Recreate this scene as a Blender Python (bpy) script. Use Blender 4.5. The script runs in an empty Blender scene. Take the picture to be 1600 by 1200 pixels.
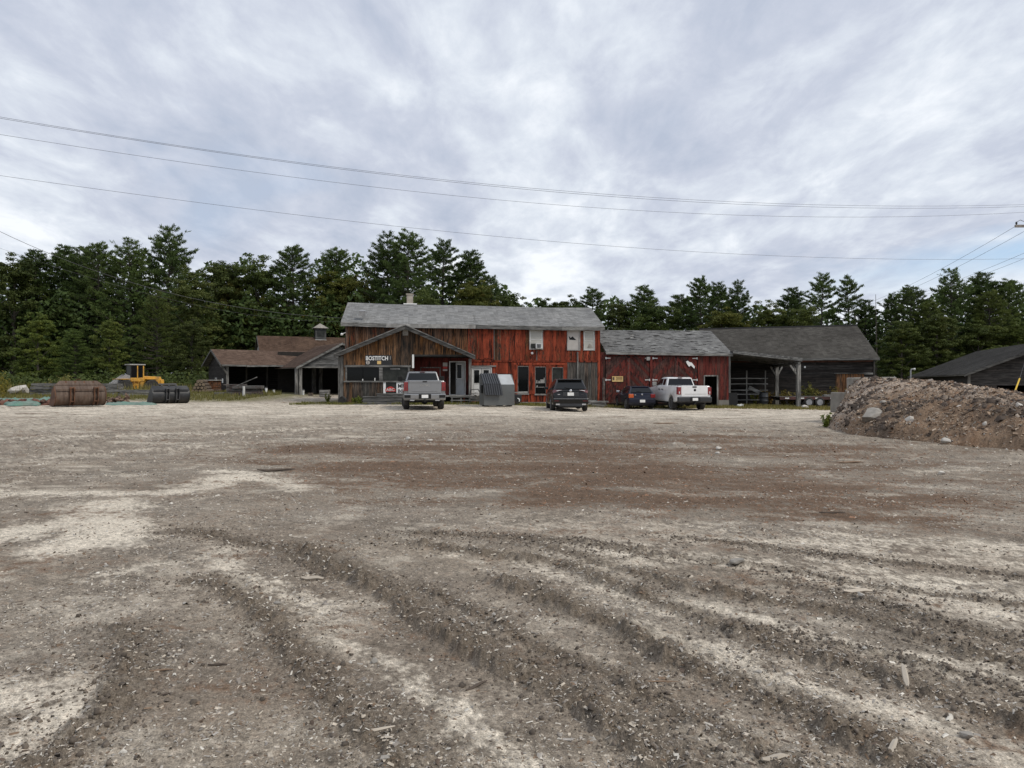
import bpy, math, random
import numpy as np
from mathutils import Vector, Matrix

R = math.radians
SC = bpy.context.scene
COL = SC.collection

# ------------------------------------------------------------------ camera
CAMZ, F, HY = 1.55, 1130.0, 592.0          # eye height (m), focal length (photo px), horizon row
cam_d = bpy.data.cameras.new('camera')
cam_d.sensor_width = 36.0
cam_d.lens = 36.0 * F / 1600.0
cam_d.shift_y = -(600.0 - HY) / 1600.0
cam_d.clip_start = 0.05
cam_d.clip_end = 6000
cam = bpy.data.objects.new('camera', cam_d)
cam.location = (0, 0, CAMZ)
cam.rotation_euler = (R(90), 0, 0)
COL.objects.link(cam)
SC.camera = cam

SUN_EL, SUN_AZ = 48.0, 118.0               # azimuth clockwise from the view direction (+Y)
# ------------------------------------------------------------------ world
wd = bpy.data.worlds.new('World'); SC.world = wd; wd.use_nodes = True
nt = wd.node_tree; nt.nodes.clear()
def wn(t, **k):
    n = nt.nodes.new(t)
    for a, b in k.items(): setattr(n, a, b)
    return n
def wl(a, b): nt.links.new(a, b)
def wmath(op, a, b=None, clamp=False):
    n = wn('ShaderNodeMath', operation=op, use_clamp=clamp)
    for i, v in enumerate((a, b)):
        if v is None: continue
        if hasattr(v, 'is_linked'): wl(v, n.inputs[i])
        else: n.inputs[i].default_value = v
    return n.outputs[0]
def wramp(fac, stops):
    n = wn('ShaderNodeValToRGB'); wl(fac, n.inputs[0])
    e = n.color_ramp.elements
    while len(e) < len(stops): e.new(0.5)
    for i, (p, c) in enumerate(stops):
        e[i].position = p; e[i].color = c if len(c) == 4 else (*c, 1)
    return n.outputs[0]
def wmix(fac, a, b, mode='MIX'):
    n = wn('ShaderNodeMix', data_type='RGBA', blend_type=mode)
    for s, v in ((0, fac), (6, a), (7, b)):
        if hasattr(v, 'is_linked'): wl(v, n.inputs[s])
        elif s == 0: n.inputs[0].default_value = v
        else: n.inputs[s].default_value = (*v, 1)
    return n.outputs[2]
sky = wn('ShaderNodeTexSky', sky_type='NISHITA', sun_disc=False, sun_elevation=R(SUN_EL), sun_rotation=R(SUN_AZ),
         altitude=50, air_density=1.0, dust_density=1.5, ozone_density=1.2)
tc = wn('ShaderNodeTexCoord')
sep = wn('ShaderNodeSeparateXYZ'); wl(tc.outputs['Generated'], sep.inputs[0])
dx, dy, dz = sep.outputs
den = wmath('ADD', wmath('ABSOLUTE', dz), 0.17)
cx, cy = wmath('DIVIDE', dx, den), wmath('DIVIDE', dy, den)
def cloud_vec(sx, sy, rot, off):
    c = wn('ShaderNodeCombineXYZ'); wl(cx, c.inputs[0]); wl(cy, c.inputs[1])
    m = wn('ShaderNodeMapping'); m.inputs['Scale'].default_value = (sx, sy, 1)
    m.inputs['Rotation'].default_value = (0, 0, R(rot)); m.inputs['Location'].default_value = (*off, 0)
    wl(c.outputs[0], m.inputs[0]); return m.outputs[0]
def wnoise(vec, scale, detail, rough, dist=0.0):
    n = wn('ShaderNodeTexNoise'); wl(vec, n.inputs['Vector'])
    n.inputs['Scale'].default_value = scale; n.inputs['Detail'].default_value = detail
    n.inputs['Roughness'].default_value = rough; n.inputs['Distortion'].default_value = dist
    return n.outputs['Fac']
big = wnoise(cloud_vec(1.0, 0.6, 14, (3.1, 1.7)), 1.25, 4, 0.5, 0.4)
puf = wnoise(cloud_vec(1.0, 0.55, 24, (0.4, 5.2)), 4.6, 10, 0.60, 0.35)
fin = wnoise(cloud_vec(1.0, 0.55, -22, (7.7, 2.2)), 10.0, 8, 0.60, 0.3)
tone = wmath('ADD', wmath('ADD', wmath('MULTIPLY', big, 0.46), wmath('MULTIPLY', puf, 0.38)), wmath('MULTIPLY', fin, 0.16))
# the layer seen through its length near the horizon is brighter and whiter
hor = wmath('POWER', wmath('SUBTRACT', 1.0, wmath('ABSOLUTE', dz), clamp=True), 7.0)
tone = wmath('ADD', tone, wmath('MULTIPLY', hor, 0.075))
cloud = wramp(tone, [(0.39, (3.95, 4.42, 5.4)), (0.475, (4.85, 5.22, 6.1)), (0.545, (5.95, 6.38, 7.05)), (0.63, (7.7, 8.0, 8.4))])
# a break in the layer low in the sky (ahead to the right) and thin spots elsewhere
az = wmath('ARCTAN2', dx, dy)
lay = wmath('ADD', wmath('SUBTRACT', dz, wmath('MULTIPLY', az, 0.10)), wmath('MULTIPLY', wmath('SUBTRACT', puf, 0.5), 0.05))
gap = wmath('SUBTRACT', 1.0, wmath('DIVIDE', wmath('ABSOLUTE', wmath('SUBTRACT', lay, 0.081)), 0.034), clamp=True)
azg = wmath('MULTIPLY', wmath('SUBTRACT', az, 0.36), 4.0, clamp=True)
thin = wmath('MULTIPLY', wmath('SUBTRACT', 0.36, big, clamp=True), 2.0, clamp=True)
hole = wmath('ADD', wmath('MULTIPLY', wmath('MULTIPLY', gap, azg), 1.0), thin, clamp=True)
blue = wmix(0.5, sky.outputs[0], (4.9, 6.6, 8.8))
skyc = wmix(hole, cloud, blue)
bg = wn('ShaderNodeBackground'); wl(skyc, bg.inputs[0]); bg.inputs[1].default_value = 0.1
wo = wn('ShaderNodeOutputWorld'); wl(bg.outputs[0], wo.inputs[0])
wd.cycles.sampling_method = 'MANUAL'; wd.cycles.sample_map_resolution = 512

# ------------------------------------------------------------------ sun (thin overcast: weak and very soft)
sl = bpy.data.lights.new('sun', 'SUN'); sl.energy = 1.5; sl.angle = R(14); sl.color = (1.0, 0.93, 0.82)
so = bpy.data.objects.new('sun', sl); COL.objects.link(so)
e, a = R(SUN_EL), R(SUN_AZ)
sdir = Vector((math.cos(e) * math.sin(a), math.cos(e) * math.cos(a), math.sin(e)))
so.rotation_euler = sdir.to_track_quat('Z', 'Y').to_euler()
so.location = sdir * 100

SC.view_settings.view_transform = 'Standard'
SC.view_settings.look = 'None'
SC.view_settings.exposure = 0.33
SC.view_settings.gamma = 1.0
SC.view_settings.use_curve_mapping = False
SC.render.engine = 'CYCLES'
SC.cycles.max_bounces = 6
SC.cycles.diffuse_bounces = 3
SC.cycles.glossy_bounces = 2
SC.cycles.transmission_bounces = 2
SC.cycles.transparent_max_bounces = 4
SC.cycles.use_denoising = True

# ------------------------------------------------------------------ helpers
rng = random.Random(7)
def P(px, py, d): return Vector(((px - 800) / F * d, d, CAMZ - (py - HY) / F * d))
def X(px, d): return (px - 800) / F * d
def Zp(py, d): return CAMZ - (py - HY) / F * d

def smooth(a, b, x):
    t = np.clip((np.asarray(x, float) - a) / (b - a), 0, 1); return t * t * (3 - 2 * t)
def terrain(x, y):
    x = np.asarray(x, float); y = np.asarray(y, float)
    return (-0.30 * smooth(-2, 9, x) * smooth(22, 42, y) - 0.25 * smooth(12, 30, x) * smooth(28, 45, y)
            + 0.35 * smooth(-12, -27, x) * smooth(46, 62, y) + 0.6 * smooth(70, 110, y))
def tz(x, y): return float(terrain(x, y))

def tag(o, label=None, cat=None, group=None, kind=None):
    if label: o['label'] = label
    if cat: o['category'] = cat
    if group: o['group'] = group
    if kind: o['kind'] = kind
    return o
def link(o, parent=None):
    COL.objects.link(o)
    if parent is not None: o.parent = parent
    return o
def empty(name, loc=(0, 0, 0), rz=0.0, parent=None):
    o = bpy.data.objects.new(name, None); o.location = loc; o.rotation_euler = (0, 0, rz)
    o.empty_display_size = 0.2
    return link(o, parent)
def thing(name, label, cat, loc=(0, 0, 0), rz=0.0, group=None):
    return tag(empty(name, loc, rz), label, cat, group)
def set_smooth(me, ang=None):
    me.polygons.foreach_set('use_smooth', [True] * len(me.polygons))
    if ang: me.set_sharp_from_angle(angle=R(ang))
def mesh_obj(name, verts, faces, mat, parent=None, sm=None, loc=None):
    me = bpy.data.meshes.new(name); me.from_pydata(verts, [], faces); me.update()
    if mat: me.materials.append(mat)
    if sm: set_smooth(me, sm)
    o = bpy.data.objects.new(name, me)
    if loc is not None: o.location = loc
    return link(o, parent)
def copy_tree(o, parent=None):
    c = o.copy(); COL.objects.link(c); c.parent = parent
    for ch in list(o.children): copy_tree(ch, c)
    return c
def np_mesh(name, V, Q, mat, parent=None, smoothf=False):
    """V (n,3); Q (m,k) faces all with k corners"""
    V = np.asarray(V, np.float32); Q = np.asarray(Q, np.int32)
    me = bpy.data.meshes.new(name)
    k = Q.shape[1]
    me.vertices.add(len(V)); me.vertices.foreach_set('co', V.ravel())
    me.loops.add(Q.size); me.loops.foreach_set('vertex_index', Q.ravel())
    me.polygons.add(len(Q)); me.polygons.foreach_set('loop_start', np.arange(0, Q.size, k, dtype=np.int32))
    me.polygons.foreach_set('loop_total', np.full(len(Q), k, np.int32))
    if smoothf: me.polygons.foreach_set('use_smooth', np.ones(len(Q), bool))
    me.update(calc_edges=True); me.validate()
    if mat: me.materials.append(mat)
    o = bpy.data.objects.new(name, me)
    return link(o, parent)

class MB:
    """collects simple solids into one mesh"""
    def __init__(s): s.v = []; s.f = []
    def add(s, vs, fs):
        n = len(s.v); s.v += [tuple(v) for v in vs]; s.f += [tuple(i + n for i in f) for f in fs]; return s
    def box(s, x0, x1, y0, y1, z0, z1, rot=None, piv=None):
        vs = [Vector(p) for p in ((x0,y0,z0),(x1,y0,z0),(x1,y1,z0),(x0,y1,z0),(x0,y0,z1),(x1,y0,z1),(x1,y1,z1),(x0,y1,z1))]
        if rot is not None:
            c = Vector(piv) if piv is not None else sum(vs, Vector()) / 8
            vs = [c + rot @ (v - c) for v in vs]
        return s.add(vs, ((0,3,2,1),(4,5,6,7),(0,1,5,4),(1,2,6,5),(2,3,7,6),(3,0,4,7)))
    def hexa(s, p):   # 8 points, bottom ring then top ring
        return s.add(p, ((0,3,2,1),(4,5,6,7),(0,1,5,4),(1,2,6,5),(2,3,7,6),(3,0,4,7)))
    def beam(s, a, b, w, h, up=(0, 0, 1)):
        a, b = Vector(a), Vector(b); d = (b - a).normalized(); u = Vector(up)
        if abs(d.dot(u)) > 0.95: u = Vector((0, 1, 0))
        r = d.cross(u).normalized() * (w / 2); t = r.cross(d).normalized() * (h / 2)
        return s.hexa([a - r - t, a + r - t, b + r - t, b - r - t, a - r + t, a + r + t, b + r + t, b - r + t])
    def tube(s, pts, r, n=8, caps=True):
        pts = [Vector(p) for p in pts]; m = len(pts); base = len(s.v)
        rr = r if isinstance(r, (list, tuple)) else [r] * m
        ref = None
        for i, p in enumerate(pts):
            d = (pts[min(i + 1, m - 1)] - pts[max(i - 1, 0)]).normalized()
            if ref is None:
                ref = Vector((0, 0, 1)) if abs(d.z) < 0.9 else Vector((1, 0, 0))
            u = d.cross(ref).normalized(); ref = u.cross(d).normalized()
            for k in range(n):
                t = 2 * math.pi * k / n
                s.v.append(tuple(p + (math.cos(t) * u + math.sin(t) * ref) * float(rr[i])))
        for i in range(m - 1):
            for k in range(n):
                a, b = base + i * n + k, base + i * n + (k + 1) % n
                s.f.append((a, b, b + n, a + n))
        if caps:
            s.f.append(tuple(base + k for k in reversed(range(n))))
            s.f.append(tuple(base + (m - 1) * n + k for k in range(n)))
        return s
    def lathe(s, prof, axis='x', n=24, c=(0, 0, 0)):
        """prof: list of (along, radius)"""
        base = len(s.v); m = len(prof); c = Vector(c)
        for (t, r) in prof:
            for k in range(n):
                q = 2 * math.pi * k / n
                p = {'x': (t, r * math.cos(q), r * math.sin(q)), 'y': (r * math.cos(q), t, r * math.sin(q)),
                     'z': (r * math.cos(q), r * math.sin(q), t)}[axis]
                s.v.append(tuple(c + Vector(p)))
        for i in range(m - 1):
            for k in range(n):
                a, b = base + i * n + k, base + i * n + (k + 1) % n
                s.f.append((a, b, b + n, a + n))
        s.f.append(tuple(base + k for k in reversed(range(n)))); s.f.append(tuple(base + (m - 1) * n + k for k in range(n)))
        return s
    def prism(s, poly, x0, x1):
        """poly in (y,z), extruded along x"""
        n = len(poly)
        vs = [(x0, y, z) for y, z in poly] + [(x1, y, z) for y, z in poly]
        return s.add(vs, [tuple(range(n - 1, -1, -1)), tuple(range(n, 2 * n))] + [(i, (i + 1) % n, n + (i + 1) % n, n + i) for i in range(n)])
    def build(s, name, mat, parent=None, sm=None, loc=None): return mesh_obj(name, s.v, s.f, mat, parent, sm, loc)

def text_mesh(name, txt, size, mat, parent, loc, rot=(R(90), 0, 0), depth=0.01, bold=0.0, align='LEFT', sx=1.0):
    cu = bpy.data.curves.new(name, 'FONT'); cu.body = txt; cu.size = size; cu.extrude = depth; cu.offset = bold
    cu.align_x = align; cu.resolution_u = 3
    t = bpy.data.objects.new(name, cu); COL.objects.link(t)
    bpy.context.view_layer.update()
    me = bpy.data.meshes.new_from_object(t.evaluated_get(bpy.context.evaluated_depsgraph_get()))
    bpy.data.objects.remove(t); bpy.data.curves.remove(cu)
    me.materials.clear(); me.materials.append(mat)
    o = bpy.data.objects.new(name, me); o.location = loc; o.rotation_euler = rot; o.scale = (sx, 1, 1)
    return link(o, parent)

# ---- numpy gradient noise
def _h(ix, iy, seed):
    n = (ix.astype(np.int64) * 374761393 + iy.astype(np.int64) * 668265263 + seed * 974711) & 0xffffffff
    n = ((n ^ (n >> 13)) * 1274126177) & 0xffffffff
    n = ((n ^ (n >> 16)) * 2246822519) & 0xffffffff
    return (n ^ (n >> 15)) & 0xffff
def gnoise(x, y, seed=0):
    x = np.asarray(x, float); y = np.asarray(y, float)
    xi, yi = np.floor(x), np.floor(y); xf, yf = x - xi, y - yi
    u, v = xf * xf * xf * (xf * (xf * 6 - 15) + 10), yf * yf * yf * (yf * (yf * 6 - 15) + 10)
    def g(ox, oy):
        a = _h(xi + ox, yi + oy, seed) * (2 * np.pi / 65536.0)
        return np.cos(a) * (xf - ox) + np.sin(a) * (yf - oy)
    n0 = g(0, 0) * (1 - u) + g(1, 0) * u; n1 = g(0, 1) * (1 - u) + g(1, 1) * u
    return (n0 * (1 - v) + n1 * v) * 1.5
def fbm(x, y, oct=4, seed=0, gain=0.5):
    s = 0; a = 1.0; f = 1.0; t = 0
    for i in range(oct):
        s = s + a * gnoise(x * f, y * f, seed + i * 17); t += a; a *= gain; f *= 2.03
    return s / t

# ------------------------------------------------------------------ materials
def srgb(r, g, b):
    f = lambda c: (c / 255 / 12.92) if c / 255 <= 0.04045 else ((c / 255 + 0.055) / 1.055) ** 2.4
    return (f(r), f(g), f(b))
class MT:
    def __init__(s, name):
        s.m = bpy.data.materials.new(name); s.m.use_nodes = True; s.t = s.m.node_tree
        s.b = s.t.nodes['Principled BSDF']; s.o = s.t.nodes['Material Output']
    def n(s, t, **k):
        n = s.t.nodes.new(t)
        for a, b in k.items(): setattr(n, a, b)
        return n
    def l(s, a, b): s.t.links.new(a, b)
    def put(s, sock, v):
        if hasattr(v, 'is_linked'): s.l(v, sock)
        elif isinstance(v, (tuple, list)) and len(v) == 3 and sock.type == 'RGBA': sock.default_value = (*v, 1)
        else: sock.default_value = v
    def set(s, **k):
        names = {'col': 'Base Color', 'rough': 'Roughness', 'metal': 'Metallic', 'spec': 'Specular IOR Level', 'coat': 'Coat Weight',
                 'coatr': 'Coat Roughness', 'normal': 'Normal', 'trans': 'Transmission Weight', 'alpha': 'Alpha', 'sub': 'Subsurface Weight',
                 'emit': 'Emission Color', 'emits': 'Emission Strength'}
        for a, v in k.items(): s.put(s.b.inputs[names[a]], v)
        return s
    def math(s, op, a, b=None, clamp=False):
        n = s.n('ShaderNodeMath', operation=op, use_clamp=clamp); s.put(n.inputs[0], a)
        if b is not None: s.put(n.inputs[1], b)
        return n.outputs[0]
    def mix(s, fac, a, b, mode='MIX'):
        n = s.n('ShaderNodeMix', data_type='RGBA', blend_type=mode)
        s.put(n.inputs[0], fac); s.put(n.inputs[6], a); s.put(n.inputs[7], b); return n.outputs[2]
    def coord(s, kind='Object', scale=(1, 1, 1), rnd=0.0):
        v = s.n('ShaderNodeTexCoord').outputs[kind]
        m = s.n('ShaderNodeMapping'); m.inputs['Scale'].default_value = scale; s.l(v, m.inputs[0])
        if rnd:
            c = s.n('ShaderNodeCombineXYZ'); q = s.math('MULTIPLY', s.rand(), rnd)
            for i in range(3): s.l(q, c.inputs[i])
            s.l(c.outputs[0], m.inputs['Location'])
        return m.outputs[0]
    def rand(s): return s.n('ShaderNodeObjectInfo').outputs['Random']
    def noise(s, vec, scale=1.0, detail=4, rough=0.55, dist=0.0):
        n = s.n('ShaderNodeTexNoise'); s.l(vec, n.inputs['Vector'])
        n.inputs['Scale'].default_value = scale; n.inputs['Detail'].default_value = detail
        n.inputs['Roughness'].default_value = rough; n.inputs['Distortion'].default_value = dist
        return n.outputs['Fac']
    def ramp(s, fac, stops, interp='LINEAR'):
        n = s.n('ShaderNodeValToRGB'); s.l(fac, n.inputs[0]); e = n.color_ramp.elements; n.color_ramp.interpolation = interp
        while len(e) < len(stops): e.new(0.5)
        for i, (p, c) in enumerate(stops):
            e[i].position = p
            e[i].color = (c, c, c, 1) if isinstance(c, (int, float)) else (*c, 1)
        return n.outputs[0]
    def bump(s, h, strength=0.5, dist=0.01):
        n = s.n('ShaderNodeBump'); n.inputs['Strength'].default_value = strength; n.inputs['Distance'].default_value = dist
        s.l(h, n.inputs['Height']); s.set(normal=n.outputs[0]); return s
    def attr(s, name, typ='GEOMETRY'):
        n = s.n('ShaderNodeAttribute', attribute_name=name, attribute_type=typ); return n

M = {}
def plain(name, col, rough=0.6, metal=0.0, var=0.25, scale=3.0, spec=0.5, coat=0.0, coatr=0.05, bump=0.0, dirt=None, dirtamt=0.4):
    m = MT(name); v = m.coord('Object', (1, 1, 1), 7.0)
    n = m.noise(v, scale, 6, 0.6)
    c = m.mix(1.0, col, m.ramp(n, [(0.3, 1 - var), (0.7, 1 + var)]), 'MULTIPLY')
    if dirt:
        d = m.noise(v, scale * 0.6, 7, 0.65)
        c = m.mix(m.math('MULTIPLY', m.ramp(d, [(0.45, 0.0), (0.65, 1.0)]), dirtamt), c, dirt)
    m.set(col=c, rough=rough, metal=metal, spec=spec, coat=coat, coatr=coatr)
    if bump: m.bump(m.noise(v, scale * 8, 5, 0.6), bump, 0.01)
    M[name] = m.m; return m.m

def wood(name, paint, bare, horizontal=False, scale=1.0):
    """weathered boards; the object's colour gives (paint cover, greyness, lightness)"""
    m = MT(name)
    oi = m.n('ShaderNodeObjectInfo')
    sp = m.n('ShaderNodeSeparateColor'); m.l(oi.outputs['Color'], sp.inputs[0])
    cover, grey, light = sp.outputs
    sc = (0.5, 5, 6) if horizontal else (6, 5, 0.5)
    v = m.coord('Object', tuple(q * scale for q in sc), 60.0)
    streak = m.noise(v, 2.2, 7, 0.62, 0.3)
    fine = m.noise(v, 9.0, 5, 0.6)
    v2 = m.coord('Object', ((0.5, 1, 1.3) if horizontal else (1.3, 1, 0.5)), 9.0)
    blot = m.noise(v2, 1.6, 6, 0.62, 0.4)
    v3 = m.coord('Object', ((2.2, 6, 7) if horizontal else (7, 6, 2.2)), 31.0)
    flake = m.noise(v3, 2.4, 8, 0.68, 0.5)
    d, br, gr = bare
    c1 = m.mix(m.ramp(streak, [(0.40, 0.0), (0.60, 1.0)]), d, br)
    c2 = m.mix(m.ramp(streak, [(0.40, 0.0), (0.64, 1.0)]), tuple(q * 0.35 for q in gr), gr)
    b = m.mix(grey, c1, c2)
    b = m.mix(m.ramp(blot, [(0.52, 0.0), (0.70, 0.75)]), b, tuple(q * 0.55 for q in d))
    pv = m.mix(1.0, paint, m.ramp(m.noise(v2, 3.0, 6, 0.6), [(0.3, 0.62), (0.7, 1.3)]), 'MULTIPLY')
    pv = m.mix(1.0, pv, m.ramp(m.rand(), [(0.0, 0.75), (1.0, 1.2)]), 'MULTIPLY')
    k = m.math('ADD', m.math('ADD', m.math('MULTIPLY', flake, 0.75), m.math('MULTIPLY', blot, 0.45)), m.math('MULTIPLY', streak, 0.35))
    k = m.math('ADD', k, m.math('MULTIPLY', m.math('SUBTRACT', cover, 0.5), 0.62))
    mask = m.ramp(k, [(0.70, 0.0), (0.82, 1.0)])
    grime = m.math('MULTIPLY', m.ramp(m.noise(m.coord('Object', ((0.35, 2.6, 2.6) if horizontal else (2.6, 2.6, 0.35)), 13.0), 1.9, 8, 0.68, 0.3), [(0.51, 0.0), (0.59, 1.0)]), 0.86)
    pv = m.mix(grime, pv, tuple(0.6 * q for q in d))
    c = m.mix(mask, b, pv)
    c = m.mix(1.0, c, m.ramp(fine, [(0.3, 0.72), (0.7, 1.22)]), 'MULTIPLY')
    sc2 = m.n('ShaderNodeVectorMath', operation='SCALE'); m.l(c, sc2.inputs[0]); m.l(m.math('MULTIPLY', light, 2.0), sc2.inputs[3])
    m.set(col=sc2.outputs[0], rough=0.88, spec=0.25)
    m.bump(m.math('ADD', m.math('MULTIPLY', streak, 1.0), m.math('MULTIPLY', fine, 0.5)), 0.55, 0.012)
    M[name] = m.m
BARE = ((0.012, 0.009, 0.007), (0.20, 0.085, 0.034), (0.17, 0.162, 0.148))
wood('wood_red', (0.285, 0.055, 0.026), BARE)
wood('wood_dark_red', (0.15, 0.031, 0.024), ((0.03, 0.014, 0.012), (0.12, 0.035, 0.025), (0.12, 0.075, 0.065)))
wood('wood_brown', (0.20, 0.03, 0.015), ((0.008, 0.0065, 0.005), (0.235, 0.105, 0.034), (0.15, 0.14, 0.125)))
wood('clap_dark', (0.11, 0.05, 0.035), ((0.008, 0.0075, 0.007), (0.034, 0.026, 0.022), (0.085, 0.08, 0.076)), True)
wood('clap_grey', (0.1, 0.05, 0.04), ((0.05, 0.05, 0.05), (0.11, 0.09, 0.08), (0.27, 0.27, 0.265)), True)
wood('beam_grey', (0.1, 0.05, 0.04), ((0.05, 0.047, 0.043), (0.12, 0.095, 0.07), (0.30, 0.29, 0.27)))
wood('beam_grey_h', (0.1, 0.05, 0.04), ((0.05, 0.047, 0.043), (0.12, 0.095, 0.07), (0.28, 0.275, 0.26)), True)
wood('door_orange', (0.20, 0.075, 0.03), ((0.04, 0.025, 0.015), (0.24, 0.105, 0.042), (0.2, 0.17, 0.14)))

def shingle(name, c0, c1, dark, patch=0.0, patchcol=(0.015, 0.014, 0.013), streaks=0.3):
    m = MT(name); v = m.coord('Object')
    g = m.noise(m.coord('Object', (3.2, 7, 7)), 1.3, 3, 0.6)
    cell = m.n('ShaderNodeTexWhiteNoise', noise_dimensions='3D')
    sn = m.n('ShaderNodeVectorMath', operation='SNAP'); m.l(v, sn.inputs[0]); sn.inputs[1].default_value = (0.31, 0.17, 0.4)
    m.l(sn.outputs[0], cell.inputs['Vector'])
    big = m.noise(v, 0.45, 6, 0.6)
    c = m.mix(m.ramp(big, [(0.35, 0.0), (0.65, 1.0)]), c0, c1)
    c = m.mix(1.0, c, m.ramp(cell.outputs['Value'], [(0.0, 0.78), (1.0, 1.22)]), 'MULTIPLY')
    st = m.noise(m.coord('Object', (2.5, 0.35, 0.35)), 1.4, 6, 0.65)
    c = m.mix(m.math('MULTIPLY', m.ramp(st, [(0.48, 0.0), (0.7, 1.0)]), streaks), c, dark)
    c = m.mix(1.0, c, m.ramp(m.noise(v, 60, 2, 0.5), [(0.3, 0.8), (0.7, 1.2)]), 'MULTIPLY')
    if patch:
        pt = m.noise(m.coord('Object', (0.55, 2.6, 2.6)), 1.8, 6, 0.66, 0.3)
        c = m.mix(m.ramp(pt, [(0.62 - patch, 0.0), (0.66 - patch, 1.0)]), c, patchcol)
    m.set(col=c, rough=1.0, spec=0.05); m.bump(g, 0.12, 0.006)
    M[name] = m.m
shingle('roof_light', (0.225, 0.228, 0.228), (0.29, 0.29, 0.285), (0.13, 0.13, 0.13), 0.0, streaks=0.45)
shingle('roof_worn', (0.17, 0.17, 0.168), (0.25, 0.25, 0.245), (0.09, 0.09, 0.09), 0.06, streaks=0.4)
shingle('roof_dark', (0.078, 0.073, 0.066), (0.108, 0.102, 0.092), (0.045, 0.042, 0.038), 0.0)
shingle('roof_brown', (0.108, 0.074, 0.058), (0.150, 0.106, 0.083), (0.07, 0.046, 0.036), 0.0, streaks=0.5)
shingle('roof_brown_dark', (0.085, 0.056, 0.042), (0.12, 0.08, 0.058), (0.05, 0.035, 0.028), 0.0, streaks=0.5)

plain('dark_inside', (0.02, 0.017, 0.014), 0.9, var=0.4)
plain('sheathing', (0.012, 0.010, 0.009), 0.9)
plain('white_paint', (0.62, 0.62, 0.60), 0.55, var=0.12, dirt=(0.3, 0.27, 0.23), dirtamt=0.35)
plain('door_grey', (0.42, 0.44, 0.45), 0.5, var=0.1, dirt=(0.25, 0.23, 0.2), dirtamt=0.3)
plain('bright_white', (0.8, 0.8, 0.78), 0.5, var=0.05)
plain('blind', (0.42, 0.41, 0.37), 0.6, var=0.08)
plain('trim_grey', (0.36, 0.35, 0.33), 0.8, var=0.3, dirt=(0.12, 0.11, 0.1), dirtamt=0.6)
plain('concrete', (0.235, 0.218, 0.188), 0.9, var=0.25, bump=0.4, dirt=(0.15, 0.13, 0.11))
plain('chimney_block', (0.36, 0.32, 0.27), 0.9, var=0.25, bump=0.4)
plain('rock_grey', (0.27, 0.25, 0.22), 0.9, var=0.35, bump=0.6, scale=4)
plain('rock_white', (0.52, 0.49, 0.44), 0.85, var=0.2, bump=0.5, scale=4, dirt=(0.3, 0.24, 0.18))
plain('black_metal', (0.017, 0.018, 0.020), 0.5, var=0.4, scale=1.5, dirt=(0.09, 0.085, 0.08), dirtamt=0.55)
plain('grey_metal', (0.30, 0.30, 0.30), 0.5, 0.3, var=0.3)
plain('dumpster_grey', (0.125, 0.133, 0.133), 0.5, var=0.18, scale=1.2, dirt=(0.1, 0.09, 0.08), dirtamt=0.3)
plain('plastic_black', (0.028, 0.030, 0.034), 0.45, var=0.25, scale=2)
plain('rubber', (0.021, 0.020, 0.019), 0.85, var=0.3, scale=6, dirt=(0.11, 0.1, 0.085), dirtamt=0.35)
plain('chrome', (0.6, 0.6, 0.61), 0.2, 1.0, var=0.1)
plain('rim_grey', (0.33, 0.33, 0.34), 0.35, 0.7, var=0.2)
plain('rim_dark', (0.06, 0.06, 0.065), 0.4, 0.6, var=0.2)
plain('paint_grey', (0.235, 0.24, 0.248), 0.3, 0.25, var=0.04, coat=0.8, dirt=(0.2, 0.18, 0.16), dirtamt=0.12)
plain('paint_black', (0.004, 0.004, 0.0045), 0.3, 0.0, var=0.08, spec=0.3, coat=0.35)
plain('paint_navy', (0.004, 0.006, 0.019), 0.3, 0.0, var=0.08, spec=0.3, coat=0.35)
plain('paint_white', (0.78, 0.78, 0.775), 0.3, 0.0, var=0.03, coat=0.7, dirt=(0.4, 0.37, 0.32), dirtamt=0.18)
plain('lamp_red', (0.21, 0.008, 0.010), 0.15, var=0.1, coat=1.0)
plain('lamp_dark_red', (0.10, 0.008, 0.012), 0.15, var=0.1, coat=1.0)
plain('lamp_red_sunlit', (0.55, 0.10, 0.02), 0.2, var=0.1, coat=1.0)
plain('lamp_clear', (0.55, 0.55, 0.56), 0.15, var=0.1, coat=1.0)
plain('under_black', (0.009, 0.009, 0.009), 0.9)
plain('yellow_paint', (0.60, 0.31, 0.035), 0.5, var=0.25, scale=2.5, dirt=(0.22, 0.14, 0.07), dirtamt=0.6)
plain('tarp_green', (0.095, 0.195, 0.145), 0.55, var=0.3, scale=2, dirt=(0.25, 0.24, 0.2), dirtamt=0.4)
plain('log_bark', (0.10, 0.075, 0.055), 0.95, var=0.4, bump=0.5)
plain('log_end', (0.20, 0.15, 0.10), 0.9, var=0.4)
plain('brick_red', (0.24, 0.075, 0.05), 0.9, var=0.35)
plain('wire_dark', (0.07, 0.07, 0.075), 0.6)
plain('yellow_plastic', (0.7, 0.45, 0.03), 0.5, var=0.1)
plain('sign_yellow', (0.72, 0.50, 0.20), 0.6, var=0.15, dirt=(0.4, 0.25, 0.1))
plain('sign_red', (0.50, 0.045, 0.035), 0.6, var=0.1)
plain('sign_black', (0.015, 0.015, 0.016), 0.6)
plain('paper', (0.45, 0.42, 0.39), 0.8, var=0.1)
plain('pole_wood', (0.24, 0.215, 0.19), 0.9, var=0.35, bump=0.4, scale=5)
plain('green_tank', (0.16, 0.2, 0.14), 0.6)

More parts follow.
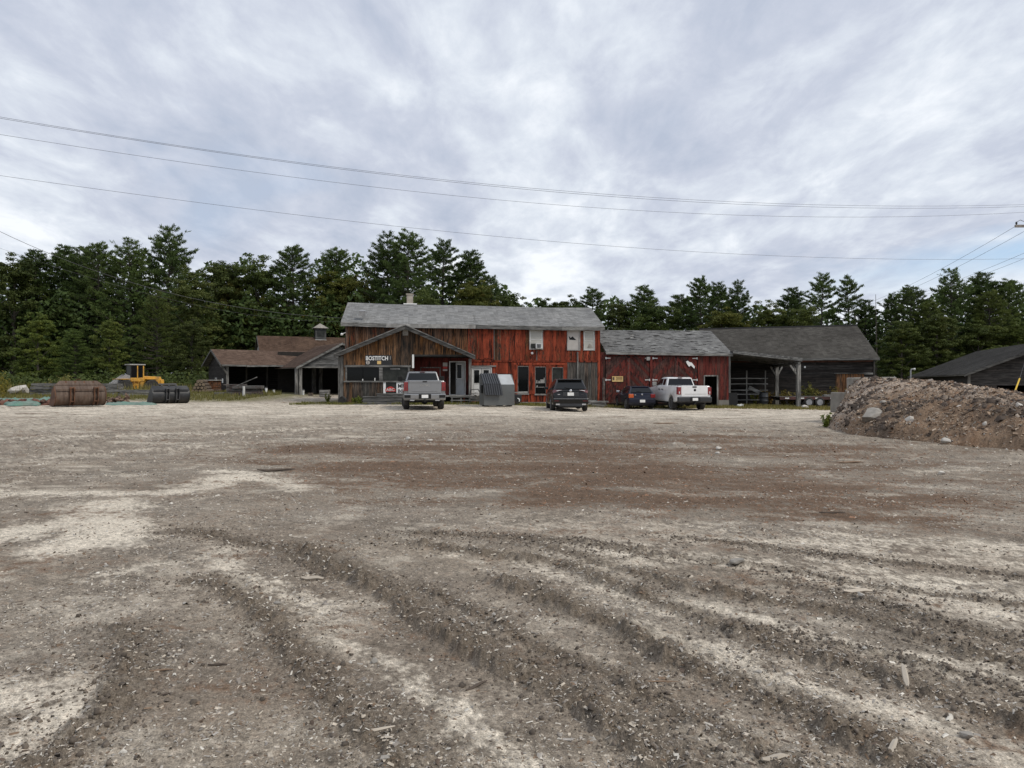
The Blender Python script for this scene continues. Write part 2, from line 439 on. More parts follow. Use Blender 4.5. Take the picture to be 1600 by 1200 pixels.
m = MT('rust_metal'); v = m.coord('Object', (6, 1.2, 1.2)); n1 = m.noise(v, 1.3, 8, 0.68); n2 = m.noise(m.coord('Object'), 2.3, 7, 0.65)
c = m.mix(m.ramp(n1, [(0.35, 0.0), (0.65, 1.0)]), (0.070, 0.044, 0.031), (0.155, 0.112, 0.085))
c = m.mix(m.ramp(n2, [(0.52, 0.0), (0.72, 0.7)]), c, (0.13, 0.055, 0.025))
m.set(col=c, rough=0.75, metal=0.2); m.bump(n2, 0.3, 0.01); M['rust_metal'] = m.m
m = MT('rust_orange'); n2 = m.noise(m.coord('Object'), 3, 7, 0.65)
m.set(col=m.mix(m.ramp(n2, [(0.35, 0.0), (0.65, 1.0)]), (0.055, 0.026, 0.015), (0.14, 0.062, 0.028)), rough=0.85); M['rust_orange'] = m.m

m = MT('window_glass'); n1 = m.noise(m.coord('Object'), 1.1, 3, 0.5)
m.set(col=(0.006, 0.007, 0.007), rough=0.08, spec=0.16); m.bump(n1, 0.06, 0.05); M['window_glass'] = m.m
m = MT('window_dusty'); n1 = m.noise(m.coord('Object'), 2.1, 5, 0.6)
m.set(col=m.mix(m.ramp(n1, [(0.4, 0.0), (0.7, 1.0)]), (0.020, 0.022, 0.020), (0.045, 0.048, 0.043)), rough=0.35, spec=0.2); M['window_dusty'] = m.m
m = MT('car_glass'); m.set(col=(0.010, 0.011, 0.012), rough=0.05, spec=0.4, coat=0.0); M['car_glass'] = m.m

def leaf(name, cols, hueobj=0.35, trans=0.25):
    m = MT(name)
    at = m.attr('tint'); oi = m.n('ShaderNodeObjectInfo')
    n = m.noise(m.coord('Object'), 0.55, 3, 0.5)
    k = m.math('ADD', m.math('MULTIPLY', at.outputs['Fac'], 0.65), m.math('MULTIPLY', n, 0.35))
    c = m.ramp(k, [(0.2, cols[0]), (0.5, cols[1]), (0.85, cols[2])])
    c = m.mix(m.math('MULTIPLY', oi.outputs['Random'], hueobj), c, cols[3])
    sp = m.n('ShaderNodeVectorMath', operation='MULTIPLY'); m.l(c, sp.inputs[0]); m.l(oi.outputs['Color'], sp.inputs[1])
    c = sp.outputs[0]
    m.set(col=c, rough=0.6, spec=0.22)
    tr = m.n('ShaderNodeBsdfTranslucent'); m.l(c, tr.inputs[0])
    mx = m.n('ShaderNodeMixShader'); mx.inputs[0].default_value = trans
    m.l(m.b.outputs[0], mx.inputs[1]); m.l(tr.outputs[0], mx.inputs[2]); m.l(mx.outputs[0], m.o.inputs[0])
    M[name] = m.m
leaf('needles', [(0.042, 0.066, 0.020), (0.090, 0.128, 0.034), (0.165, 0.200, 0.052), (0.084, 0.125, 0.040)])
leaf('leaves', [(0.048, 0.070, 0.019), (0.100, 0.125, 0.030), (0.185, 0.178, 0.046), (0.110, 0.110, 0.032)])
leaf('grass', [(0.075, 0.085, 0.025), (0.15, 0.155, 0.045), (0.30, 0.25, 0.10), (0.2, 0.16, 0.06)])
leaf('weeds', [(0.055, 0.07, 0.022), (0.13, 0.135, 0.04), (0.26, 0.22, 0.075), (0.2, 0.12, 0.04)])
m = MT('bark'); n1 = m.noise(m.coord('Object', (5, 5, 1)), 2, 6, 0.6)
m.set(col=m.mix(n1, (0.035, 0.028, 0.023), (0.11, 0.095, 0.08)), rough=0.95); M['bark'] = m.m
# ================================================================== ground
def G(px, py):
    d = CAMZ * F / (py - HY); return ((px - 800) / F * d, d)
def poly(*pts): return np.array([G(*p) for p in pts])
def pdist(x, y, pl):
    """signed distance to a polyline (+ on the left-hand side of its direction), and the position along it 0..1"""
    best = np.full(x.shape, 1e9); sg = np.zeros(x.shape); tt = np.zeros(x.shape)
    n = len(pl) - 1
    for i in range(n):
        a, b = pl[i], pl[i + 1]; d = b - a; L2 = d @ d
        t = np.clip(((x - a[0]) * d[0] + (y - a[1]) * d[1]) / L2, 0, 1)
        qx, qy = x - a[0] - t * d[0], y - a[1] - t * d[1]
        dd = np.hypot(qx, qy); s = np.sign(d[0] * qy - d[1] * qx)
        m = dd < best; best = np.where(m, dd, best); sg = np.where(m, s, sg); tt = np.where(m, (i + t) / n, tt)
    return best * np.where(sg == 0, 1, sg), tt
# berms thrown up beside the wheel tracks: (line, height, steep width, gentle width)
BERMS = [
    (poly((430, 838), (500, 880), (590, 925), (665, 985), (760, 1040), (850, 1075), (945, 1140), (1060, 1230), (1150, 1320)), 0.105, 0.07, 0.30),
    (poly((740, 895), (830, 935), (960, 985), (1060, 1040), (1140, 1072), (1290, 1145), (1450, 1225), (1600, 1310)), 0.115, 0.08, 0.24),
    (poly((560, 835), (700, 858), (860, 880), (1010, 938), (1130, 985), (1230, 1022), (1400, 1068), (1620, 1145), (1800, 1215)), 0.080, 0.08, 0.20),
    (poly((800, 838), (930, 880), (1060, 918), (1180, 940), (1330, 962), (1480, 1010), (1700, 1075)), 0.062, 0.09, 0.20),
    (poly((1180, 905), (1350, 940), (1500, 985), (1700, 1030)), 0.035, 0.10, 0.16),
    (poly((270, 905), (335, 912), (400, 960), (440, 1010), (500, 1085), (600, 1180), (690, 1290)), 0.085, 0.10, 0.22),
    (poly((170, 965), (205, 1010), (190, 1060), (160, 1110), (100, 1165), (20, 1230)), 0.075, 0.12, 0.20),
    (poly((260, 830), (330, 840), (430, 858), (520, 900)), 0.035, 0.12, 0.22),
    (poly((880, 848), (1050, 872), (1250, 898), (1450, 930), (1700, 962)), 0.028, 0.06, 0.12),
    (poly((1020, 838), (1220, 860), (1420, 884), (1700, 915)), 0.024, 0.06, 0.12),
    (poly((1150, 985), (1300, 1010), (1480, 1050), (1700, 1110)), 0.035, 0.05, 0.10),
    (poly((620, 905), (720, 950), (830, 1010), (950, 1060), (1080, 1130), (1250, 1220)), 0.040, 0.06, 0.14),
    (poly((620, 830), (760, 838), (900, 848), (1000, 862)), 0.03, 0.08, 0.14),
]
SAND = [  # pale fines left in the tracks and where water stood: (line, half width m, strength)
    (poly((20, 838), (90, 822), (160, 790), (172, 845), (95, 856)), 0.42, 1.15),
    (poly((-60, 770), (100, 772), (250, 768), (330, 752)), 0.42, 0.8),
    (poly((260, 770), (330, 757), (375, 742), (455, 752)), 0.34, 1.1),
    (poly((345, 735), (410, 742), (470, 768)), 0.28, 0.9),
    (poly((-100, 730), (80, 715), (260, 700), (420, 690)), 0.7, 0.5),
    (poly((-150, 690), (120, 684), (330, 676), (520, 668)), 1.1, 0.55),
    (poly((180, 895), (330, 868), (400, 905), (500, 955), (600, 1025), (690, 1100), (790, 1190), (900, 1290)), 0.20, 0.78),
    (poly((170, 900), (280, 872), (360, 860)), 0.35, 0.6),
    (poly((-40, 1075), (60, 1075), (130, 1090), (60, 1150)), 0.26, 0.8),
    (poly((0, 900), (100, 880), (180, 850)), 0.3, 0.35),
    (poly((900, 1020), (1000, 1075), (1120, 1110), (1250, 1150), (1400, 1215)), 0.06, 0.35),
    (poly((1000, 985), (1120, 1020), (1250, 1075), (1420, 1125), (1640, 1190)), 0.17, 0.85),
    (poly((690, 862), (780, 862), (860, 895), (960, 930), (1080, 968)), 0.15, 0.5),
    (poly((1080, 945), (1230, 985), (1400, 1025), (1650, 1075)), 0.17, 0.85),
    (poly((960, 860), (1160, 890), (1400, 920), (1700, 950)), 0.75, 0.72),
    (poly((860, 825), (1080, 838), (1300, 850), (1750, 870)), 0.8, 0.55),
    (poly((1120, 752), (1280, 752), (1420, 760)), 0.5, 0.55),
    (poly((1440, 735), (1530, 730)), 0.35, 0.5),
]
MULCH = [  # red-brown bark trodden into the yard
    (poly((540, 704), (680, 702), (820, 708), (960, 704)), 2.6, 1.05),
    (poly((620, 735), (820, 737), (1000, 740), (1180, 748)), 2.3, 1.15),
    (poly((880, 776), (1100, 786), (1260, 792), (1420, 786)), 1.1, 1.2),
    (poly((850, 690), (1000, 686), (1150, 690), (1280, 705)), 3.2, 0.75),
    (poly((1250, 735), (1400, 745), (1600, 760)), 1.8, 0.55),
]
def rut_frame(x, y):      # along / across the wheel tracks
    return (x * 0.80 - y * 0.60, x * 0.60 + y * 0.80)
def ground_fields(x, y, detail=True):
    d = np.hypot(x, y)
    near = 1 - smooth(9, 16, d)
    wx = x + 0.16 * fbm(x * 1.3, y * 1.3, 3, 11); wy = y + 0.16 * fbm(x * 1.3 + 9, y * 1.3 + 4, 3, 23)
    wx2 = x + 0.05 * fbm(x * 5, y * 5, 3, 31); wy2 = y + 0.05 * fbm(x * 5 + 7, y * 5, 3, 37)
    h = terrain(x, y) + 0.05 * fbm(x * 0.22, y * 0.22, 3, 3) * smooth(3, 9, d) + 0.02 * fbm(x * 0.9, y * 0.9, 4, 5)
    dark = np.zeros_like(x); rid = np.zeros_like(x)
    lump = fbm(x * 6.5, y * 6.5, 4, 41, 0.6); lump2 = fbm(x * 2.1, y * 2.1, 3, 43); crisp = fbm(x * 21, y * 21, 3, 47, 0.65)
    sel = np.where(d < 16)[0]
    if len(sel):
        X_, Y_ = 0.5 * (wx2 + x)[sel], 0.5 * (wy2 + y)[sel]
        for pl, A, ws, wg in BERMS:
            s, t = pdist(X_, Y_, pl)
            env = smooth(0, 0.10, t) * (1 - smooth(0.93, 1.0, t))
            env = np.where(t > 0.5, 1, env)
            s = s + 0.035 * lump[sel] + 0.02 * crisp[sel]
            ms = smooth(-ws * 0.9, ws * 0.05, s) * np.exp(-np.maximum(s, 0) / (wg * 0.8))
            trough = -0.40 * A * np.exp(-((s + ws * 2.2) / (ws * 1.5)) ** 2)
            am = np.clip(0.55 + 1.3 * lump2[sel] + 1.6 * lump[sel], 0.05, 1.8)
            h[sel] += 0.68 * env * A * (ms * am + trough)
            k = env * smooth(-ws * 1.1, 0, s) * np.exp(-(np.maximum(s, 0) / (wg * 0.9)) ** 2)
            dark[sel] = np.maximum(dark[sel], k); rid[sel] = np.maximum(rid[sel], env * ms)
    if detail:
        h = h + near * (0.012 * fbm(x * 9, y * 9, 3, 51, 0.6) * (0.6 + 3.0 * rid) + 0.007 * fbm(x * 34, y * 34, 3, 53, 0.65) * (0.8 + 3.0 * rid))
        h = h + 0.02 * (1 - near) * fbm(x * 2.2, y * 2.2, 3, 57)
    sand = np.zeros_like(x); mul = np.zeros_like(x); sel2 = np.where(d < 40)[0]
    for lst, acc in ((SAND, sand), (MULCH, mul)):
        for pl, w, s_ in lst:
            q_ = sel2[(np.abs(x[sel2] - pl[:, 0].mean()) < np.ptp(pl[:, 0]) / 2 + 2.2 * w + 1) & (np.abs(y[sel2] - pl[:, 1].mean()) < np.ptp(pl[:, 1]) + 2.2 * w + 1)]
            if not len(q_): continue
            kw = min(2.2, w * 2.5) + 1
            dd, t = pdist(x[q_] + (wx - x)[q_] * kw, y[q_] + (wy - y)[q_] * kw, pl)
            acc[q_] = np.maximum(acc[q_], s_ * np.exp(-(dd / w) ** 2))
    return h, sand, mul, dark, rid
def ground_colour(x, y, sand, mul, dark):
    u, v = rut_frame(x, y); d = np.hypot(x, y)
    f1 = fbm(x * 1.1, y * 1.1, 5, 61, 0.6); f2 = fbm(x * 7, y * 7, 4, 63, 0.62); f3 = fbm(x * 24, y * 24, 3, 65, 0.6)
    st = fbm(u * 1.2, v * 5.0, 4, 67, 0.6)
    fx = fbm(x * 0.35, y * 0.9, 5, 69, 0.62)
    base = np.array([0.258, 0.216, 0.168])[None] * (1 + 0.45 * f1 + 0.5 * f2 + 0.5 * f3)[:, None]
    bl = np.clip(0.5 + 1.3 * fbm(x * 0.55 + 3, y * 0.55, 4, 71), 0, 1)[:, None]
    base = base * (1 - bl) + base * np.array([0.97, 0.99, 1.02]) * bl
    brown = np.clip(0.3 + 1.5 * fbm(x * 0.42 + 8, y * 0.6 + 2, 4, 75), 0, 1)[:, None]
    base = base * (1 - 0.55 * brown) + np.array([0.175, 0.138, 0.105])[None] * 0.55 * brown * (1 + 0.5 * f2[:, None])
    # pale fines
    ff = 0.55 * f2 + 0.45 * f3 + 0.35 * st
    sk = smooth(0.18, 0.92, sand + 1.25 * ff + 0.45 * f1 - 0.06) * 0.94
    road = smooth(27, 33, y - 1.2 * fx * 6) * (1 - smooth(43, 50, y - 3 * np.abs(x) / 40))
    rv = smooth(-0.25, 0.35, fbm(x * 0.5, y * 1.1, 5, 77, 0.65) + 0.25 * f2)
    sk = np.maximum(sk, road * (0.45 + 0.55 * rv))
    far_st = smooth(0.10, 0.42, fbm(x * 0.28, y * 0.75, 5, 79, 0.62)) * smooth(8, 12, d) * smooth(2, -5, x) * 0.62
    sk = np.maximum(sk, far_st)
    track = smooth(-0.05, 0.45, fbm(u * 0.5, v * 2.6, 4, 81, 0.55)) * smooth(3, 5, x + y * 0.2) * (1 - smooth(10, 14, d)) * 0.42
    sk = np.maximum(sk, track * (0.6 + 0.8 * np.clip(f2 + 0.4, 0, 1)))
    sk = np.maximum(sk, smooth(20, 31, d) * (0.36 + 0.55 * np.clip(f2 + 0.7 * f1, -0.6, 1)))
    dust = smooth(0.02, 0.42, fbm(x * 1.3 + 31, y * 1.5, 6, 83, 0.72) + 0.25 * st) * 0.47 * (1 - 0.8 * np.clip(dark, 0, 1))
    sk = np.maximum(sk, dust)
    sandc = np.array([0.64, 0.57, 0.465])[None] * (1 + 0.24 * f2 + 0.26 * f3 + 0.12 * f1)[:, None]
    c = base * (1 - sk[:, None]) + sandc * sk[:, None]
    mk = smooth(0.25, 1.1, mul * 1.0 + 1.5 * fx + 1.2 * f2 + 0.8 * f3 + 0.7 * f1) * 0.92
    mc = np.array([0.122, 0.077, 0.049])[None] * (1 + 0.5 * f2 + 0.5 * f3 + 0.35 * st)[:, None]
    c = c * (1 - mk[:, None]) + mc * mk[:, None]
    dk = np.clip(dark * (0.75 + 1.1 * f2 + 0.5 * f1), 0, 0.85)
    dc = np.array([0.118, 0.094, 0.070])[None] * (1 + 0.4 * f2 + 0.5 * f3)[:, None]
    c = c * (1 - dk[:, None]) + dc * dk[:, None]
    # short turf where nobody drives: beyond the yard on the left and along the building feet
    turf = np.maximum(smooth(47, 52, y + 3 * fx + 0.12 * (x + 25)) * smooth(-15.5, -19, x + 1.2 * f1), smooth(44.5, 46.2, y + 1.4 * fx - 0.06 * x) * smooth(-1, 2, x))
    turf = np.maximum(turf, smooth(42.3, 43.4, y + 0.8 * fx) * smooth(-13.6, -12.2, x + 0.8 * f1) * (1 - smooth(4, 6, x)))
    turf = np.maximum(turf, smooth(66, 74, y))
    tcol = np.array([0.135, 0.125, 0.050])[None] * (1 + 0.5 * f1 + 0.6 * f2)[:, None]
    tk = turf * np.clip(0.8 + 0.8 * f2, 0, 1)
    c = c * (1 - tk[:, None]) + tcol * tk[:, None]
    return np.clip(c, 0.012, 0.75)

m = MT('yard_ground')
at = m.attr('soil'); v = m.coord('Object')
s1 = m.noise(v, 130, 4, 0.65); s2 = m.noise(v, 38, 5, 0.65); s3 = m.noise(m.coord('Object', (1, 1, 1)), 9, 5, 0.6)
c = m.mix(1.0, at.outputs['Color'], m.ramp(s1, [(0.30, 0.48), (0.5, 0.97), (0.70, 1.5)]), 'MULTIPLY')
c = m.mix(1.0, c, m.ramp(s2, [(0.32, 0.62), (0.68, 1.38)]), 'MULTIPLY')
vo = m.n('ShaderNodeTexVoronoi', feature='F1'); vo.inputs['Scale'].default_value = 55; m.l(v, vo.inputs['Vector'])
fleck = m.math('MULTIPLY', m.ramp(vo.outputs['Distance'], [(0.16, 1.0), (0.24, 0.0)]), m.ramp(m.noise(v, 21, 2, 0.5), [(0.55, 0.0), (0.62, 1.0)]))
c = m.mix(m.math('MULTIPLY', fleck, 0.55), c, (0.50, 0.46, 0.40))
m.set(col=c, rough=0.95, spec=0.15)
m.bump(m.math('ADD', m.math('MULTIPLY', s1, 0.5), s2), 0.75, 0.012)
M['yard_ground'] = m.m

OX, OY = 0.0, -1.5
th = np.concatenate([np.linspace(R(-46), R(46), 800, endpoint=False), np.linspace(R(47), R(313), 70, endpoint=False)])
rs = [3.2]
while rs[-1] < 18: rs.append(rs[-1] * 1.0045)
while rs[-1] < 140: rs.append(rs[-1] * 1.013)
while rs[-1] < 4500: rs.append(rs[-1] * 1.4)
rs = np.array(rs)
TT, RR = np.meshgrid(th, rs)
gxv = (OX + RR * np.sin(TT)).ravel(); gyv = (OY + RR * np.cos(TT)).ravel()
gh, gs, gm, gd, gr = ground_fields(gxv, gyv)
gh = np.where(np.hypot(gxv, gyv) > 160, np.minimum(gh, 0.6), gh)
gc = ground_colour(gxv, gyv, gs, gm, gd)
nr, ncol = len(rs), len(th)
I = np.arange(nr * ncol).reshape(nr, ncol); J = np.roll(I, -1, axis=1)
quads = np.stack([I[:-1].ravel(), I[1:].ravel(), J[1:].ravel(), J[:-1].ravel()], 1)[:, ::-1]
ctr = len(gxv)
V = np.column_stack([gxv, gyv, gh]); V = np.vstack([V, [[OX, OY, 0.0]]])
gc = np.vstack([gc, gc[:1]])
me = bpy.data.meshes.new('ground')
tri = np.stack([I[0], np.full(ncol, ctr), J[0]], 1)
tri = tri[:, [0, 2, 1]]
nf = len(quads) + len(tri)
loops = np.concatenate([quads.ravel(), tri.ravel()]).astype(np.int32)
me.vertices.add(len(V)); me.vertices.foreach_set('co', V.astype(np.float32).ravel())
me.loops.add(len(loops)); me.loops.foreach_set('vertex_index', loops)
me.polygons.add(nf)
me.polygons.foreach_set('loop_start', np.concatenate([np.arange(len(quads)) * 4, len(quads) * 4 + np.arange(len(tri)) * 3]).astype(np.int32))
me.polygons.foreach_set('loop_total', np.concatenate([np.full(len(quads), 4), np.full(len(tri), 3)]).astype(np.int32))
me.polygons.foreach_set('use_smooth', np.ones(nf, bool))
me.update(calc_edges=True); me.validate()
ca = me.attributes.new('soil', 'FLOAT_COLOR', 'POINT')
ca.data.foreach_set('color', np.column_stack([gc, np.ones(len(gc))]).astype(np.float32).ravel())
me.materials.append(M['yard_ground'])
ground = link(bpy.data.objects.new('ground', me)); tag(ground, kind='structure')
ground['label'] = 'rutted dirt and gravel yard with pale sandy patches and wood chips'

# ------------------------------------------------------------------ loose wood chips, clods and stones (uncountable)
def set_tint(o, vals, name='tint', per=1):
    a = o.data.attributes.new(name, 'FLOAT', 'POINT'); a.data.foreach_set('value', np.repeat(np.asarray(vals, np.float32), per))
def set_colour(o, cols, per, name='soil'):
    a = o.data.attributes.new(name, 'FLOAT_COLOR', 'POINT')
    c = np.repeat(np.column_stack([cols, np.ones(len(cols))]).astype(np.float32), per, axis=0); a.data.foreach_set('color', c.ravel())
nrg = np.random.default_rng(5)
def rotmats(yaw, pitch, roll):
    cy, sy, cp, sp, cr, sr = np.cos(yaw), np.sin(yaw), np.cos(pitch), np.sin(pitch), np.cos(roll), np.sin(roll)
    M_ = np.empty((len(yaw), 3, 3))
    M_[:, 0] = np.stack([cy * cp, cy * sp * sr - sy * cr, cy * sp * cr + sy * sr], 1)
    M_[:, 1] = np.stack([sy * cp, sy * sp * sr + cy * cr, sy * sp * cr - cy * sr], 1)
    M_[:, 2] = np.stack([-sp, cp * sr, cp * cr], 1)
    return M_
def chip_mesh(name, pos, L, Wd, T, cols, mat, tilt=0.35):
    n = len(pos)
    u = np.array([[-1, -1, -1], [1, -1, -1], [1, 1, -1], [-1, 1, -1], [-1, -1, 1], [1, -1, 1], [1, 1, 1], [-1, 1, 1]], float)
    B = np.repeat(u[None], n, 0) * np.stack([L, Wd, T], 1)[:, None, :] * 0.5
    B[:, :, 1] *= 1 + nrg.uniform(-0.55, 0.3, (n, 8)) * (u[None, :, 0] > 0)
    B[:, :, 0] *= 1 + nrg.uniform(-0.35, 0.1, (n, 8))
    Rm = rotmats(nrg.uniform(0, 6.28, n), nrg.normal(0, tilt, n), nrg.normal(0, tilt, n))
    Vv = np.einsum('nij,nkj->nki', Rm, B) + pos[:, None, :]
    fq = np.array([[4, 5, 6, 7], [0, 1, 5, 4], [1, 2, 6, 5], [2, 3, 7, 6], [3, 0, 4, 7]])
    Q = (np.arange(n)[:, None, None] * 8 + fq[None]).reshape(-1, 4)
    o = np_mesh(name, Vv.reshape(-1, 3), Q, mat)
    set_colour(o, cols, 8)
    return o
m = MT('chip_wood'); at = m.attr('soil'); s1 = m.noise(m.coord('Object', (1, 1, 1)), 70, 3, 0.6)
m.set(col=m.mix(1.0, at.outputs['Color'], m.ramp(s1, [(0.3, 0.75), (0.7, 1.2)]), 'MULTIPLY'), rough=0.9, spec=0.2); M['chip_wood'] = m.m
CH = np.array([[0.50, 0.44, 0.36], [0.38, 0.35, 0.31], [0.27, 0.24, 0.21], [0.20, 0.14, 0.095], [0.12, 0.09, 0.07], [0.60, 0.56, 0.49]])
def flake_mesh(name, pos, L, Wd, T, cols, mat, tilt=0.3):
    """split flakes: a low ridge with two faces and closed ends"""
    n = len(pos); u = np.array([[-1, -1, -1], [1, -1, -1], [1, 1, -1], [-1, 1, -1], [-0.85, 0, 1], [0.85, 0, 1]], float)
    B = np.repeat(u[None], n, 0) * np.stack([L, Wd, T], 1)[:, None, :] * 0.5
    B[:, :, 1] *= 1 + nrg.uniform(-0.6, 0.3, (n, 1)) * (u[None, :, 0] > 0); B[:, 4:, 1] += nrg.uniform(-0.3, 0.3, (n, 1)) * Wd[:, None]
    Rm = rotmats(nrg.uniform(0, 6.28, n), nrg.normal(0, tilt, n), nrg.normal(0, tilt, n))
    Vv = np.einsum('nij,nkj->nki', Rm, B) + pos[:, None, :]
    Q = (np.arange(n)[:, None, None] * 6 + np.array([[0, 1, 5, 4], [2, 3, 4, 5]])[None]).reshape(-1, 4)
    o = np_mesh(name, Vv.reshape(-1, 3), Q, mat); set_colour(o, cols, 6); return o
for nm, n, med, sg, hi, far, lab in (('wood_chips', 165000, 0.0145, 0.42, 0.045, 22, 'fine pale wood chips strewn thickly over the dirt yard'), ('bark_flakes', 6000, 0.026, 0.40, 0.06, 26, 'larger bark flakes and slivers scattered over the dirt yard')):
    dd = np.exp(nrg.uniform(np.log(2.3), np.log(far), n)); xx = nrg.uniform(-1, 1, n) * (0.80 * dd + 0.4)
    dens = 0.50 + 1.1 * fbm(xx * 0.9, dd * 0.9, 3, 91) + 0.5 * fbm(xx * 3, dd * 3, 2, 93)
    h_, s_, m_, k_, r_ = ground_fields(xx, dd)
    dens = np.clip(dens - 0.25 * s_ + 0.45 * k_ + 0.2 * m_, 0.10, 1)
    kp = nrg.uniform(0, 1, n) < dens
    xx, dd, h_, m_, s_ = xx[kp], dd[kp], h_[kp], m_[kp], s_[kp]; n = len(xx)
    L = np.clip(np.exp(nrg.normal(math.log(med), sg, n)) * (0.75 + 0.07 * dd), 0.004, hi * (0.75 + 0.05 * dd))
    Wd = L * np.clip(nrg.normal(0.34, 0.14, n), 0.10, 0.8); T = Wd * nrg.uniform(0.2, 0.5, n)
    pick = nrg.choice(6, n, p=[0.27, 0.24, 0.15, 0.12, 0.10, 0.12])
    cc = CH[pick] * nrg.uniform(0.75, 1.2, (n, 1)); cc = np.where((m_ > 0.5)[:, None] & (nrg.uniform(0, 1, n) < 0.7)[:, None], np.array([[0.20, 0.118, 0.075]]) * nrg.uniform(0.6, 1.7, (n, 1)), cc)
    o = flake_mesh(nm, np.column_stack([xx, dd, h_ + T * 0.35]), L, Wd, T, cc, M['chip_wood'])
    tag(o, lab, 'wood chips', kind='stuff')
# clods along the berms
pts = []
for pl, A, ws, wg in BERMS:
    seg = np.linspace(0, len(pl) - 1.001, 1100)
    i = seg.astype(int); f = (seg - i)[:, None]
    p = pl[i] * (1 - f) + pl[i + 1] * f
    p = p + nrg.normal(0, 1, p.shape) * np.array([[ws * 1.1 + 0.05, ws * 1.1 + 0.05]])
    pts.append(p)
pts = np.vstack(pts); pts = pts[(pts[:, 1] > 2.2)]
h_, s_, m_, k_, r_ = ground_fields(pts[:, 0], pts[:, 1])
n = len(pts); S = np.clip(np.exp(nrg.normal(math.log(0.008), 0.5, n)), 0.004, 0.03)
cc = np.array([[0.150, 0.124, 0.100]]) * nrg.uniform(0.6, 1.5, (n, 1))
o = chip_mesh('soil_clods', np.column_stack([pts, h_ + S * 0.12]), S, S * nrg.uniform(0.6, 1, n), S * nrg.uniform(0.5, 0.9, n), cc, M['chip_wood'], 0.7)
tag(o, 'crumbled dark soil clods along the wheel rut edges', 'soil', kind='stuff')
# sticks and slivers one can pick out
def stick(px, py, ln, yaw, w, colr, name='wood_stick', label='', bend=0.0, up=0.0):
    x, y = G(px, py); z = float(ground_fields(np.array([x]), np.array([y]))[0][0])
    mb = MB(); pts = []
    for t in np.linspace(-0.5, 0.5, 5):
        q = (t * ln * math.cos(yaw) - bend * (t * t) * ln * math.sin(yaw), t * ln * math.sin(yaw) + bend * t * t * ln * math.cos(yaw))
        pts.append((x + q[0], y + q[1], z + w * 0.5 + up * (t + 0.5) * ln + 0.15 * w * math.sin(9 * t)))
    mb.tube(pts, [w * 0.25, w * 0.5, w * 0.55, w * 0.45, w * 0.2], 5)
    o = mb.build(name, colr, None, 50); tag(o, label, 'stick', 'sticks and slivers lying in the yard'); return o
plain('stick_pale', (0.50, 0.44, 0.36), 0.9, var=0.25); plain('stick_dark', (0.085, 0.065, 0.05), 0.9, var=0.3); plain('stick_brown', (0.22, 0.15, 0.10), 0.9, var=0.3)
stick(1414, 1075, 0.10, 1.3, 0.028, M['stick_pale'], label='pale wood sliver standing up in the dark berm at lower right', up=0.8)
stick(1395, 1182, 0.16, 0.9, 0.022, M['stick_pale'], label='pale stick at the bottom edge right of centre')
stick(1212, 1192, 0.13, 0.3, 0.026, M['stick_pale'], label='pale broken stick at the very bottom, right of the centre rut')
stick(585, 1152, 0.18, 0.25, 0.016, M['stick_pale'], label='pale bent sliver near the bottom edge, left of centre', bend=0.5)
stick(745, 1072, 0.16, 0.9, 0.016, M['stick_dark'], label='thin dark twig in the pale track left of the centre berm')
stick(1020, 1072, 0.26, 0.0, 0.008, M['stick_brown'], label='long thin straw lying flat between the centre ruts')
stick(488, 905, 0.17, 0.0, 0.035, M['stick_pale'], label='short pale wood offcut on the pale track, upper left of the berms')
stick(1340, 928, 0.22, 0.1, 0.035, M['stick_pale'], label='pale wood offcut on the tan ground at right')
stick(250, 1052, 0.13, 0.2, 0.012, M['stick_brown'], label='thin bark strip near the left rut')
stick(340, 1040, 0.10, 0.1, 0.014, M['stick_dark'], label='dark bark strip right of the left rut mound')
stick(432, 738, 0.6, 0.35, 0.045, M['stick_dark'], label='dark curved branch on the yard at left, below the pale patch', bend=0.8)
stick(425, 726, 0.5, 0.0, 0.02, M['stick_brown'], label='reddish bark strip behind the dark curved branch')
stick(1040, 662, 0.9, 0.1, 0.04, M['stick_brown'], label='brown board scrap on the gravel beyond the red bark patch')
stick(1300, 804, 0.3, 0.0, 0.02, M['stick_dark'], label='dark wood scrap on the lower right edge of the bark patch')
stick(1330, 722, 0.5, 0.15, 0.04, M['stick_brown'], label='low brown bark lump left of the chip mound foot')

# ------------------------------------------------------------------ rocks
def rock(name, loc, size, mat, label, seed, group=None, flat=0.75, cat='rock', sub=2, rough=0.16):
    r_ = np.random.default_rng(seed)
    import bmesh
    bm = bmesh.new(); bmesh.ops.create_icosphere(bm, subdivisions=sub, radius=0.5)
    pl = [(Vector(r_.normal(0, 1, 3)).normalized(), r_.uniform(0.27, 0.42)) for _ in range(11)]
    for v_ in bm.verts:
        for nrm, dd_ in pl:
            q = v_.co.dot(nrm) - dd_
            if q > 0: v_.co -= nrm * q
        v_.co *= 1 + rough * r_.normal() * 0.25
        v_.co = Vector((v_.co.x * size[0], v_.co.y * size[1], v_.co.z * size[2]))
    me = bpy.data.meshes.new(name); bm.to_mesh(me); bm.free(); me.materials.append(mat); set_smooth(me, 16)
    o = bpy.data.objects.new(name, me); o.location = loc; o.rotation_euler = (0, 0, r_.uniform(0, 6.28))
    link(o); return tag(o, label, cat, group)

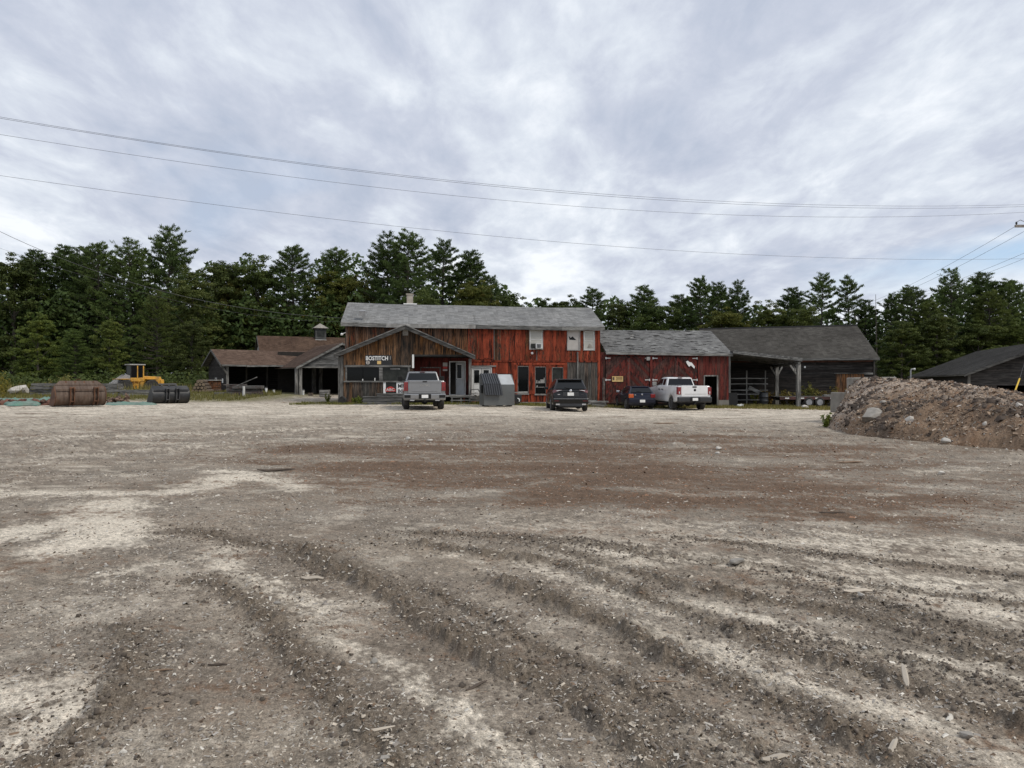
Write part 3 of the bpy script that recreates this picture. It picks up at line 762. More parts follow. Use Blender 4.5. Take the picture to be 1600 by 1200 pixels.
# ------------------------------------------------------------------ the mound of wood chips and loam on the right
KY = np.array([9, 12, 15, 17, 20, 23, 26, 27.2, 28.6, 30.5]); KH = np.array([0.1, 0.5, 0.78, 0.98, 1.22, 1.44, 1.56, 1.40, 0.7, 0.0])
KF = np.array([14.5, 12.4, 10.7, 10.1, 9.35, 9.95, 11.5, 12.0, 12.6, 13.4]); KC = np.array([17, 14.4, 12.6, 12.2, 12.1, 12.3, 12.6, 13.0, 13.6, 14.4])
def mound_h(x, y):
    hm, xf, xc = np.interp(y, KY, KH), np.interp(y, KY, KF), np.interp(y, KY, KC)
    wxx = x + 0.35 * fbm(x * 0.7, y * 0.7, 3, 101)
    t = (wxx - xf) / (xc - xf)
    l = np.where(t < 1, np.clip(t, 0, 1) ** 0.85, 1 - smooth(1.35, 3.2, t) * 1.0)
    l = np.where(t < 1, np.sin(np.clip(l, 0, 1) * np.pi / 2) * 0.55 + 0.45 * l, l)
    h = hm * l
    e = smooth(0.05, 0.3, h)
    h = h + e * (0.20 * fbm(x * 1.1, y * 1.1, 4, 103, 0.55) + 0.12 * (0.3 - np.abs(fbm(x * 2.3, y * 2.3, 3, 105, 0.6))) + 0.05 * fbm(x * 8, y * 8, 3, 107, 0.65)) * smooth(0.0, 0.5, 1.9 - h)
    return h + terrain(x, y) - 0.06 * (1 - e) - 0.25 * (1 - smooth(0, 0.04, h))
def mound_col(x, y, z):
    f1 = fbm(x * 0.8, y * 0.8, 4, 111, 0.6); f2 = fbm(x * 4, y * 4, 4, 113, 0.62); f3 = fbm(x * 15, y * 15, 3, 115, 0.6)
    c = np.array([0.215, 0.148, 0.098])[None] * (1 + 0.4 * f2 + 0.5 * f3)[:, None]
    k = smooth(-0.1, 0.4, f1 + 0.3 * f2)[:, None] * 0.8
    c = c * (1 - k) + np.array([0.080, 0.064, 0.052])[None] * k * (1 + 0.5 * f3)[:, None]
    tan = np.clip(smooth(20.5, 23.5, y + 1.5 * f1) * (1 - smooth(11.2, 12.4, x)) + smooth(0.95, 1.35, z + 0.35 * f1) * 0.75, 0, 1)[:, None] * 0.8
    c = c * (1 - tan) + np.array([0.42, 0.345, 0.28])[None] * tan * (1 + 0.35 * f2 + 0.4 * f3)[:, None]
    org = smooth(0.22, 0.5, fbm(x * 1.3 + 5, y * 1.3, 4, 117))[:, None] * 0.6
    c = c * (1 - org) + np.array([0.165, 0.085, 0.045])[None] * org * (1 + 0.5 * f3)[:, None]
    return np.clip(c, 0.015, 0.6)
xs = np.arange(8.4, 26, 0.055); ys = np.arange(11.0, 31.5, 0.06)
XX, YY = np.meshgrid(xs, ys); xx, yy = XX.ravel(), YY.ravel(); zz = mound_h(xx, yy)
I = np.arange(len(xx)).reshape(len(ys), len(xs))
Q = np.stack([I[:-1, :-1].ravel(), I[:-1, 1:].ravel(), I[1:, 1:].ravel(), I[1:, :-1].ravel()], 1)
gz = terrain(xx, yy)
Q = Q[(zz[Q] - gz[Q]).max(1) > -0.10]
us, inv = np.unique(Q, return_inverse=True); Q = inv.reshape(-1, 4)
o = np_mesh('wood_chip_mound', np.column_stack([xx, yy, zz])[us], Q, M['yard_ground'], smoothf=True)
set_colour(o, mound_col(xx, yy, zz)[us], 1)
tag(o, 'long heap of brown wood chips and loam at the right edge of the yard', 'mound')
mound = o
n = 90000
yy = nrg.uniform(12, 28.5, n); xx = nrg.uniform(9, 15.5, n); zz = mound_h(xx, yy)
kp = (zz - terrain(xx, yy) > 0.0) & (nrg.uniform(0, 1, n) < np.clip(0.65 + 0.9 * fbm(xx, yy, 3, 121), 0.15, 1))
xx, yy, zz = xx[kp], yy[kp], zz[kp]; n = len(xx)
L = np.clip(np.exp(nrg.normal(math.log(0.038), 0.55, n)), 0.012, 0.17); Wd = L * np.clip(nrg.normal(0.4, 0.15, n), 0.12, 0.9); T = Wd * nrg.uniform(0.2, 0.6, n)
pal = np.array([[0.46, 0.37, 0.285], [0.36, 0.265, 0.19], [0.22, 0.135, 0.085], [0.10, 0.072, 0.055], [0.55, 0.50, 0.44], [0.24, 0.21, 0.185]])
base = mound_col(xx, yy, zz)
bright = np.clip(base.mean(1) / 0.2, 0.3, 1.0)[:, None]
cc = pal[nrg.choice(6, n, p=[0.22, 0.26, 0.18, 0.12, 0.08, 0.14])] * nrg.uniform(0.7, 1.25, (n, 1)) * (0.45 + 0.6 * bright)
o = flake_mesh('mound_chips', np.column_stack([xx, yy, zz + T * 0.3]), L, Wd, T, cc, M['chip_wood'], 0.5)
tag(o, 'shredded bark and chips covering the brown mound', 'wood chips', kind='stuff')
# dark peaty clods in the heap
n = 2600
yy = nrg.uniform(13, 27, n); xx = nrg.uniform(9.3, 13.2, n); zz = mound_h(xx, yy)
kp = (zz - terrain(xx, yy) > 0.1) & (fbm(xx * 0.8, yy * 0.8, 4, 111, 0.6) > -0.02)
xx, yy, zz = xx[kp], yy[kp], zz[kp]; n = len(xx); S = np.clip(np.exp(nrg.normal(math.log(0.075), 0.5, n)), 0.03, 0.24)
o = chip_mesh('loam_clods', np.column_stack([xx, yy, zz - S * 0.08]), S, S * 0.8, S * 0.55, np.array([[0.085, 0.066, 0.053]]) * nrg.uniform(0.55, 1.5, (n, 1)), M['chip_wood'], 0.4)
tag(o, 'dark loam clods half buried in the brown mound', 'soil', kind='stuff')
def on_mound(px, py):
    for d in np.arange(12, 30, 0.03):
        p = P(px, py, d)
        if float(mound_h(np.array([p.x]), np.array([p.y]))[0]) >= p.z: return p
    return P(px, py, 20)
for i, (px, py, s, mt, lab, fl) in enumerate([
    (1365, 652, (0.62, 0.5, 0.42), 'rock_grey', 'grey angular boulder low on the left flank of the chip mound', 1),
    (1423, 659, (0.31, 0.28, 0.28), 'rock_white', 'pale rounded stone right of the grey boulder on the chip mound', 1),
    (1481, 690, (0.31, 0.25, 0.22), 'rock_white', 'white cobble at the foot of the chip mound', 1),
    (1541, 664, (0.14, 0.12, 0.17), 'rock_white', 'small upright white stone halfway up the chip mound', 1),
    (1594, 634, (0.17, 0.15, 0.16), 'rock_white', 'round white stone near the top of the mound at the right edge', 1),
    (1382, 629, (0.26, 0.2, 0.14), 'rock_grey', 'small grey stone above the grey boulder on the chip mound', 1),
    (1550, 626, (0.30, 0.08, 0.05), 'rock_white', 'flat pale fragments high on the mound near the right edge', 1),
    (1576, 703, (0.08, 0.07, 0.06), 'rock_white', 'tiny white pebble at the mound foot by the right edge', 1)]):
    p = on_mound(px, py); rock('boulder' if s[0] > 0.5 else 'stone', p + Vector((0, 0.05, 0)), tuple((1.4 if s[0] > 0.5 else 1.12) * q for q in s), M[mt], lab, 300 + i, 'stones on the chip mound')
for i, (px, py, s, mt, lab) in enumerate([
    (1123, 702, 0.15, 'rock_white', 'small white stone on the bark patch, left of the chip mound'),
    (1121, 709, 0.10, 'rock_white', 'tiny white stone just below another on the bark patch'),
    (637, 687, 0.16, 'rock_white', 'pale stone on the gravel above the left end of the bark patch'),
    (1471, 740, 0.13, 'rock_white', 'pale stone on the grey dirt below the chip mound'),
    (1346, 939, 0.055, 'rock_white', 'pale pebble beside the wood offcut on the tan ground'),
    (1152, 886, 0.11, 'rock_grey', 'grey half buried stone on the tan ground at right'),
    (1510, 1155, 0.05, 'rock_grey', 'dark round stone in the pale track at lower right'),
    (672, 690, 0.13, 'rock_white', 'white pebble beside the pale stone near the bark patch'),
    (585, 1033, 0.045, 'rock_grey', 'flat grey pebble in the pale track left of the centre berm'),
    (433, 948, 0.05, 'rock_grey', 'dark pebble on the pale track near the left mound')]):
    x, y = G(px, py); z = float(ground_fields(np.array([x]), np.array([y]))[0][0])
    rock('stone', (x, y, z + s * 0.2), (s * 1.2, s, s * 0.7), M[mt], lab, 340 + i, 'stones lying in the yard', sub=2)
# concrete blocks that hold the end of the heap
for i, (px, py, w, h, lab) in enumerate([(1313, 613, 0.75, 0.75, 'lower weathered concrete block at the left end of the chip mound'),
                                     (1330, 590, 0.75, 0.66, 'upper concrete block half buried in the top left of the chip mound')]):
    D = 25.9 + 0.3 * i; x0 = X(px, D) + 0.12; zt = Zp(py, D)
    mb = MB(); mb.box(0, 1.5, 0, 0.75, 0, h)
    o = mb.build('concrete_block', M['concrete']); o.location = (x0, D, zt - h); o.rotation_euler = (0, R(2 - 3 * i), R(14 - 18 * i))
    bv = o.modifiers.new('b', 'BEVEL'); bv.width = 0.04; bv.segments = 2
    tag(o, lab, 'block', 'concrete blocks holding the mound')
# ================================================================== buildings
class Fr:
    """a building's own frame: origin (front left foot), a = along the front, b = inward, c = up"""
    def __init__(s, root, org, yaw):
        s.root, s.o, s.yaw = root, Vector(org), yaw
        s.u = Vector((math.cos(yaw), math.sin(yaw), 0)); s.n = Vector((-math.sin(yaw), math.cos(yaw), 0))
    def at(s, px, py, b=0.0):
        """local (a, c) where the sight line through a photo point meets the plane b"""
        d = Vector(((px - 800) / F, 1, -(py - HY) / F)); o = Vector((0, 0, CAMZ)) - s.o
        t = (b - o.dot(s.n)) / d.dot(s.n); q = o + d * t
        return q.dot(s.u), q.z
def building(name, label, cat, org, yaw):
    org = Vector(org); root = thing(name, label, cat, org, yaw); return Fr(root, org, yaw)
def setc(o, cover, grey, light=0.5): o.color = (cover, grey, light, 1); return o
def vboards(parent, a0, a1, bot, top, w, mat, b=0.0, th=0.028, opens=(), colf=None, name='board', axis='a', seed=1, jit=0.006):
    """upright boards as objects of their own; top/bot numbers or functions of a; opens = (a0,a1,c0,c1)"""
    r = random.Random(seed); fn = lambda q: q if callable(q) else (lambda a, q=q: q)
    top, bot = fn(top), fn(bot); ed = [a0]
    while ed[-1] < a1 - w * 0.6: ed.append(min(a1, ed[-1] + w * r.uniform(0.82, 1.2)))
    if a1 - ed[-1] > 0.001: ed.append(a1)
    for o in opens: ed += [o[0], o[1]]
    ed = sorted(e_ for e_ in ed if a0 - 1e-6 <= e_ <= a1 + 1e-6); e2 = [ed[0]]
    hard = {round(v_, 5) for o in opens for v_ in o[:2]} | {round(a0, 5), round(a1, 5)}
    for q in ed[1:]:
        if q - e2[-1] < 0.07:
            if round(q, 5) in hard:
                if round(e2[-1], 5) in hard: e2.append(q)
                else: e2[-1] = q
            continue
        e2.append(q)
    for i in range(len(e2) - 1):
        p, q = e2[i] + 0.004, e2[i + 1] - 0.004
        if q - p < 0.01: continue
        mid = (p + q) / 2; segs = [(None, None)]
        cuts = sorted((max(o[2], -9), o[3]) for o in opens if o[0] - 1e-4 < mid < o[1] + 1e-4)
        spans = []; lo = None
        for c0, c1 in cuts: spans.append((lo, c0)); lo = c1
        spans.append((lo, None))
        for s0, s1 in spans:
            zb0, zb1 = (bot(p), bot(q)) if s0 is None else (s0, s0)
            zt0, zt1 = (top(p), top(q)) if s1 is None else (s1, s1)
            if s0 is None: j = r.uniform(-0.02, 0.02); zb0 += j; zb1 += j
            if zt0 - zb0 < 0.02 and zt1 - zb1 < 0.02: continue
            zt0 = max(zt0, zb0 + 0.005); zt1 = max(zt1, zb1 + 0.005)
            dj = r.uniform(-jit, jit); y0, y1 = b - th + dj, b - 0.002
            if axis == 'a':
                pts = [(p, y0, zb0), (q, y0, zb1), (q, y1, zb1), (p, y1, zb0), (p, y0, zt0), (q, y0, zt1), (q, y1, zt1), (p, y1, zt0)]
            else:
                pts = [(y0, q, zb1), (y0, p, zb0), (y1, p, zb0), (y1, q, zb1), (y0, q, zt1), (y0, p, zt0), (y1, p, zt0), (y1, q, zt1)]
            o = MB().hexa(pts).build(name, mat, parent)
            setc(o, *(colf(mid, (zb0 + zt0) / 2, r) if colf else (0.5, 0.5, 0.5)))
def clap(parent, a0, a1, c0, c1, mat, b=0.0, h=0.17, opens=(), colf=None, lim=None, axis='a', seed=1, name='clapboard', seg=4.5):
    """lapped horizontal boards; lim(c) gives (a_min, a_max) for gables"""
    r = random.Random(seed); c = c0
    while c < c1 - 0.03:
        ct = min(c + h, c1); lo, hi = (a0, a1)
        if lim: l2 = lim(ct if ct < c1 - 1e-6 else (c + ct) / 2); lo, hi = max(lo, l2[0]), min(hi, l2[1])
        cuts = [(o[0], o[1]) for o in opens if o[2] < (c + ct) / 2 < o[3]]
        iv = [(lo, hi)]
        for q0, q1 in cuts:
            nx = []
            for s0, s1 in iv:
                if q0 > s0: nx.append((s0, min(q0, s1)))
                if q1 < s1: nx.append((max(q1, s0), s1))
            iv = [k for k in nx if k[1] - k[0] > 0.03]
        for s0, s1 in iv:
            p = s0
            while p < s1 - 0.03:
                q = min(s1, p + seg * r.uniform(0.6, 1.3))
                if s1 - q < 0.5: q = s1
                dj = r.uniform(0, 0.008); sag = r.uniform(-0.008, 0.008)
                yb, yt, yi = b - 0.034 - dj, b - 0.012, b - 0.002
                pp, qq = p + 0.003, q - 0.003
                P8 = [(pp, yb, c + sag), (qq, yb, c - sag), (qq, yi, c - sag), (pp, yi, c + sag), (pp, yt, ct + 0.012), (qq, yt, ct + 0.012), (qq, yi, ct + 0.012), (pp, yi, ct + 0.012)]
                if axis == 'b': P8 = [(v[1], -v[0], v[2]) for v in P8]; 
                o = MB().hexa(P8).build(name, mat, parent)
                setc(o, *(colf((p + q) / 2, c, r) if colf else (0.1, 0.4, 0.5)))
                p = q
        c += h
def sheet(parent, name, rects, mat, b=0.0, th=0.05, top=None):
    mb = MB()
    for a0, a1, c0, c1 in rects: mb.box(a0, a1, b, b + th, c0, c1)
    return mb.build(name, mat, parent)
def roof_plane(parent, p0, p1, q0, q1, mat, deckmat=None, tab=0.32, course=0.17, th=0.10, seed=1, wob=0.006, miss=0.0):
    """eave p0->p1, ridge q0->q1 (local points): a deck slab with courses of shingles"""
    p0, p1, q0, q1 = map(Vector, (p0, p1, q0, q1)); r = np.random.default_rng(seed)
    nrm = (p1 - p0).cross(q0 - p0).normalized()
    if nrm.z < 0: nrm = -nrm
    dn = nrm * th
    dl = nrm * -0.05
    deck = MB().hexa([p0 - dn, p1 - dn, q1 - dn, q0 - dn, p0 + dl, p1 + dl, q1 + dl, q0 + dl]).build('roof', deckmat or mat, parent)
    setc(deck, 0.1, 0.9, 0.5)
    Ls = ((q0 - p0).length + (q1 - p1).length) / 2; La = (p1 - p0).length
    nc = max(2, int(Ls / course)); nt_ = max(2, int(La / tab))
    P0, P1, Q0, Q1, N_ = (np.array(v) for v in (p0, p1, q0, q1, nrm))
    V_, Q_ = [], []; k = 0
    for i in range(nc):
        t0, t1 = i / nc, min(1.0, (i + 1.10) / nc)
        off = 0.5 * (i % 2) + r.uniform(-0.05, 0.05)
        e = np.clip((np.arange(nt_ + 2) - off) / nt_, 0, 1)
        for j in range(nt_ + 1):
            s0, s1 = e[j], e[j + 1]
            if s1 - s0 < 0.002 or r.uniform() < miss: continue
            g = 0.003 / La; s0 += g; s1 -= g
            jt = r.uniform(-0.10, 0.10) / nc
            def pt(t, s, h): return (P0 * (1 - t) + Q0 * t) * (1 - s) + (P1 * (1 - t) + Q1 * t) * s + N_ * h
            hb, ht = 0.020 + r.uniform(0, wob), 0.006
            ta = max(0, t0 + (jt if i else -0.03 / nc))
            V_ += [pt(ta, s0, hb), pt(ta, s1, hb), pt(t1, s1, ht), pt(t1, s0, ht), pt(ta, s0, 0.0 if i else -0.05), pt(ta, s1, 0.0 if i else -0.05)]
            Q_ += [(k, k + 1, k + 2, k + 3), (k + 4, k + 5, k + 1, k)]; k += 6
    o = np_mesh('shingles', np.array(V_), np.array(Q_), mat, deck)
    o['kind'] = 'stuff'
    return deck
def frame_rect(mb, a0, a1, c0, c1, w, y0, y1):
    mb.box(a0 - w, a0, y0, y1, c0 - w, c1 + w); mb.box(a1, a1 + w, y0, y1, c0 - w, c1 + w)
    mb.box(a0, a1, y0 + 0.002, y1, c0 - w, c0); mb.box(a0, a1, y0 + 0.002, y1, c1, c1 + w); return mb
def window(fr, name, a0, a1, c0, c1, framemat, panemat, fw=0.07, depth=0.06, b=0.0, parent=None):
    o = frame_rect(MB(), a0, a1, c0, c1, fw, b - 0.055, b + 0.03).build(name, framemat, parent or fr.root); setc(o, 0.3, 0.9, 0.5)
    MB().box(a0 + 0.001, a1 - 0.001, b + 0.012, b + 0.02, c0 + 0.001, c1 - 0.001).build('pane', panemat, o)
    return o

# ---------------------------------------------------------------- the long two-storey red building
A = P(540, 0, 47.3); B = P(937, 0, 49.3)
yaw = math.atan2(B.y - A.y, B.x - A.x); LEN = math.hypot(B.x - A.x, B.y - A.y)
fr = building('red_workshop', 'long two-storey red workshop with peeling boards and light grey shingle roof', 'building', (A.x, A.y, 0), yaw)
ce0, ce1 = fr.at(540, 503)[1], fr.at(937, 510)[1]; ceave = lambda a: ce0 + (ce1 - ce0) * a / LEN
cbelt = fr.at(760, 564.5)[1]; DEP = 7.6
f2 = lambda px, py: fr.at(px, py)
def wrect(p0, y0, p1, y1): a0, c1 = f2(p0, y0); a1, c0 = f2(p1, y1); return (a0, a1, c0, c1)
upw = [wrect(828, 514.5, 847, 545), wrect(887, 516.5, 905, 546.5), wrect(912.5, 518, 928, 546.5)]
low = [wrect(809.5, 573, 825, 614), wrect(836.5, 574, 852, 615), wrect(863, 575, 879, 612)]
dbl = wrect(737.5, 575, 767, 617)
hatch = wrect(747, 514, 769, 559)
wall = sheet(fr.root, 'front_wall', [(0.02, LEN - 0.02, -0.4, ceave(LEN) - 0.02)], M['sheathing'], 0.045, 0.06)
def redcol(a, c, r):
    t = a / LEN
    if c > cbelt:
        cov = 0.24 if t < 0.45 else (0.50 if t < 0.60 else 0.68)
        if c > ce0 - 0.5: cov += 0.2
        if hatch[0] - 0.05 < a < hatch[1] + 0.05: cov = 0.95
        return (cov + r.uniform(-0.28, 0.14), r.uniform(0, 0.3), r.uniform(0.42, 0.54))
    if t > 0.865: return (0.05, r.uniform(0.6, 1.0), 0.42)
    return (0.72 + r.uniform(-0.1, 0.2), 0.15, 0.5)
vboards(wall, 0.14, LEN - 0.16, cbelt, lambda a: ceave(a) - 0.02, 0.24, M['wood_red'], opens=upw, colf=redcol, seed=3)
vboards(wall, 7.7, LEN - 0.16, -0.45, cbelt - 0.02, 0.24, M['wood_red'], b=-0.012, opens=low + [dbl], colf=redcol, seed=4)
o = MB().box(7.5, LEN - 0.1, -0.075, -0.045, cbelt - 0.05, cbelt + 0.06).build('belt_board', M['wood_red'], wall); setc(o, 1.0, 0.2, 0.42)
for q, (a0, a1) in enumerate(((-0.02, 0.135), (LEN - 0.155, LEN + 0.02))):
    o = MB().box(a0, a1, -0.06, 0.1, -0.4, ceave(a0)).build('corner_board', M['wood_red'], wall); setc(o, 0.85 if q else 0.35, 0.5, 0.5)
o = MB().box(0.12, LEN - 0.14, -0.062, -0.036, 0, 0.001)
o = MB(); o.hexa([(0.12, -0.064, ceave(0) - 0.25), (LEN - 0.14, -0.064, ceave(LEN) - 0.25), (LEN - 0.14, -0.037, ceave(LEN) - 0.25), (0.12, -0.037, ceave(0) - 0.25),
        (0.12, -0.064, ceave(0) - 0.02), (LEN - 0.14, -0.064, ceave(LEN) - 0.02), (LEN - 0.14, -0.037, ceave(LEN) - 0.02), (0.12, -0.037, ceave(0) - 0.02)])
o = o.build('frieze_board', M['wood_red'], wall); setc(o, 0.9, 0.2, 0.42)
# hatch outline, casings of the lower windows
mb = frame_rect(MB(), *hatch, 0.09, -0.062, -0.03).build('hatch_frame', M['wood_red'], wall); setc(mb, 1.0, 0.3, 0.5)
for a0, a1 in ((f2(802, 0)[0], f2(808.5, 0)[0]), (f2(826, 0)[0], f2(835.5, 0)[0]), (f2(853, 0)[0], f2(862, 0)[0]), (f2(880, 0)[0], f2(886, 0)[0])):
    o = MB().box(a0, a1, -0.085, -0.044, f2(830, 616)[1], f2(830, 570)[1]).build('casing', M['wood_red'], wall); setc(o, 1.05, 0.2, 0.55)
o = MB().box(f2(802, 0)[0], f2(886, 0)[0], -0.09, -0.044, f2(830, 570)[1], f2(830, 567)[1]).build('casing', M['wood_red'], wall); setc(o, 1.0, 0.3, 0.5)
for i, wv in enumerate(low):
    wv = (wv[0], wv[1], wv[2], wv[3]); w_ = window(fr, 'window', *wv, M['beam_grey'] if i else M['beam_grey'], M['window_glass'] if i != 2 else M['window_dusty'], 0.05, parent=fr.root)
    a0, a1, c0, c1 = wv
    if i == 1:   # shelf and pots seen inside the middle pane
        hh = c0 + (c1 - c0) * 0.40
        MB().box(a0, a1, -0.02, 0.006, hh, hh + 0.03).box(a0, a1, -0.02, 0.006, c0 + 0.42, c0 + 0.45).build('shelf', M['trim_grey'], w_)
        mb = MB()
        for k, (x_, ww, h_) in enumerate(((0.04, 0.10, 0.16), (0.20, 0.12, 0.13), (0.34, 0.22, 0.22), (0.57, 0.06, 0.34))):
            mb.box(a0 + x_, a0 + x_ + ww, -0.018, 0.005, hh + 0.031, hh + 0.03 + h_)
        mb.box(a0 + 0.08, a0 + 0.16, -0.018, 0.005, c0 + 0.451, c0 + 0.55); mb.build('shelf_jars', M['trim_grey'], w_)
    if i == 0: MB().box(a0, a1, -0.03, 0.005, c0 + 0.002, c0 + 0.10).build('inner_sill', M['trim_grey'], w_)
    MB().box(a0 - 0.06, a1 + 0.06, -0.11, -0.045, c0 - 0.10, c0 - 0.052).build('sill', M['trim_grey'], w_)
# upper windows with blinds; the middle one papered over and torn
for i, wv in enumerate(upw):
    a0, a1, c0, c1 = wv
    w_ = frame_rect(MB(), *wv, 0.055, -0.075, 0.02)
    w_ = w_.build('window', M['trim_grey'], fr.root)
    MB().box(a0, a1, 0.015, 0.02, c0, c1).build('pane', M['window_glass'], w_)
    mid = (c0 + c1) / 2
    if i != 1:
        mb = MB(); n_ = 9
        for k in range(n_):
            z0 = mid + (c1 - mid) * k / n_
            mb.box(a0 + 0.03, a1 - 0.03, -0.018 - 0.01 * (k % 2), 0.012, z0 + 0.004, mid + (c1 - mid) * (k + 1) / n_)
        mb.build('blind', M['blind'], w_)
        frame_rect(MB(), a0 + 0.05, a1 - 0.05, mid + 0.0, c1 - 0.04, 0.05, -0.05, -0.03).build('sash', M['white_paint'], w_)
        mb = MB().box(a0 + 0.04, a1 - 0.04, -0.03, 0.012, c0 + 0.03, mid - 0.01).build('lower_blind', M['blind'], w_)
        frame_rect(MB(), a0 + 0.05, a1 - 0.05, c0 + 0.05, mid - 0.05, 0.05, -0.044, -0.031).build('sash', M['white_paint'], w_)
        if i == 2: mesh_obj('torn_hole', [(a0 + 0.22, -0.046, c0 + 0.12), (a1 - 0.08, -0.046, c0 + 0.12), (a1 - 0.2, -0.046, c0 + 0.34), (a0 + 0.34, -0.046, c0 + 0.40)], [(0, 1, 2, 3)], M['rock_grey'], w_)
    else:
        MB().box(a0 + 0.001, a1 - 0.001, -0.02, 0.012, c0 + 0.001, c1 - 0.001).build('paper_cover', M['paper'], w_)
        w = a1 - a0; h = c1 - c0
        mesh_obj('torn_hole', [(a0 + 0.10 * w, -0.024, c0 + 0.72 * h), (a0 + 0.14 * w, -0.024, c0 + 0.52 * h), (a0 + 0.75 * w, -0.024, c0 + 0.50 * h), (a0 + 0.42 * w, -0.024, c0 + 0.70 * h), (a0 + 0.25 * w, -0.024, c0 + 0.62 * h)], [(0, 1, 2, 3, 4)], M['window_glass'], w_)
# air conditioner in the first upper window
a0, a1, c0, c1 = upw[0]
ac = MB().box(a0 + 0.36, a1 - 0.02, -0.42, -0.05, c0 + 0.0, c0 + 0.36).build('air_conditioner', M['white_paint'], fr.root)
MB().box(a0 + 0.42, a1 - 0.14, -0.435, -0.421, c0 + 0.05, c0 + 0.31).build('grille', M['grey_metal'], ac)
for k in range(7): MB().box(a0 + 0.43, a1 - 0.15, -0.445, -0.436, c0 + 0.065 + k * 0.034, c0 + 0.08 + k * 0.034).build('louvre', M['window_dusty'], ac)
MB().box(a0 + 0.06, a0 + 0.33, -0.09, -0.076, c0 + 0.02, c0 + 0.34).build('side_panel', M['window_dusty'], ac)
# down pipe and white double door
a_, c_ = f2(902, 550)
o = MB().tube([(a_, -0.1, c_), (a_, -0.1, f2(902, 600)[1])], 0.06, 8).build('down_pipe', M['beam_grey'], fr.root, 40); setc(o, 0, 1, 0.55)
a0, a1, c0, c1 = dbl
dd_ = frame_rect(MB(), *dbl, 0.06, -0.07, 0.02).build('double_door', M['white_paint'], fr.root)
mid = (a0 + a1) / 2
for k, (x0, x1) in enumerate(((a0, mid - 0.01), (mid + 0.01, a1))):
    lf = MB().box(x0 + 0.004, x1, -0.02, 0.02, c0 + 0.003, c1 - 0.003).build('door_leaf', M['white_paint'], dd_)
    MB().box(x0 + 0.14, x1 - 0.14, -0.028, -0.021, c0 + 0.8, c1 - 0.14).build('pane', M['window_glass'], lf)
    MB().box(x0 + 0.14, x1 - 0.14, -0.027, -0.021, c0 + 0.15, c0 + 0.68).build('lower_panel', M['bright_white'], lf)
o = MB().box(a0 - 0.1, a1 + 0.35, -0.10, -0.045, c1 + 0.07, c1 + 0.17).build('door_head', M['beam_grey_h'], fr.root); setc(o, 0, 1, 0.6)
# ends, back, roof
zr0, zr1 = 0, 0
rl = P(543, 473, 51.4); rr = P(922, 480.5, 53.1)
def loc(fr_, v): q = v - fr_.o; return Vector((q.dot(fr_.u), q.dot(fr_.n), q.z))
l0, l1 = loc(fr, rl), loc(fr, rr); rb = (l0.y + l1.y) / 2
ends = MB()
for a_ in (0.03, LEN - 0.03):
    s = 1 if a_ < 1 else -1; zr = l0.z if a_ < 1 else l1.z
    ends.prism([(0.1, -0.4), (rb * 2, -0.4), (rb * 2, ceave(a_) - 0.05), (rb, zr - 0.12), (0.1, ceave(a_) - 0.05)], a_, a_ + s * 0.1)
o = ends.build('end_wall', M['wood_red'], fr.root); setc(o, 0.4, 0.4, 0.4)
o = MB().box(0.15, LEN - 0.15, rb * 2 - 0.1, rb * 2, -0.4, ce1 - 0.1).build('back_wall', M['wood_red'], fr.root); setc(o, 0.4, 0.4, 0.4)
ov = 0.28; k = (l0.z - ce0) / rb
NS = 6
rp = []
for i in range(NS + 1):       # the old roof sags a little between its ends
    t = i / NS; sg = -0.07 * math.sin(math.pi * t) - 0.03 * math.sin(3 * math.pi * t); a_ = -ov + (LEN + 2 * ov) * t
    e_ = ceave(a_) - k * ov + 0.09 + sg * 0.7; z_ = l0.z + (l1.z - l0.z) * t + sg
    rp.append(((a_, -ov, e_), (a_, rb, z_), (a_, 2 * rb + ov, e_)))
for i in range(NS):
    dk = roof_plane(fr.root, rp[i][0], rp[i + 1][0], rp[i][1], rp[i + 1][1], M['roof_light'], M['trim_grey'], 0.30, 0.15, seed=20 + i)
    roof_plane(fr.root, rp[i + 1][2], rp[i][2], rp[i + 1][1], rp[i][1], M['roof_light'], M['trim_grey'], 0.6, 0.5, seed=40 + i)
    p, q = Vector(rp[i][0]), Vector(rp[i + 1][0])
    fb = MB().hexa([p + Vector((0, -0.03, -0.26)), q + Vector((0, -0.03, -0.26)), q + Vector((0, -0.002, -0.26)), p + Vector((0, -0.002, -0.26)), p + Vector((0, -0.03, -0.01)), q + Vector((0, -0.03, -0.01)), q + Vector((0, -0.002, -0.01)), p + Vector((0, -0.002, -0.01))])
    o = fb.build('fascia', M['beam_grey_h'] if i not in (1, 2) else M['trim_grey'], dk); setc(o, 0, 1.0, 0.62 if i not in (3, 4) else 0.4)
ca, cc_ = loc(fr, P(640.5, 474, 51.8)), 0
ch = MB().box(ca.x - 0.22, ca.x + 0.22, rb - 0.1, rb + 0.34, ca.z - 0.6, ca.z + 0.62).build('chimney', M['chimney_block'], fr.root)
MB().box(ca.x - 0.26, ca.x + 0.26, rb - 0.14, rb + 0.38, ca.z + 0.6, ca.z + 0.68).build('cap', M['chimney_block'], ch)
MB().box(ca.x - 0.45, ca.x + 0.5, rb - 0.16, rb - 0.101, ca.z - 0.1, ca.z - 0.02).build('flashing', M['bright_white'], ch)
ra, rc = f2(566, 494); mb = MB().box(ra - 0.2, ra + 0.2, -0.02, 0.35, rc + 0.05, rc + 0.38, Matrix.Rotation(R(12), 3, 'X')).build('roof_vent', M['grey_metal'], fr.root)
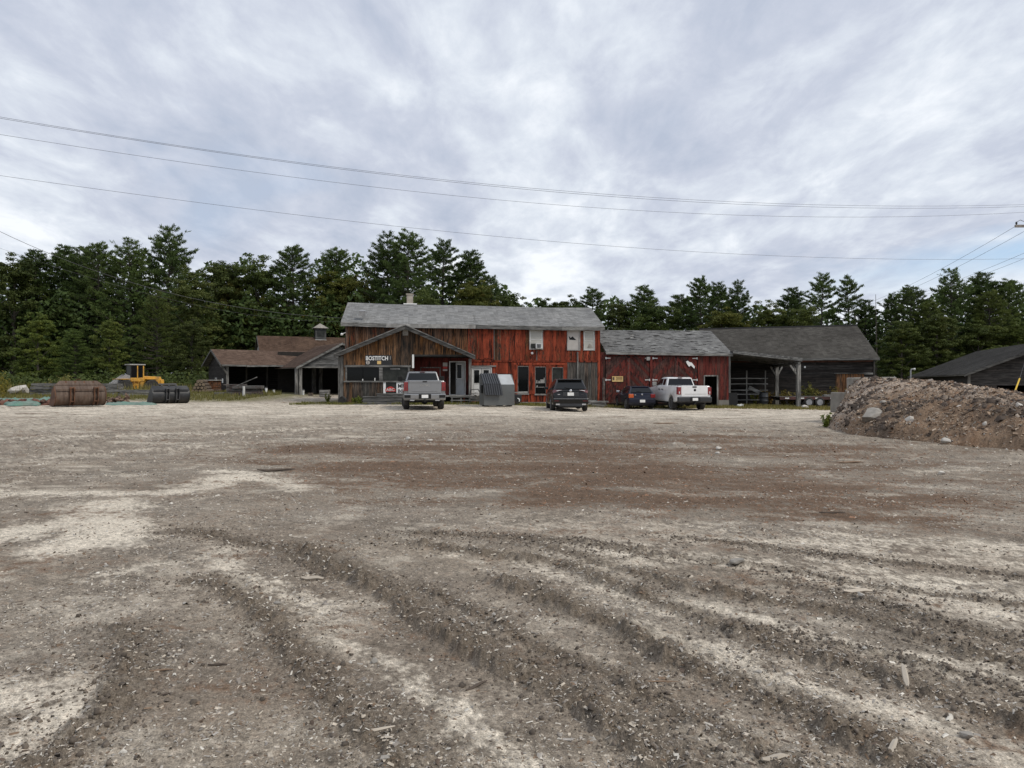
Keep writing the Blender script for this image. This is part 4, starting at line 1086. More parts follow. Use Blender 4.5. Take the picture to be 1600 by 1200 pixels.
# flood lamp on the left corner
la, lc = f2(538, 522); mb = MB().beam((la + 0.1, -0.05, lc + 0.1), (la - 0.12, -0.25, lc), 0.04, 0.04); mb.build('lamp_bracket', M['white_paint'], fr.root)
MB().lathe([(0, 0.03), (0.08, 0.07), (0.16, 0.09)], 'y', 10, (la - 0.13, -0.36, lc - 0.03)).build('flood_lamp', M['bright_white'], fr.root, 40)
# lamp below the air conditioner, conduit
la, lc = f2(831, 552); MB().lathe([(0, 0.05), (0.06, 0.09), (0.12, 0.06)], 'y', 10, (la, -0.2, lc)).build('wall_lamp', M['bright_white'], fr.root, 40)
la, lc = f2(838, 548); o = MB().box(la, la + 0.05, -0.07, -0.04, f2(838, 565)[1], lc).build('conduit', M['beam_grey'], fr.root); setc(o, 0, 1, 0.6)
la, lc = f2(770, 540); o = MB().box(la + 0.05, la + 0.11, -0.075, -0.04, f2(770, 562)[1], f2(770, 509)[1]).build('conduit', M['beam_grey'], fr.root); setc(o, 0, 0.9, 0.4)
RED, REDLEN, REDB = fr, LEN, B

# ---------------------------------------------------------------- the low gabled office in front of it
A = P(529, 0, 44.6); Bq = P(736.5, 0, 45.4); yaw = math.atan2(Bq.y - A.y, Bq.x - A.x); LEN = math.hypot(Bq.x - A.x, Bq.y - A.y)
fr = building('gabled_office', 'low gabled wooden office with brown weathered boards and recessed porch', 'building', (A.x, A.y, 0), yaw)
f2 = lambda px, py, b=0.0: fr.at(px, py, b)
pk = f2(633.5, 513); el = f2(527, 556)[1]; er = f2(741, 558)[1]
pa = pk[0]; pz = pk[1]
top = lambda a: (el + (pz - el) * (a / pa)) if a < pa else (pz + (er - pz) * (a - pa) / (LEN - pa))
wrect = lambda p0, y0, p1, y1: (f2(p0, 0)[0], f2(p1, 0)[0], f2(0 + p0, y1)[1], f2(p0, y0)[1])
band = wrect(541, 573, 639, 595.5); porch = wrect(645.5, 556.5, 733.5, 700); porch = (porch[0], porch[1], -1.0, porch[3])
lowp = wrect(599, 597, 640, 615)
wall = MB(); 
sh = [(0.03, band[0], -0.3, band[3] + 0.06), (band[1], porch[0], -0.3, band[3] + 0.06), (band[0], band[1], -0.3, band[2]), (0.03, porch[0], band[3], min(top(0.2), porch[3])), ]
for s_ in sh: wall.box(s_[0], s_[1], 0.045, 0.09, s_[2], s_[3])
wall.prism([(0, 0)] * 3, 0, 0) if False else None
gp = [(0.1, 0.0)]
wall.add([(0.05, 0.045, el - 0.05), (pa, 0.045, pz - 0.06), (LEN - 0.05, 0.045, er - 0.05), (LEN - 0.05, 0.045, porch[3] + 0.02), (0.05, 0.045, porch[3] + 0.02)], [(0, 1, 2, 3, 4)])
wall = wall.build('front_wall', M['sheathing'], fr.root)
def brown(a, c, r):
    g = 0.12 if c > porch[3] - 0.35 else (0.75 if a > 0.9 else 0.35)
    dk = 0.62 if 0.42 < a / LEN < 0.62 else 0.0
    if c < band[2]: g = r.uniform(0.3, 1.0)
    return (0.02 + r.uniform(0, 0.14), min(1, g + r.uniform(-0.1, 0.2)) if not dk else r.uniform(0.2, 0.6), (0.62 if c > porch[3] - 0.35 else 0.5) - (0.27 if dk else 0) - (0.1 if c < band[2] else 0))
vboards(wall, 0.16, LEN - 0.1, lambda a: -0.05, lambda a: top(a) - 0.02, 0.17, M['wood_brown'], opens=[band, porch], colf=brown, seed=8)
for a0, a1 in ((-0.02, 0.10), (0.10, 0.30)):
    o = MB().box(a0, a1, -0.07, -0.03 + (0.08 if a0 < 0 else 0), -0.1, top(a0 + 0.1) - 0.12).build('corner_post', M['beam_grey'], wall); setc(o, 0, 0.95, 0.34)
# window band
fm = MB()
a0, a1, c0, c1 = band
wa, wb = f2(592.5, 0)[0], f2(598, 0)[0]
fm.box(a0 - 0.1, a1 + 0.12, -0.09, 0.03, c1 - 0.02, c1 + 0.10); fm.box(a0 - 0.14, a1 + 0.14, -0.12, 0.03, c0 - 0.07, c0 + 0.02)
for x0, x1 in ((a0 - 0.04, a0 + 0.05), (wa, wb), (a1 - 0.06, a1 + 0.05)): fm.box(x0, x1, -0.07, 0.03, c0 + 0.021, c1 - 0.021)
fm = fm.build('window_band', M['beam_grey_h'], fr.root); setc(fm, 0, 1.0, 0.42)
for x0, x1, mt in ((a0 + 0.05, (a0 + wa) / 2, 'window_glass'), ((a0 + wa) / 2 + 0.02, wa, 'window_glass'), (wb, a1 - 0.06, 'window_dusty')):
    MB().box(x0 + 0.002, x1 - 0.002, 0.0, 0.01, c0 + 0.022, c1 - 0.022).build('pane', M[mt], fm)
for px_, h_ in ((566, 0.14), (585, 0.2), (622, 0.1)):
    x_ = f2(px_, 0)[0]; MB().box(x_, x_ + 0.06, -0.03, -0.004, c0 + 0.023, c0 + h_).build('sill_bottle', M['white_paint'], fm)
MB().box(f2(610, 0)[0], f2(625, 0)[0], -0.006, -0.002, c1 - 0.16, c1 - 0.1).build('inner_lamp', M['trim_grey'], fm)
# posters below the band: a dark panel with a red emblem, a white notice
a0, a1, c0, c1 = lowp
pn = MB().box(a0 + 0.16, f2(619, 0)[0], -0.06, -0.038, c0, c1).build('poster_board', M['window_dusty'], fr.root)
MB().box(a0, a0 + 0.15, -0.066, -0.038, c0 - 0.08, c1 + 0.02).build('white_strip', M['bright_white'], fr.root)
nx0, nx1 = f2(601, 0)[0] + 0.05, f2(618.5, 0)[0] - 0.02
zb = c0 + 0.12; seg = []
nn = 12
arc = [(nx0 + (nx1 - nx0) * t, zb + 0.16 + 0.16 * math.sin(math.pi * t)) for t in np.linspace(0, 1, nn)]
mesh_obj('red_emblem', [(x_, -0.066, z_) for x_, z_ in arc] + [(nx1, -0.066, zb), (nx0, -0.066, zb)], [tuple(range(nn + 1, -1, -1))], M['sign_red'], pn)
text_mesh('emblem_letters', 'ABC', 0.22, M['white_paint'], pn, ((nx0 + nx1) / 2, -0.07, zb + 0.05), bold=0.006, align='CENTER', sx=1.2)
n0, n1 = f2(619.5, 0)[0], f2(646, 0)[0]
sg_ = MB().box(n0, n1, -0.07, -0.04, c0, c1).build('white_notice', M['bright_white'], fr.root)
text_mesh('notice_text', 'ME-', 0.34, M['sign_black'], sg_, (n0 + 0.08, -0.073, c0 + 0.36), bold=0.006)
text_mesh('notice_text', 'BOU', 0.30, M['sign_black'], sg_, (n0 + 0.08, -0.073, c0 + 0.06), bold=0.005)
# the lettered sign
s0, zt = f2(571.5, 556); s1, zb = f2(606, 562.8)
sb = MB().box(s0 - 0.03, f2(612, 0)[0], -0.05, -0.038, f2(590, 571)[1], zt + 0.04).build('sign_board', M['sign_black'], fr.root)
tx = text_mesh('sign_letters', 'BOSTITCH', 0.40, M['bright_white'], sb, (s0, -0.056, zb), bold=0.010, depth=0.004)
bb = tx.dimensions if False else None
wtx = max(v.co.x for v in tx.data.vertices) - min(v.co.x for v in tx.data.vertices); tx.scale = ((s1 - s0) / wtx, 0.97 * (zt - zb) / 0.29, 1)
MB().box(f2(609.6, 0)[0], f2(610.2, 0)[0], -0.058, -0.052, zb + 0.03, zt - 0.02).build('sign_bar', M['paper'], sb)
ea, ec = f2(575, 566.5); MB().lathe([(0, 0.12), (0.006, 0.12)], 'y', 16, (ea, -0.058, ec)).build('round_emblem', M['paper'], sb)
MB().box(ea - 0.02, ea + 0.02, -0.062, -0.059, ec - 0.1, ec + 0.1).build('emblem_bar', M['sign_black'], sb)
ea, ec = f2(592.5, 566.5); MB().box(ea - 0.12, ea + 0.12, -0.058, -0.052, ec - 0.1, ec + 0.1).build('cream_tag', M['sign_yellow'], sb)
# gable vent, rake boards, roof
va, vc = f2(633.5, 520); vt = MB().box(va - 0.17, va + 0.17, -0.07, -0.04, vc - 0.17, vc + 0.2).build('gable_vent', M['trim_grey'], fr.root)
for k in range(4): MB().box(va - 0.14, va + 0.14, -0.08, -0.071, vc - 0.13 + k * 0.08, vc - 0.09 + k * 0.08).build('vent_slat', M['rock_grey'], vt)
sl_l = (pz - el) / pa; sl_r = (pz - er) / (LEN - pa); ovx, ovy = 0.22, 0.5
zpk = pz + 0.16
L0 = (-ovx, -ovy, zpk - sl_l * (pa + ovx)); Rr = (LEN + ovx, -ovy, zpk - sl_r * (LEN - pa + ovx)); bk = 3.4
for (e_, s_) in ((L0, 1), (Rr, -1)):
    p0 = Vector(e_); p1 = Vector((e_[0], bk, e_[2])); q0 = Vector((pa, -ovy, zpk)); q1 = Vector((pa, bk, zpk))
    dk = roof_plane(fr.root, p0, p1, q0, q1, M['roof_dark'], M['beam_grey_h'], 0.32, 0.16, seed=60 + s_)
    d = Vector((0, 0.04, 0)); dz_ = Vector((0, 0, 0.24))
    o = MB().hexa([p0 - d - dz_, q0 - d - dz_, q0 - dz_, p0 - dz_, p0 - d + Vector((0, 0, .02)), q0 - d + Vector((0, 0, .02)), q0 + Vector((0, -0.001, .02)), p0 + Vector((0, -0.001, .02))]).build('rake_board', M['beam_grey_h'], dk); setc(o, 0, 0.9, 0.24)
    d2 = Vector((0, 0.075, 0)); z2 = Vector((0, 0, 0.10))
    o = MB().hexa([p0 - d2 - z2 + z2 * 0.8, q0 - d2 - z2 + z2 * 0.8, q0 - d * 1.02 - z2 + z2 * 0.8, p0 - d * 1.02 - z2 + z2 * 0.8, p0 - d2 + z2 * 0.4, q0 - d2 + z2 * 0.4, q0 - d * 1.02 + z2 * 0.4, p0 - d * 1.02 + z2 * 0.4]).build('rake_trim', M['beam_grey_h'], dk); setc(o, 0, 1, 0.5)
# side walls and porch room
o = MB().box(0.02, 0.1, 0.09, bk, -0.2, el - 0.05).build('side_wall', M['wood_brown'], fr.root); setc(o, 0.1, 0.6, 0.4)
PD = 1.7; pf = f2(680, 618)[1]
px0, px1 = porch[0], porch[1]
fb = lambda px, py: fr.at(px, py, PD)
def porchcol(a, c, r): return (0.95 + r.uniform(-0.1, 0.15), 0.1, 0.42)
door = (fb(703.5, 0)[0], fb(726, 0)[0], fb(700, 616)[1], fb(700, 566)[1])
pr = MB().box(px0 + 0.01, door[0], PD, PD + 0.06, -0.1, porch[3] + 0.1).box(door[1], px1 + 0.2, PD, PD + 0.06, -0.1, porch[3] + 0.1).box(door[0], door[1], PD, PD + 0.06, door[3], porch[3] + 0.1).build('porch_back_wall', M['sheathing'], fr.root)
vboards(pr, px0 + 0.02, px1 + 0.19, pf, porch[3] + 0.05, 0.22, M['wood_dark_red'], b=PD, opens=[(door[0], door[1], -1, door[3])], colf=porchcol, seed=12)
o = MB().box(px0 - 0.05, px0 - 0.002, 0.09, PD + 0.05, -0.1, porch[3] + 0.1).build('porch_side_wall', M['wood_dark_red'], fr.root); setc(o, 0.9, 0.2, 0.35)
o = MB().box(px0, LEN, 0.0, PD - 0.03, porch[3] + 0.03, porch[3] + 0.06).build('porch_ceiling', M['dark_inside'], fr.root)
o = MB().box(px0 - 0.1, LEN, -0.062, -0.036, porch[3] - 0.02, porch[3] + 0.10).build('porch_beam', M['beam_grey_h'], fr.root); setc(o, 0, 0.4, 0.25)
dk = MB(); dk.box(px0 + 0.02, LEN + 0.1, -0.15, PD - 0.03, pf - 0.08, pf).build('porch_floor', M['trim_grey'], fr.root)
for x0, x1 in ((LEN - 0.16, LEN), ):
    o = MB().box(x0, x1, -0.06, 0.1, -0.2, er - 0.1).build('porch_post', M['beam_grey'], fr.root); setc(o, 0, 1, 0.45)
o = MB().box(LEN - 0.03, LEN + 0.02, 0.1, PD + 0.1, pf, er - 0.15).build('porch_end_wall', M['wood_dark_red'], fr.root); setc(o, 0.9, 0.2, 0.45)
xs_ = f2(644, 0)[0]
MB().box(xs_, xs_ + 0.12, -0.075, -0.062 + 0.02, f2(644, 575)[1], f2(644, 554)[1]).build('white_strip', M['bright_white'], fr.root)
# porch window, notices, doorway and the open door leaf
pw = (fb(658, 0)[0], fb(687, 0)[0], fb(660, 590)[1], fb(660, 575)[1]); w_ = window(fr, 'porch_window', *pw, M['beam_grey'], M['window_dusty'], 0.06, b=PD - 0.03)
for y0, y1, mt in ((566.5, 572.5, 'paper'), (573, 576, 'sign_red'), (577, 579.5, 'paper')):
    MB().box(fb(692, 0)[0], fb(699, 0)[0], PD - 0.05, PD - 0.036, fb(692, y1)[1], fb(692, y0)[1]).build('notice', M[mt], fr.root)
df = frame_rect(MB(), door[0], door[1], door[2], door[3], 0.07, PD - 0.06, PD + 0.1).build('door_frame', M['white_paint'], fr.root)
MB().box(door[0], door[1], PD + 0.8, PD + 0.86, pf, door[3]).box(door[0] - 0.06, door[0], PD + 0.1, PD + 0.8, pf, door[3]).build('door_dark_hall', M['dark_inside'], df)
w = door[1] - door[0]; ang = R(-28); lw = w * 0.66
lf = empty('door', (door[1] - 0.01, PD + 0.02, door[2]), R(180) + ang, fr.root)
dh = door[3] - door[2]
MB().box(0, lw, -0.02, 0.02, 0.005, dh - 0.01).build('leaf', M['door_grey'], lf)
frame_rect(MB(), 0.2, lw - 0.1, dh * 0.5, dh * 0.92, 0.05, 0.021, 0.032).build('pane_frame', M['white_paint'], lf)
MB().box(0.2, lw - 0.1, 0.021, 0.027, dh * 0.5, dh * 0.92).build('pane', M['window_glass'], lf)
MB().lathe([(0.02, 0.02), (0.06, 0.035), (0.08, 0.02)], 'y', 8, (lw - 0.06, 0, dh * 0.46)).build('handle', M['chrome'], lf)
# pallet-like step in front of the porch
s0, s1 = f2(704, 0, -0.5)[0], f2(735, 0, -0.5)[0]; zt = f2(704, 619.5, -0.5)[1]; zb = f2(704, 631, -0.5)[1]
st = thing('porch_step', 'weathered slatted wooden step below the office door', 'step', fr.o + fr.u * s0 + fr.n * -0.7, yaw)
ww = s1 - s0
for k in range(3):
    z_ = zt - 0.04 - k * (zt - zb) * 0.42; o = MB().box(0, ww + (0.1 if k == 1 else 0), 0.0, 0.03, z_ - 0.03, z_ + 0.03).build('slat', M['beam_grey_h'], st); setc(o, 0, 1, 0.6)
for k in range(3): o = MB().box(0.05 + k * (ww - 0.13) / 2, 0.13 + k * (ww - 0.13) / 2, 0.031, 0.08, zb - 0.12, zt - 0.02).build('upright', M['beam_grey'], st); setc(o, 0, 1, 0.55)
o = MB().box(-0.02, ww + 0.05, 0.0, 0.52, zt, zt + 0.05).build('tread', M['beam_grey_h'], st); setc(o, 0, 1, 0.6)
o = MB().box(0.05, 0.10, 0.09, 0.5, zb - 0.12, zt - 0.001).box(ww - 0.1, ww - 0.05, 0.09, 0.5, zb - 0.12, zt - 0.001).build('side_board', M['beam_grey_h'], st); setc(o, 0, 1, 0.4)
# broad plank steps left of the truck
b_ = -1.5; s0, s1 = f2(567, 0, b_)[0], f2(634, 0, b_)[0]; 
st = thing('plank_steps', 'broad stack of weathered plank steps under the office windows', 'steps', fr.o + fr.u * s0 + fr.n * b_, yaw)
zs = [f2(600, y_, b_)[1] for y_ in (634, 629, 624.5, 619.5, 615)]
for k in range(4):
    x0 = 0.0 if k < 3 else 0.8; y0 = 0.0 + 0.12 * k
    o = MB().box(x0, s1 - s0, y0, y0 + 1.3 - 0.12 * k, zs[k] + 0.006 - (0.05 if k == 0 else 0), zs[k + 1] - 0.006).build('plank', M['beam_grey_h'], st); setc(o, 0.15, 0.85 + 0.1 * (k % 2), 0.36 + 0.06 * (k % 2))
    o = MB().box(x0 - 0.03, s1 - s0 + 0.03, y0 - 0.04, y0 + 0.02, zs[k + 1] - 0.05, zs[k + 1] + 0.0).build('nosing', M['beam_grey_h'], st); setc(o, 0, 1, 0.5)
o = MB().box(-0.5, 2.9, -0.6, -0.25, 0.0, 0.06).build('plank', M['beam_grey_h'], st); setc(o, 0, 1, 0.55)
OFF = fr

# ---------------------------------------------------------------- red garage range with diagonal-boarded doors
A = RED.o + RED.u * (REDLEN + 0.03); yaw = RED.yaw
yaw = R(5.5)
fr = building('red_garage', 'single-storey dark red garage with diagonal boarded double doors and patchy grey roof', 'building', (A.x, A.y, 0), yaw)
f2 = lambda px, py, b=0.0: fr.at(px, py, b)
LEN = f2(1140.5, 0)[0]; ce0, ce1 = f2(942, 549.5)[1], f2(1140, 552.5)[1]; ceave = lambda a: ce0 + (ce1 - ce0) * a / LEN
gtop = f2(1000, 557)[1]; gbot = -0.12
leafs = [(f2(946, 0)[0], f2(980.3, 0)[0]), (f2(983.7, 0)[0], f2(1015, 0)[0]), (f2(1019.5, 0)[0], f2(1054.3, 0)[0]), (f2(1057.7, 0)[0], f2(1089, 0)[0])]
dw = (f2(1101, 0)[0], f2(1120, 0)[0], f2(1101, 628)[1], f2(1101, 588)[1])
sh = [(0.02, dw[0], -0.5, ce1 - 0.05), (dw[1], LEN - 0.02, -0.5, ce1 - 0.05), (dw[0], dw[1], dw[3], ce1 - 0.05)]
wall = sheet(fr.root, 'front_wall', sh, M['sheathing'], 0.045, 0.06)
gcol = lambda a, c, r: (0.5 + r.uniform(-0.2, 0.25), 0.3, r.uniform(0.42, 0.55))
dop = [(leafs[0][0] - 0.05, leafs[3][1] + 0.05, -2, gtop + 0.08)]
vboards(wall, 0.02, LEN - 0.1, -0.35, lambda a: ceave(a) - 0.03, 0.21, M['wood_dark_red'], opens=dop + [(dw[0], dw[1], -2, dw[3])], colf=gcol, seed=14)
for q, (p, w_) in enumerate(((leafs[1][1] + 0.02, leafs[2][0] - 0.02),)):
    o = MB().box(p, w_, -0.08, -0.0, -0.3, gtop + 0.02).build('door_post', M['wood_dark_red'], wall); setc(o, 1.1, 0.2, 0.5)
o = MB().box(leafs[0][0] - 0.05, leafs[3][1] + 0.05, -0.085, -0.04, gtop + 0.03, gtop + 0.13).build('door_head', M['wood_dark_red'], wall); setc(o, 1.0, 0.2, 0.35)
def clip_poly(pts, lo, hi, key):   # keep lo <= key(p) <= hi
    for sgn, lim_ in ((1, lo), (-1, -hi)):
        out = []
        for i in range(len(pts)):
            p, q = pts[i], pts[(i + 1) % len(pts)]; kp, kq = sgn * key(p) - lim_, sgn * key(q) - lim_
            if kp >= 0: out.append(p)
            if (kp >= 0) != (kq >= 0):
                t = kp / (kp - kq); out.append((p[0] + (q[0] - p[0]) * t, p[1] + (q[1] - p[1]) * t))
        pts = out
        if len(pts) < 3: return []
    return pts
for i, (a0, a1) in enumerate(leafs):
    lf = MB().box(a0 + 0.01, a1 - 0.01, 0.0, 0.03, gbot, gtop).build('door', M['sheathing'], fr.root)
    s = 1 if i % 2 == 0 else -1; key = lambda p, s=s: (p[1] - s * p[0]) * 0.7071
    ks = [key(p) for p in ((a0, gbot), (a1, gbot), (a0, gtop), (a1, gtop))]; k_ = min(ks); r = random.Random(50 + i)
    while k_ < max(ks):
        bw = 0.20 * r.uniform(0.85, 1.15)
        pg = clip_poly([(a0 + 0.012, gbot), (a1 - 0.012, gbot), (a1 - 0.012, gtop), (a0 + 0.012, gtop)], k_ + 0.005, k_ + bw - 0.005, key)
        if len(pg) >= 3:
            dj = r.uniform(0, 0.01); n_ = len(pg)
            vs = [(p[0], -0.03 - dj, p[1]) for p in pg] + [(p[0], -0.001, p[1]) for p in pg]
            o = mesh_obj('board', vs, [tuple(range(n_)), tuple(range(2 * n_ - 1, n_ - 1, -1))] + [(q, n_ + q, n_ + (q + 1) % n_, (q + 1) % n_) for q in range(n_)], M['wood_diag%d' % (i % 2)] if ('wood_diag%d' % (i % 2)) in M else M['wood_dark_red'], lf)
            setc(o, r.uniform(0.15, 0.75), r.uniform(0.3, 0.9), 0.42 if i % 2 else 0.48)
        k_ += bw
    xe = a1 if i % 2 == 0 else a0
    if i % 2 == 0:
        o = MB().box(a1 - 0.02, leafs[i + 1][0] + 0.02, -0.07, -0.041, gbot, gtop - 0.1).build('meeting_stile', M['wood_dark_red'], lf); setc(o, 0.5, 0.9, 0.7)
    hx = a0 + 0.02 if i % 2 == 0 else a1 - 0.02; sg = 1 if i % 2 == 0 else -1
    for hz in (gtop - 0.12, gtop - (gtop - gbot) * 0.5):
        MB().box(min(hx, hx + sg * 0.32), max(hx, hx + sg * 0.32), -0.062, -0.05, hz - 0.03, hz + 0.03).box(hx - 0.04, hx + 0.04, -0.075, -0.0635, hz - 0.07, hz + 0.07).build('strap_hinge', M['white_paint'], lf)
# yellow sign, torn white sheet, white bracket
s0, z1 = f2(956, 588); s1, z0 = f2(973, 596.3); sg = MB().box(s0, s1, -0.09, -0.065, z0, z1).build('yellow_sign', M['sign_yellow'], fr.root)
MB().box(s0 + 0.03, s0 + 0.16, -0.094, -0.091, z0 + 0.09, z1 - 0.05).build('sign_picture', M['rust_metal'], sg)
mb = MB()
for k in range(3): mb.box(s0 + 0.26 + 0.03 * (k % 2), s1 - 0.06, -0.094, -0.091, z1 - 0.09 - k * 0.085, z1 - 0.05 - k * 0.085)
mb.build('sign_lines', M['rust_orange'], sg)
tp = [(1071, 565), (1074, 563.5), (1077, 566), (1080, 566.5), (1085, 573), (1084, 576), (1079, 571), (1076, 573), (1073, 569)]
q = [f2(*p) for p in tp]; n_ = len(q)
mesh_obj('torn_sheet', [(a_, -0.10, c_) for a_, c_ in q] + [(a_, -0.09, c_) for a_, c_ in q], [tuple(range(n_))[::-1], tuple(range(n_, 2 * n_))] + [(i, (i + 1) % n_, n_ + (i + 1) % n_, n_ + i) for i in range(n_)], M['bright_white'], fr.root)
a_, c_ = f2(1012, 560); MB().box(a_ - 0.12, a_ + 0.1, -0.2, -0.08, c_ - 0.14, c_ + 0.1).build('door_lamp', M['trim_grey'], fr.root)
# doorway
df = MB(); df.box(dw[0] - 0.08, dw[0], -0.06, 0.1, -0.3, dw[3] + 0.08); df.box(dw[1], dw[1] + 0.09, -0.06, 0.1, -0.3, dw[3] + 0.08); df.box(dw[0], dw[1], -0.058, 0.1, dw[3], dw[3] + 0.08)
df = df.build('door_frame', M['beam_grey'], fr.root); setc(df, 0, 1, 0.6)
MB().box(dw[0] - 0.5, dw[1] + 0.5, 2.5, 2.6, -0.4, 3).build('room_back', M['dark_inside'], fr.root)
o = MB().box(LEN - 0.1, LEN + 0.03, -0.05, 0.1, -0.4, ce1).build('corner_board', M['beam_grey'], wall); setc(o, 0, 1, 0.5)
o = MB().box(f2(940, 0)[0] + 0.05, f2(945, 0)[0], -0.09, -0.036, -0.2, f2(940, 590)[1]).build('corner_board', M['beam_grey'], wall); setc(o, 0.5, 0.9, 0.5)
fo = MB()
for k in range(9): 
    w_ = 0.25; x_ = f2(1123, 0)[0] + k * 0.085
MB().box(dw[1] + 0.1, LEN, -0.07, 0.02, -0.55, f2(1130, 625)[1]).build('foundation', M['concrete'], fr.root)
rl = P(943, 516, 53.3); rr = P(1107, 517, 54.2); l0, l1 = loc(fr, rl), loc(fr, rr); rb = (l0.y + l1.y) / 2
GL = f2(1143, 0)[0]
k = (l0.z - ce0) / rb; ov = 0.25
e0, e1 = ce0 - k * ov + 0.08, ce1 - k * ov + 0.08
dk = roof_plane(fr.root, (0.35, -ov, e0), (GL, -ov, e1), (0.35, rb, l0.z), (GL, rb, l1.z), M['roof_worn'], M['trim_grey'], 0.32, 0.16, seed=71, wob=0.02, miss=0.03)
roof_plane(fr.root, (GL, 2 * rb, e1), (0.35, 2 * rb, e0), (GL, rb, l1.z), (0.35, rb, l0.z), M['roof_worn'], M['trim_grey'], 0.6, 0.5, seed=72)
o = MB().hexa([(0.35, -ov - 0.03, e0 - 0.16), (GL, -ov - 0.03, e1 - 0.16), (GL, -ov - 0.002, e1 - 0.16), (0.35, -ov - 0.002, e0 - 0.16), (0.35, -ov - 0.03, e0), (GL, -ov - 0.03, e1), (GL, -ov - 0.002, e1), (0.35, -ov - 0.002, e0)]).build('fascia', M['beam_grey_h'], dk); setc(o, 0, 1, 0.62)
o = MB().prism([(0.1, -0.5), (2 * rb - 0.2, -0.5), (2 * rb - 0.2, ce1 - 0.05), (rb, l1.z - 0.15), (0.1, ce1 - 0.05)], LEN - 0.08, LEN).build('end_wall', M['clap_dark'], fr.root); setc(o, 0.1, 0.3, 0.4)
GAR, GARLEN = fr, LEN
GCOR = fr.o + fr.u * LEN

# ---------------------------------------------------------------- dark barn behind, on the right
A = P(1128, 0, 55.6); B = P(1366, 0, 54.0); yaw = math.atan2(B.y - A.y, B.x - A.x); LEN = math.hypot(B.x - A.x, B.y - A.y)
fr = building('dark_barn', 'long dark clapboard barn with dark shingle roof at the right', 'barn', (A.x, A.y, 0), yaw)
f2 = lambda px, py, b=0.0: fr.at(px, py, b)
ce = f2(1330, 557.5)[1]; g0 = -0.7
od = (f2(1306, 0)[0], f2(1350, 0)[0], -0.9, f2(1310, 584)[1])
wall = sheet(fr.root, 'front_wall', [(0, LEN, g0, ce)], M['sheathing'], 0.03, 0.06)
def bcol(a, c, r):
    if c > ce - 0.42: return (0.75 + r.uniform(-0.2, 0.2), 0.3, 0.6)
    return (r.uniform(-0.3, 0.15), r.choice([0.15, 0.25, 0.35, 0.6]), r.uniform(0.38, 0.55))
clap(wall, 0, LEN, g0, ce - 0.03, M['clap_dark'], 0.03, 0.185, opens=[od], colf=bcol, seed=16)
dr = MB().box(od[0], od[1], 0.0, 0.028, g0, od[3]).build('barn_door', M['sheathing'], fr.root)
vboards(dr, od[0], od[1], g0, od[3] - 0.02, 0.2, M['door_orange'], b=-0.0, colf=lambda a, c, r: (0.2, r.uniform(0, 0.25), 0.5), seed=17)
o = MB().box(od[0] - 0.15, od[1] + 0.1, -0.09, -0.04, od[3], od[3] + 0.07).build('door_track', M['beam_grey_h'], fr.root); setc(o, 0, 0.9, 0.35)
o = MB().box(LEN - 0.75, LEN - 0.1, -0.05, -0.0, f2(1355, 585)[1], f2(1355, 582)[1]).build('loose_board', M['beam_grey_h'], fr.root); setc(o, 0, 1, 0.6)
o = MB().box(LEN - 0.06, LEN + 0.06, -0.05, 0.1, g0, ce).build('corner_board', M['beam_grey'], fr.root); setc(o, 0, 0.7, 0.2)
for x_, w_ in ((f2(1245, 0)[0], 4.0), (f2(1255, 0)[0], 1.2)):
    o = MB().box(x_, x_ + w_, -0.03, 0.0, ce - 0.7, ce - 0.68).build('bright_lath', M['beam_grey_h'], fr.root); setc(o, 0, 1, 0.5) ; break
rl = P(1098, 514.5, 60.3); rr = P(1336, 509, 58.8); l0, l1 = loc(fr, rl), loc(fr, rr); rb = (l0.y + l1.y) / 2; ov = 0.4
k = (l1.z - ce) / rb; el_ = ce - k * ov + 0.12
a1_ = LEN + 0.25
dk = roof_plane(fr.root, (-1.2, -ov, el_ - 0.05), (a1_, -ov, el_), (-1.2, rb, l0.z), (a1_, rb, l1.z), M['roof_dark'], M['beam_grey_h'], 0.32, 0.16, seed=81, wob=0.012)
roof_plane(fr.root, (a1_, 2 * rb + ov, el_), (-1.2, 2 * rb + ov, el_), (a1_, rb, l1.z), (-1.2, rb, l0.z), M['roof_dark'], M['beam_grey_h'], 0.6, 0.5, seed=82)
o = MB().box(-1.2, a1_, -ov - 0.035, -ov - 0.003, el_ - 0.16, el_ - 0.0).build('fascia', M['beam_grey_h'], dk); setc(o, 0, 1, 0.42)
MB().hexa([(-1.2, rb - 0.12, l0.z - 0.02), (a1_, rb - 0.12, l1.z - 0.02), (a1_, rb + 0.12, l1.z - 0.02), (-1.2, rb + 0.12, l0.z - 0.02), (-1.2, rb - 0.06, l0.z + 0.09), (a1_, rb - 0.06, l1.z + 0.09), (a1_, rb + 0.06, l1.z + 0.09), (-1.2, rb + 0.06, l0.z + 0.09)]).build('ridge_cap', M['under_black'], dk)
o = MB().prism([(0.12, g0), (2 * rb, g0), (2 * rb, ce - 0.05), (rb, l1.z - 0.18), (0.12, ce - 0.05)], LEN - 0.05, LEN + 0.0).build('end_wall', M['clap_dark'], fr.root); setc(o, 0.1, 0.3, 0.4)
o = MB().prism([(0.12, g0), (2 * rb, g0), (2 * rb, ce - 0.05), (rb, l1.z - 0.18), (0.12, ce - 0.05)], 0, 0.05).build('end_wall', M['clap_dark'], fr.root); setc(o, 0.1, 0.3, 0.4)
MB().box(f2(1256, 0)[0], f2(1258.5, 0)[0], -0.1, -0.04, f2(1256, 575)[1], f2(1256, 572)[1]).build('wall_lamp', M['bright_white'], fr.root)
BARN = fr

